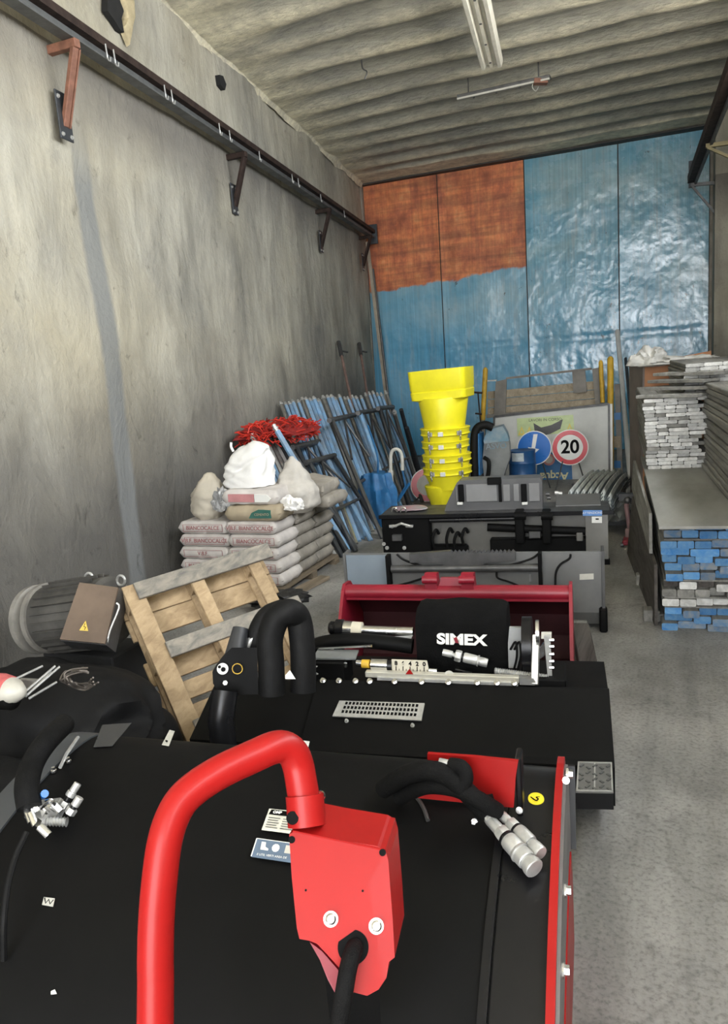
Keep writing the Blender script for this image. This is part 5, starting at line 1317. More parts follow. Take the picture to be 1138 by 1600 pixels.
def ser(bm):
    pts = [(c0, H+0.005), (c0+0.0, H-0.055), (c0+0.2, H-0.055), (c0+0.24, H-0.075), (c1-0.22, H-0.075), (c1-0.18, H-0.055), (c1, H-0.045), (c1, H+0.005)]
    n = 16; up = []
    for k in range(n):
        b = c1-(c1-c0)*0.62*(k/n); up += [(b, H+0.008), (b-(c1-c0)*0.31/n, H+0.024)]
    pts = pts[:-1]+up+[pts[0]]
    prism(bm, [L(b, -0.05, z) for b, z in pts[:-1]], e2*0.045)
part('serrated_bar', ser, STEEL_D, t)
part('torsion_pipe', lambda bm: cyl(bm, onp(612, 889, -0.04), onp(848, 887, -0.04), 0.026, n=16), STEEL_D, t, smooth=30)
for (x, ya, yb_) in ((610, 868, 915), (845, 864, 917)):
    part('rib_plate', lambda bm, x=x, ya=ya, yb_=yb_: bx(bm, loc(onp(x, 890))[0]-0.012, loc(onp(x, 890))[0]+0.012, -0.07, 0.0, onp(x, yb_, -.05).z, onp(x, ya, -.05).z), BLACK, t)
for pts in ([(620, 866), (632, 875), (660, 884), (690, 884)], [(770, 886), (800, 882), (830, 873), (843, 864)], [(892, 866), (890, 873), (876, 882), (869, 895), (868, 917)], [(776, 893), (778, 903), (795, 909), (810, 915)], [(620, 915), (640, 910), (665, 902)]):
    part('cable', lambda bm, pts=pts: tube(bm, [onp(x, y, -0.03) for x, y in pts], 0.007, 6, 6), RUBBER, t, smooth=True)
stk('pale_label', [(906, 897), (928, 896), (928, 905), (906, 906)], WHITE_D, -0.003, t)
part('tag_clip', lambda bm: box(bm, onp(829, 903, -0.01), (0.012, 0.01, 0.05), None), STEEL, t)

# ---------------------------------------- dark red bucket
L, onp, loc, bx, ext, e1, e2 = mframe((-.55, 4.0, 0), 7)
b0, b1 = loc(onp(540, 921))[0], loc(onp(889, 918))[0]; H = onp(888, 918).z
print('red', b0, b1, H)
t = thing('red_bucket', 'open dark red steel bucket with two mounting ears on its top edge', 'bucket', L((b0+b1)/2, 0.2, 0))
RB_IN = M_('shaded_red_inside', (0.045, 0.003, 0.006), 0.7, 0.0, 0.4, 4, 0.1)  # shade inside the bucket put into a darker red
part('shell', lambda bm: ext(bm, b0, b1, [(-0.32, 0.03), (-0.32, 0.012), (0.10, 0.0), (0.26, 0.05), (0.34, 0.18), (0.33, 0.32), (0.22, 0.46), (0.06, H-0.03), (0.06, H-0.045), (0.21, 0.44), (0.315, 0.31), (0.325, 0.18), (0.25, 0.065), (0.10, 0.018)]), RB_IN, t, label='inside of the bucket with its shade painted in')
def lip(bm):
    lathe(bm, L(b0-0.005, 0.03, H-0.04), e1, [(0, 0.04), (b1-b0+0.01, 0.04)], 20)
    ext(bm, b0, b1, [(0.0, H-0.08), (0.0, H-0.02), (0.06, H-0.005), (0.10, H-0.06)])
part('top_lip', lip, RED_D, t, smooth=35)
for b in (b0-0.02, b1):
    part('side_plate', lambda bm, b=b: ext(bm, b, b+0.018, [(-0.36, 0.0), (-0.36, 0.06), (-0.02, H-0.02), (0.02, H+0.01), (0.12, H), (0.34, 0.36), (0.35, 0.15), (0.26, 0.02), (0.1, 0.0)]), RED_D, t)
for (xa, xb) in ((663, 682), (720, 740)):
    ba, bb = loc(onp(xa, 905))[0], loc(onp(xb, 905))[0]; ztop = onp(670, 897).z
    def ear(bm):
        ext(bm, ba, bb, [(0.0, H-0.02), (0.0, ztop-0.01), (0.03, ztop), (0.08, ztop-0.01), (0.12, H-0.03)])
        cyl(bm, L(ba-0.008, -0.01, ztop-0.03), L(bb+0.008, -0.01, ztop-0.03), 0.022, n=14)
    part('mounting_ear', ear, RED_D, t, smooth=30)
ba, bb = loc(onp(682, 905))[0], loc(onp(722, 905))[0]
part('centre_plate', lambda bm: prism(bm, [L(ba, 0.02, H-0.03), L(bb+0.03, 0.02, H-0.03), L(bb, 0.03, H+0.045), L(ba+0.02, 0.03, H+0.045)], e2*0.015), RED_D, t)
# timber beam on the floor at the right of the buckets
P0, P1 = at(908, 985, Z=0.06), at(922, 1062, Z=0.06)
bm = BM(); beam(bm, P0, P1, 0.10, 0.10, bev=0.005); mesh_thing('timber_beam', bm, W_DARK, 'dark squared timber beam on the floor right of the red bucket', 'timber')
bm = BM(); c = at(905, 975, Z=0.03); box(bm, c, (0.10, 0.08, 0.06), Matrix.Rotation(0.2, 3, 'Z'), 0.004); mesh_thing('timber_block', bm, W_GREY, 'small timber block at the far end of the dark beam', 'timber')

# ---------------------------------------- planer with black hood
L, onp, loc, bx, ext, e1, e2 = mframe((-.26, 2.93, 0), 8)
t = thing('road_planer', 'black road planer attachment with grated slot and silver fittings, second from the camera', 'machine', L(-0.85, 0, 0))
bL = loc(onp(338, 1066, .1))[0]
print('hood', bL)
HOODP = [(0.62, 0.10), (0.62, 0.30), (0.50, 0.40), (0.12, 0.41), (0.11, 0.445), (0.09, 0.45), (-0.20, 0.295), (-0.22, 0.28), (-0.22, 0.125), (-0.18, 0.10)]
def hood(bm):
    prism(bm, [L(bL+0.5, c, z) for c, z in HOODP], e1*(-bL-0.5))
part('hood', hood, BLACK, t)
part('left_hood', lambda bm: prism(bm, [L(bL, c, z) for c, z in [(0.3, 0.10), (0.3, 0.36), (0.12, 0.43), (-0.20, 0.29), (-0.22, 0.10)]], e1*0.5), BLACK, t)
for b_ in (-1.5, -0.45): part('skid_foot', lambda bm, b_=b_: bx(bm, b_, b_+0.12, -0.1, 0.5, 0.0, 0.102, 0.004), BLACK_G, t)
nh = Vector((L(0, 0.09, 0.45)-L(0, -0.20, 0.295))).normalized(); nH = e1.cross(nh); nH = -nH if nH.z < 0 else nH
def onhood(x, y, o=0.0): return at_plane(x, y, L(0, 0.09, 0.45)+nH*o, nH)
# slotted grate let into the hood
gpts = [(531, 1096), (664, 1100), (659, 1127), (520, 1120)]
g = [onhood(x, y, 0.006) for x, y in gpts]
part('slotted_grate', lambda bm: prism(bm, g, nH*0.006), ZINC, t, label='perforated zinc grate on the hood')
def gp(u, v): a = g[3]+(g[2]-g[3])*u; b = g[0]+(g[1]-g[0])*u; return a+(b-a)*v
slots = BM()
for r_ in range(3):
    for k in range(20):
        u = 0.10+0.82*k/19; v = 0.22+0.27*r_
        c = gp(u, v)+nH*0.0065; s_ = (g[1]-g[0]).normalized()
        prism(slots, [c-s_*0.005, c+s_*0.005, c+s_*0.006+nh*0.012, c-s_*0.004+nh*0.014], nH*0.0015)
o = obj('grate_slots', slots, INK, t); o['kind'] = 'stuff'
for (x, y) in ((542, 1127), (645, 1134)): part('stud', lambda bm, x=x, y=y: hexbolt(bm, onhood(x, y, 0.0), nH, 0.006, 0.012), ZINC, t)
# row of bolts along the back edge
for x in (505, 530, 556, 578, 617, 659, 701, 746, 777, 804):
    part('edge_bolt', lambda bm, x=x: hexbolt(bm, onp(x, 1064+(x-500)*0.012, 0.085), -e2*0.6+Vector((0, 0, 1)), 0.009, 0.014), CHROME, t)
part('small_plate', lambda bm: prism(bm, [onp(x, y, .10) for x, y in ((478, 1040), (496, 1042), (486, 1048), (497, 1054), (478, 1056))], e2*0.01), ZINC, t)
part('grey_cover_plate', lambda bm: prism(bm, [at(497, 1017, Z=0.52), at(561, 1018, Z=0.52), at(556, 1031, Z=0.52), at(489, 1031, Z=0.52)], (0, 0, 0.008)), M_('pale_steel_plate', (0.40, 0.42, 0.42), 0.35, 0.6, 0.2, 9), t)
part('plate_support', lambda bm: bx(bm, loc(onp(500, 1040, .2))[0], loc(onp(545, 1040, .2))[0], 0.12, 0.26, 0.40, 0.515), BLACK, t)
for x in (503, 540): part('stud', lambda bm, x=x: cyl(bm, onp(x, 1036, 0.13), onp(x, 1042, 0.13), 0.008, n=8), CHROME, t)
# levelling rail, scale plate, small cylinder
part('levelling_rail', lambda bm: beam(bm, onp(572, 1052, 0.12), onp(812, 1061, 0.12), 0.03, 0.026, bev=0.003), M_('cream_aluminium_rail', (0.58, 0.56, 0.48), 0.4, 0.4, 0.15, 9), t, label='cream aluminium levelling rail')
part('rail_lip', lambda bm: beam(bm, onp(590, 1060, 0.10), onp(810, 1069, 0.10), 0.012, 0.012), ZINC, t)
part('rail_boss', lambda bm: cyl(bm, onp(702, 1056, 0.115), onp(702, 1056, 0.14), 0.022, n=20), WHITE_D, t, smooth=30)
sc_ = [onp(x, y, 0.14) for x, y in ((612, 1031), (667, 1033), (671, 1051), (613, 1050))]
part('scale_plate', lambda bm: prism(bm, sc_, e2*0.008), M_('cream_scale_plate', (0.66, 0.62, 0.50), 0.5, 0, 0.1, 9), t, label='cream depth scale plate with black digits')
for k in range(5):
    text_obj('scale_digit', '86420'[k], 0.026, INK, onp(619+11*k, 1036.5+0.4*k, 0.138), e1, (0, 0, 1), t, 0.0005, bold=0.001)
    part('scale_tick', lambda bm, k=k: (beam(bm, onp(619+11*k, 1041+0.4*k, 0.138), onp(619+11*k, 1049+0.4*k, 0.138), 0.003, 0.003), beam(bm, onp(624+11*k, 1045+0.4*k, 0.138), onp(624+11*k, 1049+0.4*k, 0.138), 0.002, 0.002)), INK, t)
part('red_pointer', lambda bm: prism(bm, [onp(x, y, 0.105) for x, y in ((634, 1053), (646, 1053), (640, 1045))], -e2*0.004), RED, t, label='red triangular pointer')
part('scale_rod', lambda bm: cyl(bm, onp(671, 1047, 0.14), onp(683, 1048, 0.14), 0.009, n=10), CHROME, t, smooth=30)
part('small_cylinder', lambda bm: cyl(bm, onp(581, 1038, 0.15), onp(606, 1039, 0.15), 0.025, n=18), CHROME, t, smooth=30)
part('yellow_collar', lambda bm: cyl(bm, onp(566, 1037, 0.15), onp(578, 1037.5, 0.15), 0.019, n=16), YEL_P, t, smooth=30, label='yellow collar')
part('rod_end', lambda bm: cyl(bm, onp(557, 1036, 0.15), onp(566, 1037, 0.15), 0.014, n=12), CHROME, t, smooth=30)
part('cylinder_cap', lambda bm: cyl(bm, onp(606, 1039, 0.15), onp(613, 1039.5, 0.15), 0.020, n=12), BLACK_G, t, smooth=30)
# chromed piston behind
part('piston_rod', lambda bm: cyl(bm, onp(560, 984, 0.36), onp(646, 987, 0.36), 0.021, n=20), CHROME, t, smooth=30, label='bright chromed piston rod')
part('piston_collar', lambda bm: cyl(bm, onp(551, 983, 0.36), onp(566, 984, 0.36), 0.036, n=20), M_('cream_seal_ring', (0.62, 0.58, 0.46), 0.5, 0, 0.1, 9), t, smooth=30, label='cream seal ring')
part('piston_gland', lambda bm: cyl(bm, onp(537, 982, 0.36), onp(551, 983, 0.36), 0.037, n=20), CHROME, t, smooth=30)
part('piston_head', lambda bm: lathe(bm, onp(515, 981, 0.36), e1, [(0, 0.026), (0.008, 0.032), (0.03, 0.03), (0.035, 0.041), (0.07, 0.041), (0.075, 0.034)], 20), BLACK_G, t, smooth=30)
part('piston_post', lambda bm: bx(bm, loc(onp(522, 1000, .36))[0], loc(onp(536, 1000, .36))[0], 0.34, 0.38, 0.38, onp(528, 990, .36).z, 0.006), BLACK, t)
part('steel_fin', lambda bm: prism(bm, [onp(568, 998, .33), onp(645, 993, .33), onp(640, 1004, .33), onp(635, 1005, .33), onp(585, 1000, .33)], e2*0.006), ZINC, t)
part('black_arm', lambda bm: tube(bm, [onp(470, 1030, .3), onp(495, 1008, .3), onp(545, 1000, .32), onp(600, 1004, .32), onp(645, 1010, .32)], 0.035, 12, 6), BLACK, t, smooth=True)
part('steel_edge', lambda bm: beam(bm, onp(492, 1013, .25), onp(582, 1009, .25), 0.012, 0.008), CHROME, t)
# canvas covered motor with its white wordmark
M_CANVAS = M_('black_canvas', (0.004, 0.004, 0.004), 0.85, 0, 0.2, 30, 0.25, spec=0.1)
cv = [(0.0, 0.40), (0.0, 0.66), (0.03, 0.70), (0.10, 0.73), (0.25, 0.73), (0.31, 0.70), (0.33, 0.62), (0.33, 0.40)]
vb0, vb1 = loc(onp(650, 1000, .27))[0], loc(onp(792, 1000, .27))[0]
ctop = onp(700, 952, .3).z
def canv(bm):
    n = 16; secs = []
    for i in range(n+1):
        b = vb0+(vb1-vb0)*i/n; row = []
        e_ = min(1, min(i, n-i)/2.0)
        for c, z in cv:
            zz = 0.40+(z-0.40)*(ctop-0.40)/0.33
            row.append(L(b, 0.27+c*(0.75)+(0.012*mnoise.noise(Vector((b*12, z*12, 1)))), zz*(1 if e_ > 0.4 else 0.985)+0.01*mnoise.noise(Vector((b*9, c*9, 2)))))
        secs.append(row)
    loft(bm, secs)
part('canvas_cover', canv, M_CANVAS, t, smooth=50)
text_obj('wordmark', 'SIMEX', 0.064, WHITE, onp(721, 1000, 0.255), e1+Vector((0, 0, -0.02)), (0, 0.2, 1), t, 0.001, sx=1.25, bold=0.0028)
part('wordmark_red_slash', lambda bm: prism(bm, [onp(x, y, 0.252) for x, y in ((709, 997), (714, 995), (717, 1005), (712, 1004))], -e2*0.003), RED_D, t, label='dark red slash in the wordmark')
# steel quick coupling lying in front of the canvas
def coupling(nm, a, b, t, r, segs, mat=ZINC):
    a = Vector(a); b = Vector(b); d = b-a; ln = d.length; d.normalize(); x = 0
    for i, (frac, rr, mm) in enumerate(segs):
        p = a+d*ln*x; q_ = a+d*ln*(x+frac)
        part(nm, lambda bm: lathe(bm, p, d, [(0, rr*r*0.92), (0.004*ln/0.1, rr*r), ((frac*ln)*0.9, rr*r), (frac*ln, rr*r*0.93)], 6 if mm == 'hex' else 20), mat if mm != 'k' else BLACK_G, t, smooth=30)
        x += frac
coupling('coupling', onp(692, 1019, 0.2), onp(762, 1036, 0.2), t, 0.022, [(0.22, 0.7, 'r'), (0.06, 0.45, 'r'), (0.14, 1.15, 'hex'), (0.05, 0.8, 'k'), (0.3, 1.0, 'r'), (0.04, 1.15, 'r'), (0.19, 0.9, 'r')])
part('thin_lever', lambda bm: beam(bm, onp(712, 1045, .18), onp(738, 1051, .18), 0.01, 0.006), CHROME, t)
part('threaded_spindle', lambda bm: lathe(bm, onp(773, 1048, 0.16), (onp(835, 1056, 0.16)-onp(773, 1048, 0.16)), [v for k in range(24) for v in ((k*0.0095, 0.011), (k*0.0095+0.005, 0.015))], 12), ZINC, t, smooth=30)
# right-hand bracket group
ALU = M_('brushed_aluminium', (0.62, 0.62, 0.60), 0.35, 0.8, 0.2, 12)
part('grey_bearing_plate', lambda bm: prism(bm, [onp(x, y, .26) for x, y in ((796, 981), (816, 981), (817, 1008), (808, 1044), (795, 1044), (794, 1005))], e2*0.02), M_('pale_bearing_plate', (0.46, 0.47, 0.47), 0.4, 0.4, 0.2, 9), t)
part('black_drum', lambda bm: cyl(bm, onp(818, 1010, 0.28), onp(833, 1010, 0.28), 0.13, n=28), BLACK_G, t, smooth=30)
for x in (806, 812): part('belt', lambda bm, x=x: tube(bm, [onp(x-8, 1015, .24), onp(x, 1003, .23), onp(x+2, 1025, .23), onp(x-3, 1048, .24)], 0.005, 6, 4), RUBBER, t)
part('pivot_wheel', lambda bm: cyl(bm, onp(838, 989, 0.2), onp(843, 989, 0.2), 0.055, n=24), CHROME, t, smooth=30)
part('upright_bar', lambda bm: beam(bm, onp(838, 992, 0.2), onp(836, 1070, 0.1), 0.03, 0.03, bev=0.003), ALU, t, label='aluminium upright bar')
part('foot_bracket', lambda bm: prism(bm, [onp(x, y, .09) for x, y in ((812, 1060), (834, 1061), (838, 1066), (836, 1071), (812, 1070))], e2*0.03), ALU, t)
part('tall_plate', lambda bm: prism(bm, [onp(x, y, .16) for x, y in ((850, 993), (860, 993), (863, 1056), (856, 1057))], e2*0.02), ZINC, t)
part('top_clamp', lambda bm: prism(bm, [onp(x, y, .16) for x, y in ((846, 991), (862, 991), (862, 998), (846, 998))], e2*0.03), WHITE_D, t)
for y in (1000, 1010, 1022, 1033, 1043): part('pin', lambda bm, y=y: cyl(bm, onp(859, y, .155), onp(866, y, .155), 0.008, n=8), CHROME, t)
part('clevis', lambda bm: prism(bm, [onp(x, y, .17) for x, y in ((842, 1015), (850, 1005), (852, 1024), (844, 1030))], e2*0.02), CHROME, t)
part('bracket_base', lambda bm: bx(bm, loc(onp(815, 1060, .2))[0], loc(onp(885, 1060, .2))[0], 0.12, 0.32, 0.38, 0.47, 0.006), BLACK, t)
# checker-plate step at the right front corner
s4 = [at(x, y, Z=0.29) for x, y in ((903, 1192), (957, 1193), (959, 1240), (900, 1239))]
part('step_block', lambda bm: prism(bm, [p-Vector((0, 0, 0.001)) for p in s4], (0, 0, -0.06)), BLACK_G, t)
part('step_arm', lambda bm: bx(bm, -0.12, -0.02, -0.32, -0.2, 0.20, 0.27), BLACK, t)
part('tread_plate', lambda bm: prism(bm, s4, (0, 0, 0.005)), M_('grey_tread_plate', (0.17, 0.17, 0.165), 0.5, 0.4, 0.3, 9, 0.1), t, label='grey anti-slip tread plate')
def sp(u, v): a = s4[3]+(s4[2]-s4[3])*u; b = s4[0]+(s4[1]-s4[0])*u; return a+(b-a)*v+Vector((0, 0, 0.006))
tb = BM()
for k in range(5):
    for j in range(4):
        a, b = sp(0.08+0.19*k, 0.12+0.23*j), sp(0.17+0.19*k, 0.20+0.23*j) if (k+j) % 2 else sp(0.17+0.19*k, 0.05+0.23*j)
        beam(tb, a, b, 0.008, 0.006)
o = obj('tread_bars', tb, GALV, t); o['kind'] = 'stuff'
for (a, b) in ((sp(0.03, 0.02), sp(0.03, 0.98)), (sp(0.97, 0.02), sp(0.97, 0.98)), (sp(0.5, 0.02), sp(0.5, 0.98)), (sp(0.02, 0.03), sp(0.98, 0.03)), (sp(0.02, 0.97), sp(0.98, 0.97))):
    part('white_edge_line', lambda bm, a=a, b=b: beam(bm, a, b, 0.005, 0.004), ZINC, t)
# left end: black joystick column, stickers and the thick looped hose
c = at(366, 1050, D=3.0)
def col(bm):
    pts = [at(x, y, D=3.0) for x, y in ((338, 1040), (352, 1022), (362, 1012), (402, 1012), (404, 1085), (345, 1086), (333, 1068), (332, 1050))]
    prism(bm, pts, (at(350, 1000, D=3.22)-at(350, 1000, D=3.0)))
part('control_housing', col, BLACK, t)
part('control_column', lambda bm: cyl(bm, at(367, 1030, D=3.05), at(376, 982, D=3.1), 0.045, 0.032, n=18), M_('dark_grey_column', (0.03, 0.032, 0.035), 0.45, 0, 0.3, 6), t, smooth=30)
part('column_post', lambda bm: (tube(bm, [at(352, 1080, D=2.96), at(345, 1125, D=2.93), Vector((at(345, 1125, D=2.9).x, at(345, 1125, D=2.9).y, 0.02))], 0.05, 10)), BLACK_G, t, smooth=True)
fd = (at(350, 1050, D=3.0)-CP).normalized()
def disc_at(nm, x, y, r, mat, D=2.985, n=24, label=None):
    p = at(x, y, D=D); part(nm, lambda bm: cyl(bm, p, p-fd*0.004, r, n=n), mat, t, label=label)
disc_at('white_round_sticker', 348, 1045, 0.022, WHITE, label='round white sticker with black pictogram')
disc_at('sticker_mark', 349, 1046, 0.009, INK, 2.975); disc_at('sticker_mark', 343, 1042, 0.006, INK, 2.975)
p = at(371, 1045, D=2.98)
part('yellow_ring_mark', lambda bm: tube(bm, [p+CR*0.02*math.cos(k*math.pi/6)+CU*0.02*math.sin(k*math.pi/6) for k in range(13)], 0.002, 5, caps=False), YEL_P, t)
disc_at('small_white_sticker', 352, 1067, 0.010, WHITE, n=6)
lp = [(425, 1085), (424, 1040), (422, 1000), (432, 968), (450, 956), (466, 966), (472, 1000), (474, 1040), (474, 1080)]
part('looped_hose', lambda bm: tube(bm, [at(x, y, D=3.02+0.05*(i > 4)) for i, (x, y) in enumerate(lp)], 0.052, 14, 6), RUBBER, t, smooth=True, label='thick black hose in a tall loop')
part('hose_shroud', lambda bm: tube(bm, [at(x, y, D=3.12) for x, y in ((400, 1020), (402, 990), (418, 962), (445, 950))], 0.04, 12, 6), RUBBER, t, smooth=True)
part('white_corner_label', lambda bm: prism(bm, [at(x, y, D=2.9) for x, y in ((446, 1055), (453, 1047), (462, 1061), (446, 1061))], -fd*0.002), WHITE, t)
part('chrome_elbow', lambda bm: tube(bm, [at(x, y, D=3.1) for x, y in ((388, 1010), (392, 1002), (398, 996))], 0.018, 10, 4), ZINC, t, smooth=True)
part('hose_clip', lambda bm: beam(bm, at(430, 995, D=3.05), at(437, 1018, D=3.02), 0.008, 0.004), ZINC, t)
# ================================================================== nearest machine: black hood, red guard and roll bar
L, onp, loc, bx, ext, e1, e2 = mframe((-.31, 2.0, 0), 6)
t = thing('rotary_attachment', 'nearest black machine with red side plate and control cover, filling the foreground', 'machine', L(-0.75, -0.4, 0))
BWD = -1.66
PROF = [(0.14, 0.02), (0.14, 0.50), (0.12, 0.575), (0.06, 0.615), (-0.05, 0.625), (-0.20, 0.612), (-0.36, 0.575), (-0.52, 0.515), (-0.67, 0.43), (-0.80, 0.32), (-0.89, 0.18), (-0.92, 0.02)]
def sm(prof, k=3):
    pts = catmull([Vector((0, c, z)) for c, z in prof[1:]], k); return [prof[0]]+[(p.y, p.z) for p in pts]
PF = sm(PROF)
part('drum_hood', lambda bm: ext(bm, BWD+0.10, -0.13, PF), BLACK, t, smooth=30)
PFo = [(c*1.0-(0.004 if c < 0.1 else -0.004), z+0.006 if z > 0.1 else z) for c, z in PF]
part('gloss_end_band', lambda bm: ext(bm, -0.13, -0.015, PFo), BLACK_G, t, smooth=30, label='glossy black end band of the hood')
part('seam_strip', lambda bm: ext(bm, -0.155, -0.135, [(c*1.012, z*1.018) for c, z in PF]), BLACK_G, t, smooth=30)
part('grey_end_band', lambda bm: ext(bm, BWD, BWD+0.10, PFo), M_('blue_grey_gloss_band', (0.055, 0.06, 0.066), 0.4, 0.1, 0.2, 3), t, smooth=30, label='blue grey end band')
# red side plate
SP = [(0.17, 0.0), (0.17, 0.40)]+[(c+0.0, z+0.035) for c, z in PROF[2:-2]]+[(-0.93, 0.2), (-0.96, 0.0)]
SPf = [SP[0]]+[(p.y, p.z) for p in catmull([Vector((0, c, z)) for c, z in SP[1:]], 3)]
part('side_plate', lambda bm: ext(bm, -0.015, 0.004, SPf), RED, t, label='bright red side plate seen edge-on')
part('side_shield', lambda bm: ext(bm, 0.004, 0.012, [(c*0.97, z*0.965) for c, z in SPf]), M_('scuffed_grey_flank', (0.20, 0.19, 0.185), 0.5, 0.3, 0.3, 6, 0.1), t)
def red_edge(bm):
    ext(bm, 0.012, 0.016, [(c*0.9-0.02, z*0.55) for c, z in SPf])
part('red_flank_stripe', red_edge, RED, t)
for (c, z) in ((0.02, 0.63), (-0.30, 0.50), (-0.5, 0.45)):
    part('side_bolt', lambda bm, c=c, z=z: hexbolt(bm, L(0.012, c, z), e1, 0.012, 0.016), CHROME, t)
part('black_strap', lambda bm: beam(bm, at(891, 1196, Y=2.25), at(893, 1325, Y=2.17), 0.03, 0.02), BLACK_G, t)
# red bracket with a bite for the hose
def bz(x, y, c=-0.20): return onp(x, y, c)
part('red_bracket', lambda bm: prism(bm, [bz(x, y) for x, y in ((668, 1178), (740, 1183), (810, 1190), (806, 1215), (803, 1262), (776, 1260), (770, 1240), (745, 1244), (728, 1233), (727, 1210), (712, 1192), (690, 1189), (668, 1188))], e2*0.012), RED, t, label='red bracket plate with curved cut-out')
part('red_gusset', lambda bm: prism(bm, [bz(x, y, -0.16) for x, y in ((657, 1213), (675, 1217), (742, 1256), (653, 1247))], e2*0.01), RED, t, label='red triangular gusset')
part('bracket_post', lambda bm: bx(bm, loc(bz(808, 1230))[0]-0.004, loc(bz(808, 1230))[0]+0.012, -0.19, -0.13, 0.58, bz(806, 1188).z, 0.004), BLACK_G, t)
def top_rail(y, w_, mat):
    part('top_edge_strip', lambda bm: beam(bm, onp(812, y, 0.02), onp(876, y+3, 0.02), w_, 0.004), mat, t)
top_rail(1210, 0.012, STEEL_D); top_rail(1222, 0.006, STEEL_D)
for (x, y) in ((750, 1250), (742, 1284), (812, 1266), (885, 1219)): part('small_bolt', lambda bm, x=x, y=y: hexbolt(bm, onp(x, y, -0.215), (0, -1, 0.3), 0.006, 0.012), CHROME, t)
# hoses and quick couplings on the right
HS = M_('braided_black_hose', (0.005, 0.005, 0.005), 0.7, 0, 0.3, 60, 0.4, spec=0.15)
def surf(x, y, o):
    """point at a given height above the hood, found on a plane following its slope there"""
    z0 = 0.60
    for _ in range(6):
        p = at(x, y, Z=z0); c = loc(p)[1]
        zz = None
        for (c0, a0), (c1, a1) in zip(PF[1:], PF[2:]):
            if min(c0, c1) <= c <= max(c0, c1) and c0 != c1: zz = a0+(a1-a0)*(c-c0)/(c1-c0)
        if zz is None: zz = 0.6 if c > 0 else 0.05
        z0 = 0.5*z0+0.5*(zz+o)
    return at(x, y, Z=z0)
part('hydraulic_hose', lambda bm: tube(bm, [surf(600, 1232, 0.03), onp(632, 1212, -0.24), onp(668, 1204, -0.27), onp(700, 1213, -0.27), onp(732, 1240, -0.27), surf(757, 1268, 0.06)], 0.026, 12, 6), HS, t, smooth=True)
part('hydraulic_hose', lambda bm: tube(bm, [surf(625, 1245, 0.02), onp(665, 1228, -0.25), onp(712, 1232, -0.27), onp(745, 1248, -0.28), surf(778, 1268, 0.06)], 0.022, 12, 6), HS, t, smooth=True)
part('hydraulic_hose', lambda bm: tube(bm, [onp(704, 1196, -0.25), onp(722, 1200, -0.26), onp(728, 1216, -0.27), onp(718, 1234, -0.28)], 0.02, 12, 6), HS, t, smooth=True)
coupling('hose_ferrule', onp(686, 1190, -0.25), onp(716, 1196, -0.25), t, 0.011, [(0.5, 0.9, 'r'), (0.1, 0.7, 'r'), (0.4, 1.1, 'hex')])
coupling('hose_ferrule', surf(752, 1263, 0.07), surf(764, 1280, 0.06), t, 0.009, [(0.4, 0.7, 'r'), (0.6, 1.0, 'hex')])
coupling('quick_coupling', surf(764, 1279, 0.05), surf(836, 1358, 0.05), t, 0.024, [(0.26, 0.62, 'r'), (0.13, 0.85, 'hex'), (0.05, 0.95, 'k'), (0.22, 0.95, 'r'), (0.04, 1.1, 'r'), (0.15, 1.0, 'r'), (0.04, 0.85, 'r'), (0.11, 1.02, 'r')])
coupling('quick_coupling', surf(784, 1273, 0.05), surf(846, 1334, 0.05), t, 0.020, [(0.22, 0.62, 'r'), (0.16, 0.9, 'hex'), (0.05, 0.95, 'k'), (0.32, 1.0, 'r'), (0.05, 0.8, 'r'), (0.20, 0.9, 'r')])
# yellow round sticker
ys = surf(838, 1249, 0.008)
yn = (CP-ys).normalized()*0.4+Vector((0, 0, 1)); yn.normalize()
part('yellow_sticker', lambda bm: cyl(bm, ys, ys+yn*0.003, 0.021, n=28), M_('bright_yellow_sticker', (0.80, 0.62, 0.02), 0.4, 0, 0.1, 9), t, label='round yellow warning sticker')
part('sticker_hook_mark', lambda bm: tube(bm, [ys+yn*0.004+e1*a*0.02+e2*b*0.02 for a, b in ((-0.7, 0.2), (0.0, -0.5), (0.3, -0.1), (0.0, 0.25), (0.45, 0.4))], 0.0017, 5, 3), INK, t)
# arc of a round cover on the hood
arc = [surf(x, y, 0.004) for x, y in ((600, 1228), (625, 1231), (648, 1243), (662, 1262), (669, 1282))]
part('round_cover_rim', lambda bm: tube(bm, arc, 0.006, 6, 5), STEEL_D, t, smooth=True)
# lifting loops, wiring, plates and stickers
def sticker(nm, pts, mat, o=0.004, label=None):
    P = [surf(x, y, o) for x, y in pts]
    n_ = (P[1]-P[0]).cross(P[2]-P[0]).normalized(); n_ = -n_ if n_.z < 0 else n_
    part(nm, lambda bm: prism(bm, P, n_*0.0015), mat, t, label=label)
    return P, n_
M_STK = M_('cream_label', (0.62, 0.61, 0.52), 0.4, 0, 0.12, 30)
M_STB = M_('slate_blue_label', (0.12, 0.17, 0.24), 0.4, 0, 0.15, 20)
P, n_ = sticker('data_plate', [(421, 1264), (470, 1269), (464, 1304), (409, 1297)], M_STK, 0.010, 'cream data plate with black heading')
X_ = (P[1]-P[0]).normalized(); Y_ = (P[0]-P[3]).normalized(); pc = lambda u, v, o=0.003: P[3]+(P[2]-P[3])*u+(P[0]-P[3])*v+n_*o
part('plate_heading', lambda bm: prism(bm, [pc(0.05, 0.72), pc(0.98, 0.72), pc(0.98, 0.95), pc(0.08, 0.95)], n_*0.0006), INK, t)
text_obj('plate_lettering', 'OMP', 0.012, WHITE, pc(0.28, 0.835, 0.004), X_, Y_, t, 0.0003, bold=0.0004)
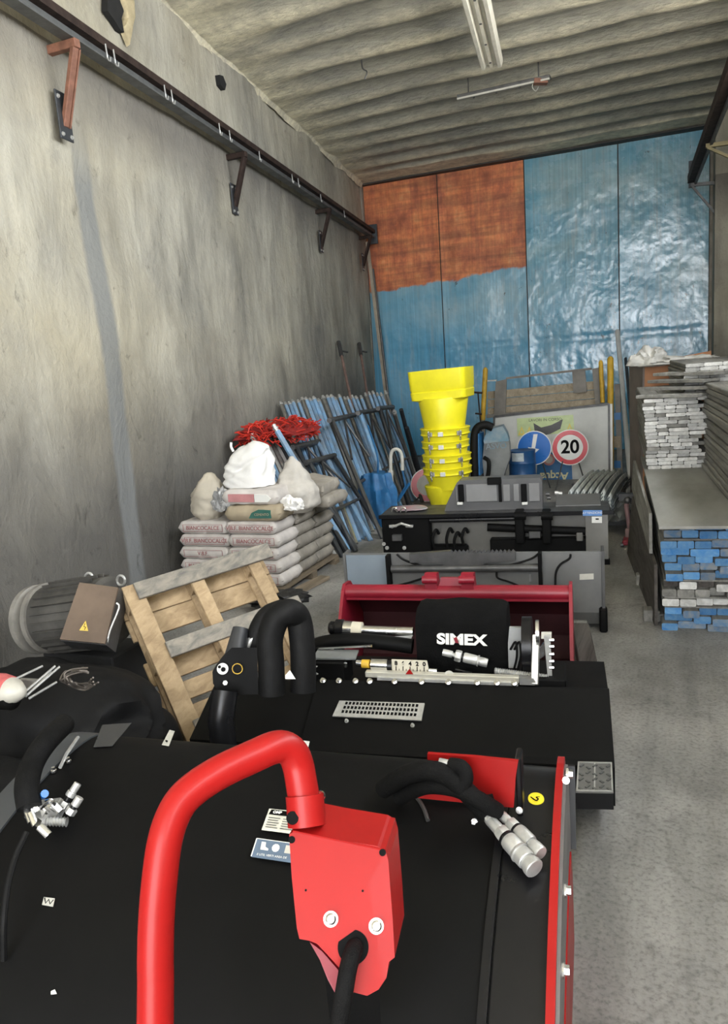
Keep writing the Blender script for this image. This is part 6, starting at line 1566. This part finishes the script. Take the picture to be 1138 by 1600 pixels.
for k in range(5):
    for (u0, u1) in ((0.08, 0.42), (0.5, 0.9)):
        part('plate_line', lambda bm: beam(bm, pc(u0, 0.14+0.11*k), pc(u1-0.05*(k % 2), 0.14+0.11*k), 0.0022, 0.0006), STEEL_D, t)
P, n_ = sticker('safety_label', [(402, 1311), (468, 1319), (460, 1349), (393, 1339)], M_STB, 0.010, 'slate blue safety label with pictograms')
X_ = (P[1]-P[0]).normalized(); Y_ = (P[0]-P[3]).normalized(); pc = lambda u, v, o=0.003: P[3]+(P[2]-P[3])*u+(P[0]-P[3])*v+n_*o
part('label_border', lambda bm: (beam(bm, pc(0, 0), pc(0, 1), 0.003, 0.001), beam(bm, pc(0, 1), pc(1, 1), 0.002, 0.001)), WHITE, t)
text_obj('label_lettering', 'E UTIL VERTI AREA DE', 0.0085, WHITE, pc(0.46, 0.17), X_, Y_, t, 0.0003)
part('boot_pictogram', lambda bm: prism(bm, [pc(*q_) for q_ in ((0.16, 0.42), (0.34, 0.42), (0.34, 0.52), (0.26, 0.6), (0.24, 0.85), (0.14, 0.85))], n_*0.0006), WHITE, t)
part('helmet_pictogram', lambda bm: prism(bm, [pc(0.50+0.09*math.cos(a), 0.62+0.22*math.sin(a)) for a in [k*math.pi/5 for k in range(10)]], n_*0.0006), WHITE, t)
part('glove_pictogram', lambda bm: prism(bm, [pc(*q_) for q_ in ((0.72, 0.42), (0.86, 0.42), (0.88, 0.85), (0.72, 0.85))], n_*0.0006), WHITE_D, t)
sticker('small_label', [(265, 1141), (273, 1143), (264, 1166), (253, 1164)], WHITE_D, 0.004, 'small worn label near the back of the hood')
sticker('label_mark', [(264, 1148), (268, 1149), (261, 1160), (258, 1158)], INK, 0.007)
P, n_ = sticker('small_w_label', [(69, 1402), (86, 1404), (83, 1417), (66, 1414)], WHITE_D, 0.004, 'small label with a W shaped mark on the left of the hood')
part('w_mark', lambda bm: tube(bm, [P[3]+(P[2]-P[3])*u+(P[0]-P[3])*v+n_*0.002 for u, v in ((0.1, 0.9), (0.3, 0.25), (0.5, 0.8), (0.7, 0.25), (0.92, 0.85))], 0.0016, 4), INK, t)
sticker('tiny_label', [(80, 1549), (86, 1546), (89, 1553), (80, 1554)], WHITE, 0.004)
sticker('white_label', [(468, 1157), (484, 1159), (480, 1176), (462, 1172)], WHITE, 0.004, 'white label behind the bend of the roll bar')
sticker('painted_sheen', [(160, 1133), (206, 1130), (176, 1166), (146, 1168)], M_('dark_sheen_patch', (0.035, 0.037, 0.04), 0.15, 0, 0.2, 3), 0.004, 'glossy dark patch added as the sheen on the hood')  # sheen on the hood put in as a paler glossy patch
part('silver_hood_bar', lambda bm: tube(bm, [surf(122, 1152, 0.02), surf(104, 1178, 0.02), surf(94, 1199, 0.015)], 0.006, 6), ZINC, t)
for (x, y) in ((84, 1205), (107, 1190)): part('small_bolt', lambda bm, x=x, y=y: hexbolt(bm, surf(x, y, 0.005), (0, 0, 1), 0.006, 0.014), CHROME, t)

# red roll bar
dD = 1.33
pts = [(243, 1580, 1.205), (243, 1500, 1.215), (245, 1430, 1.225), (250, 1370, 1.235), (257, 1318, 1.25), (268, 1280, 1.265), (285, 1250, 1.28), (312, 1226, 1.295), (350, 1203, 1.315), (400, 1180, 1.345), (425, 1169, 1.36), (443, 1167, 1.372), (458, 1177, 1.38), (466, 1196, 1.383), (471, 1222, 1.378), (476, 1255, 1.37), (479, 1285, 1.362)]
P3 = [at(x, y, D=d) for x, y, d in pts]
dn = (P3[0]-P3[2]).normalized(); P3 = [P3[0]+dn*((P3[0].z-0.42)/(-dn.z))]+P3 if dn.z < -0.2 else P3
part('roll_bar', lambda bm: tube(bm, P3, 0.0285, 24, 4), RED, t, smooth=60, label='thick bent red tube')
part('bar_socket', lambda bm: tube(bm, [at(476, 1242, D=1.372), at(480, 1290, D=1.358)], 0.034, 20), RED, t, smooth=True)
part('socket_tab', lambda bm: prism(bm, [at(x, y, D=1.37) for x, y in ((488, 1240), (500, 1243), (500, 1275), (488, 1270))], (0, 0.012, 0)), RED, t)
part('clamp_bolt', lambda bm: cyl(bm, at(492, 1246, D=1.37), at(502, 1243, D=1.39), 0.009, n=12), CHROME, t, smooth=30)
part('socket_hole', lambda bm: cyl(bm, at(457, 1278, D=1.333), at(463, 1280, D=1.36), 0.011, n=16), INK, t)
# red control cover
dep = lambda y: 1.335-(y-1300)*0.00040
fr_pts = [(452, 1304), (458, 1300), (590, 1322), (603, 1330), (607, 1345), (614, 1440), (617, 1496), (608, 1503), (604, 1528), (592, 1546), (574, 1556), (551, 1550), (541, 1545), (530, 1512), (512, 1492), (496, 1475), (484, 1470), (468, 1467), (464, 1450), (456, 1370)]
_a, _b, _c = at(452, 1304, D=1.335), at(603, 1330, D=1.330), at(551, 1550, D=1.235)
_n = (_b-_a).cross(_c-_a).normalized()
Pf = [at_plane(x, y, _a, _n) for x, y in fr_pts]
ex = at(622, 1294, D=1.435)-Pf[4]
part('control_cover', lambda bm: (prism(bm, Pf, ex)), RED, t, label='folded red control cover')
nf = (Pf[2]-Pf[0]).cross(Pf[6]-Pf[0]).normalized(); nf = -nf if nf.dot(CP-Pf[0]) < 0 else nf
def oc(x, y, o=0.0): return at_plane(x, y, Pf[0]+nf*o, nf)
def chamfer(bm):
    a, b = Pf[1], Pf[3]; 
    prism(bm, [a+ex, b+ex, b, a], nf*0.0+Vector((0, 0, 0.003)))
part('cover_top_fold', chamfer, RED, t)
for (x, y) in ((456, 1312), (598, 1332)): part('cover_hole', lambda bm, x=x, y=y: cyl(bm, oc(x, y, -0.002), oc(x, y, 0.0015), 0.006, n=14), INK, t)
for (x, y) in ((517, 1436), (588, 1447)):
    part('cover_bolt', lambda bm, x=x, y=y: (cyl(bm, oc(x, y, 0), oc(x, y, 0)+nf*0.003, 0.0125, n=24), lathe(bm, oc(x, y, 0)+nf*0.003, nf, [(0, 0.009), (0.007, 0.009), (0.009, 0.006)], 16), cyl(bm, oc(x, y, 0)+nf*0.009, oc(x, y, 0)+nf*0.0095, 0.004, n=6)), CHROME, t, smooth=30)
for (x, y) in ((478, 1391), (567, 1392)): part('cover_mark', lambda bm, x=x, y=y: cyl(bm, oc(x, y, -0.001), oc(x, y, 0.0006), 0.002, n=8), INK, t)
part('hose_opening', lambda bm: cyl(bm, oc(552, 1480, -0.002), oc(552, 1480, 0.0012), 0.0255, n=32), INK, t, label='round black hole in the cover')
part('hose_through_cover', lambda bm: tube(bm, [oc(556, 1478, -0.03), oc(553, 1484, 0.012), oc(545, 1510, 0.03), oc(538, 1550, 0.03), oc(530, 1600, 0.0), oc(525, 1640, -0.06)], 0.0145, 14, 6), HS, t, smooth=True)
part('cover_inner_flange', lambda bm: prism(bm, [at(x, y, D=dep(y)+0.02) for x, y in ((484, 1472), (503, 1486), (528, 1515), (540, 1546), (528, 1560), (512, 1530), (500, 1500))], ex*0.6), RED_D, t)
part('cover_bracket', lambda bm: beam(bm, at(540, 1420, D=1.40), Vector((at(540, 1420, D=1.5).x, at(540, 1420, D=1.5).y, 0.50)), 0.10, 0.04), BLACK, t)

# hydraulic valve block at the left end of the hood
tv = t
vb = surf(75, 1268, 0.05)
part('valve_block', lambda bm: (box(bm, vb, (0.075, 0.06, 0.05), Matrix.Rotation(0.5, 3, 'Z'), 0.006)), ZINC, tv, label='silver hydraulic valve block')
part('valve_plate', lambda bm: prism(bm, [surf(x, y, 0.085) for x, y in ((38, 1278), (60, 1296), (66, 1285), (44, 1268))], (0, 0, 0.005)), CHROME, tv)
part('gusset_plate', lambda bm: prism(bm, [surf(x, y, 0.09) for x, y in ((66, 1280), (80, 1253), (62, 1262))], (0, 0, 0.004)), ZINC, tv)
for (x0, y0, x1, y1, r_) in ((42, 1262, 50, 1285, 0.012), (52, 1254, 60, 1268, 0.013), (70, 1258, 78, 1266, 0.015), (62, 1292, 76, 1306, 0.012), (48, 1270, 56, 1290, 0.010), (83, 1257, 94, 1268, 0.013)):
    part('fitting', lambda bm: cyl(bm, surf(x0, y0, 0.10), surf(x1, y1, 0.08), r_, n=12), CHROME, tv, smooth=30)
coupling('valve_coupling', surf(97, 1262, 0.06), surf(122, 1224, 0.10), tv, 0.014, [(0.25, 1.1, 'hex'), (0.2, 0.7, 'k'), (0.2, 1.0, 'r'), (0.35, 0.8, 'r')])
coupling('valve_coupling', surf(108, 1272, 0.06), surf(125, 1246, 0.09), tv, 0.014, [(0.35, 1.1, 'hex'), (0.15, 0.7, 'k'), (0.5, 0.85, 'r')])
part('spring_fitting', lambda bm: lathe(bm, surf(72, 1283, 0.06), surf(100, 1284, 0.05)-surf(72, 1283, 0.06), [v for k in range(7) for v in ((k*0.009, 0.009), (k*0.009+0.0045, 0.014))], 12), ZINC, tv, smooth=30)
part('blue_cap', lambda bm: cyl(bm, surf(67, 1243, 0.11), surf(70, 1240, 0.125), 0.011, n=12), SIGN_B, tv, smooth=30, label='small blue cap')
part('pipe_elbow', lambda bm: tube(bm, [surf(72, 1252, 0.12), surf(80, 1250, 0.13), surf(86, 1257, 0.11)], 0.005, 8, 4), CHROME, tv, smooth=True)
part('thick_hose', lambda bm: tube(bm, [surf(100, 1132, 0.10), surf(72, 1160, 0.14), at(50, 1195, Z=0.72), at(42, 1230, Z=0.70), at(46, 1262, Z=0.66)], 0.034, 14, 6), HS, tv, smooth=True)
part('end_cable', lambda bm: tube(bm, [at(42, 1300, Z=0.66), at(24, 1340, Z=0.62), at(12, 1385, Z=0.58), at(6, 1440, Z=0.52), at(6, 1500, Z=0.42)], 0.008, 8, 6), RUBBER, tv, smooth=True)
for (x, y) in ((6, 1266), (14, 1273), (24, 1292)): part('loose_nut', lambda bm, x=x, y=y: cyl(bm, at(x-3, y, Z=0.5), at(x+3, y+2, Z=0.51), 0.008, n=6), ZINC, tv)

# ================================================================== tilted pallet in front of the sacks
W_PAL = wood_mat('fresh_yellow_pallet_wood', (0.25, 0.175, 0.10), (0.47, 0.35, 0.21), 0.4, 0.3)
W_PALG = wood_mat('greyed_pallet_slat', (0.10, 0.10, 0.095), (0.30, 0.27, 0.22), 0.25, 0.4)
A = at(190, 915, D=4.0); B = at(417, 846, D=4.45); C_ = at(275, 1105, D=3.76)
u = (B-A); LW = u.length; u.normalize(); v = (C_-A); v = (v-u*v.dot(u)).normalized(); n_ = u.cross(v).normalized(); n_ = n_ if n_.dot(CP-A) > 0 else -n_
HV = (A.z-0.02)/(-v.z)
print('pallet', LW, HV, v)
t = thing('tilted_pallet', 'yellowish wooden pallet propped up on edge in front of the sack pile', 'pallet', A+u*LW/2+v*HV)
rmP = Matrix((u, v, n_)).transposed()
def pbox(nm, u0, u1, v0, v1, n0, n1, mat):
    c = A+u*(u0+u1)/2+v*(v0+v1)/2+n_*(n0+n1)/2
    part(nm, lambda bm: box(bm, c, (u1-u0, v1-v0, n1-n0), rmP, 0.003), mat, t)
HVp = min(HV, 1.06)
SW = 0.095
for (v0, v1, mt, a, b) in ((0.005, 0.10, W_PALG, 0.06, LW), (0.37, 0.46, W_PALG, 0.09, LW+0.02), (0.80, 0.89, W_PALG, 0.06, LW)):
    if v1 < HVp: pbox('outer_slat', a, b, v0, v1, -0.02, 0.0, mt)
for (a, b) in ((0.0, 0.10), (0.355, 0.43), (0.70, 0.775)):
    pbox('stringer_board', a, b, 0.0, HVp, -0.045, -0.0215, W_PAL)
    for v0 in (0.0, 0.36, 0.79): 
        if v0+0.12 < HVp: pbox('spacer_block', a, b, v0, v0+0.13, -0.115, -0.046, W_PAL)
    pbox('inner_stringer', a+0.0, b, 0.0, HVp, -0.135, -0.1155, W_PAL)
for (v0, v1) in ((0.0, 0.14), (0.145, 0.27), (0.40, 0.53), (0.56, 0.66), (0.69, 0.80), (0.83, 0.95)):
    if v1 < HVp: pbox('deck_board', -0.02, LW-0.01, v0, v1, -0.155, -0.1355, W_PAL)

# ================================================================== electric motor and clutter at the left wall
M_CAST = M_('dusty_cast_housing', (0.10, 0.095, 0.085), 0.65, 0.2, 0.5, 5, 0.2)
M_CASTL = M_('pale_dusty_casting', (0.28, 0.265, 0.235), 0.65, 0.2, 0.45, 7, 0.2)
ax = (at(190, 958, D=4.15)-at(50, 975, D=4.42)).normalized(); mc = at(58, 968, D=4.4)
Ln = 0.62
t = thing('electric_motor', 'large dusty electric motor with a brown terminal box beside the left wall', 'motor', Vector((mc.x+ax.x*0.3, mc.y+ax.y*0.3, 0)))
part('motor_shell', lambda bm: lathe(bm, mc+ax*0.06, ax, [(0, 0.16), (0.02, 0.185), (0.50, 0.185), (0.52, 0.16)], 36), M_CAST, t, smooth=30)
part('front_end_shield', lambda bm: lathe(bm, mc-ax*0.05, ax, [(0, 0.04), (0.0, 0.11), (0.02, 0.17), (0.05, 0.197), (0.085, 0.197), (0.09, 0.175)], 36), M_CASTL, t, smooth=30, label='pale dusty end shield')
part('flange_ring', lambda bm: lathe(bm, mc+ax*0.09, ax, [(0, 0.18), (0.0, 0.20), (0.03, 0.20), (0.03, 0.18)], 36), M_CASTL, t, smooth=30)
upA = (Vector((0, 0, 1))-ax*ax.z).normalized(); sdA = ax.cross(upA)
for k in range(26):
    a = 2*math.pi*k/26; d = upA*math.cos(a)+sdA*math.sin(a)
    part('cooling_fin', lambda bm: box(bm, mc+ax*0.34+d*0.19, (0.36, 0.004, 0.03), Matrix((ax, d.cross(ax), d)).transposed()), M_CAST, t)
for x, y, D in ((139, 903, 4.25), (189, 907, 4.2)):
    p = at(x, y, D=D); part('lifting_eye', lambda bm: tube(bm, [p+ax*0.028*math.cos(k*math.pi/8)+Vector((0, 0, 0.028*math.sin(k*math.pi/8))) for k in range(17)], 0.007, 8, caps=False), ZINC, t, smooth=True)
bp = [at(x, y, D=D) for x, y, D in ((126, 911, 4.02), (187, 919, 3.98), (166, 1008, 3.84), (95, 1001, 3.88))]
bn = (bp[1]-bp[0]).cross(bp[3]-bp[0]).normalized(); bn = bn if bn.dot(CP-bp[0]) > 0 else -bn
part('terminal_box', lambda bm: prism(bm, bp, -bn*0.12), STEEL_D, t)
cc_ = sum(bp, Vector())/4
part('terminal_lid', lambda bm: prism(bm, [cc_+(p-cc_)*0.985+bn*0.004 for p in bp], bn*0.012), M_('brown_enamel_lid', (0.17, 0.125, 0.095), 0.4, 0.2, 0.35, 4, 0.08), t, label='brown enamelled lid')
tri = lambda x, y, o=0.018: at_plane(x, y, bp[0]+bn*o, bn)
part('warning_triangle', lambda bm: prism(bm, [tri(124, 985), tri(138, 986), tri(134, 970)], bn*0.001), M_('faded_orange_yellow', (0.72, 0.50, 0.10), 0.5, 0, 0.2, 20), t, label='faded yellow warning triangle')
part('triangle_bolt', lambda bm: tube(bm, [tri(133, 974, .020), tri(131, 979, .020), tri(134, 980, .020), tri(132, 984, .020)], 0.002, 4), INK, t)
part('lid_hinge_wire', lambda bm: tube(bm, [at(x, y, D=3.86) for x, y in ((182, 942), (186, 950), (172, 985), (167, 1008))], 0.005, 6, 3), ZINC, t)
part('support_frame', lambda bm: boxb(bm, mc.x+0.05, mc.x+0.55, mc.y-0.05, mc.y+0.25, 0.0, mc.z-0.17, 0.01), M_('black_steel_frame', (0.018, 0.018, 0.018), 0.8, 0, 0.3, 5, 0.2), t)  # unseen near-black stand supporting the motor
# heaps added to fill the left foreground behind the machine with near-black
M_HEAP = M_('near_black_filler', (0.007, 0.007, 0.007), 0.7, 0, 0.3, 4, 0.3, spec=0.15)
hc = at(110, 1110, Z=0.1)
crumple('dark_filler_heap', Vector((-2.75, 2.55, 0.22)), 0.62, 0.42, 0.30, M_HEAP, 'added near-black heap between the motor and the nearest machine', 'filler heap', 51, 0.25, 1.5, 5, flat=0.7, fold=0.12)
crumple('dark_filler_heap', Vector((-2.45, 1.85, 0.16)), 0.60, 0.42, 0.24, M_HEAP, 'lower added near-black heap at the left edge beside the nearest machine', 'filler heap', 57, 0.25, 1.5, 5, flat=0.65, fold=0.12)
# white-nosed tool with a red label, rods and wire on the heap
tp = at(20, 1080, D=3.05)
t = thing('power_tool', 'white-nosed power tool with a faded red label at the left picture edge', 'tool', tp)
dT = (at(45, 1085, D=3.02)-at(-40, 1072, D=3.15)).normalized()
part('tool_body', lambda bm: lathe(bm, tp-dT*0.16, dT, [(0, 0.03), (0.02, 0.055), (0.12, 0.06), (0.17, 0.05), (0.21, 0.025), (0.22, 0.01)], 24), M_('dirty_cream_plastic', (0.48, 0.46, 0.40), 0.45, 0, 0.25, 9), t, smooth=35)
part('red_label', lambda bm: lathe(bm, tp-dT*0.13+CU*0.004, dT, [(0, 0.056), (0.07, 0.0605), (0.12, 0.054)], 24), M_('faded_red_label', (0.55, 0.12, 0.12), 0.45, 0, 0.3, 15), t, smooth=35)
part('dark_underside', lambda bm: lathe(bm, tp-dT*0.14-CU*0.03, dT, [(0, 0.03), (0.02, 0.052), (0.14, 0.045), (0.16, 0.02)], 24), BLACK, t, smooth=35)
part('steel_wedge', lambda bm: prism(bm, [at(x, y, D=3.15) for x, y in ((28, 1062), (60, 1064), (48, 1080), (35, 1084))], (0, 0.02, 0)), STEEL, t)
tr = thing('steel_rods', 'bundle of thin steel rods pointing up to the right on the dark filler heap', 'rods', at(60, 1065, D=3.1))
for (x0, y0, x1, y1) in ((22, 1062, 66, 1041), (38, 1082, 86, 1041), (42, 1086, 93, 1042), (46, 1091, 88, 1066), (40, 1088, 80, 1050)):
    part('rod', lambda bm: cyl(bm, at(x0, y0, D=3.05), at(x1, y1, D=3.2), 0.005, n=8), ZINC, tr, smooth=30)
tw = thing('wire_coil', 'loose tangle of rusty wire beside the steel rods', 'wire', at(125, 1060, D=3.1))
rw_ = random.Random(4)
for k in range(7):
    a0 = rw_.uniform(0, 1.2); rx = rw_.uniform(18, 30); ry = rw_.uniform(10, 19)
    pts = [at(126+rx*math.cos(a0+s*0.55)+rw_.uniform(-3, 3), 1060+ry*math.sin(a0+s*0.55)+rw_.uniform(-3, 3), D=3.1+0.04*math.sin(s)) for s in range(9)]
    part('wire_loop', lambda bm: tube(bm, pts, 0.004, 6, 4), M_RUSTW if k else (globals().setdefault('M_RUSTW', M_('dull_wire', (0.16, 0.14, 0.12), 0.5, 0.7, 0.3, 20))), tw, smooth=True)
# ================================================================== put small pieces under the part that carries them
def nest(pairs):
    for par, kids in pairs.items():
        for o in list(COL.objects):
            if o.name.split('.')[0] != par or o.parent is None or o.parent.type != 'EMPTY': continue
            for k in list(o.parent.children):
                if k is not o and k.name.split('.')[0] in kids and k.parent is o.parent:
                    k.parent = o; k.matrix_parent_inverse = Matrix.Identity(4)
nest({'terminal_box': ['terminal_lid', 'warning_triangle', 'triangle_bolt', 'lid_hinge_wire'],
      'wall_plate': ['bolt'], 'case_body': ['front_panel', 'dark_rib', 'latch', 'carry_handle'],
      'control_cover': ['cover_bolt', 'cover_hole', 'cover_mark', 'hose_opening', 'cover_top_fold', 'cover_inner_flange'],
      'scale_plate': ['scale_digit', 'scale_tick'], 'levelling_rail': ['red_pointer', 'rail_boss', 'rail_lip'],
      'slotted_grate': ['grate_slots'], 'tread_plate': ['tread_bars', 'white_edge_line'],
      'data_plate': ['plate_heading', 'plate_lettering', 'plate_line'],
      'safety_label': ['label_border', 'label_lettering', 'boot_pictogram', 'helmet_pictogram', 'glove_pictogram'],
      'yellow_sticker': ['sticker_hook_mark'], 'small_w_label': ['w_mark'], 'small_label': ['label_mark'],
      'canvas_cover': ['wordmark', 'wordmark_red_slash'], 'upper_poster': ['warning_triangle', 'triangle_mark', 'dark_print', 'poster_lettering'],
      'lower_poster': ['poster_word', 'round_sticker', 'round_sticker_centre'], 'blue_sticker': ['sticker_lettering'],
      'white_round_sticker': ['sticker_mark'], 'white_field': ['sign_number'], 'blue_field': ['white_arrow'],
      'side_plate': ['side_bolt']})
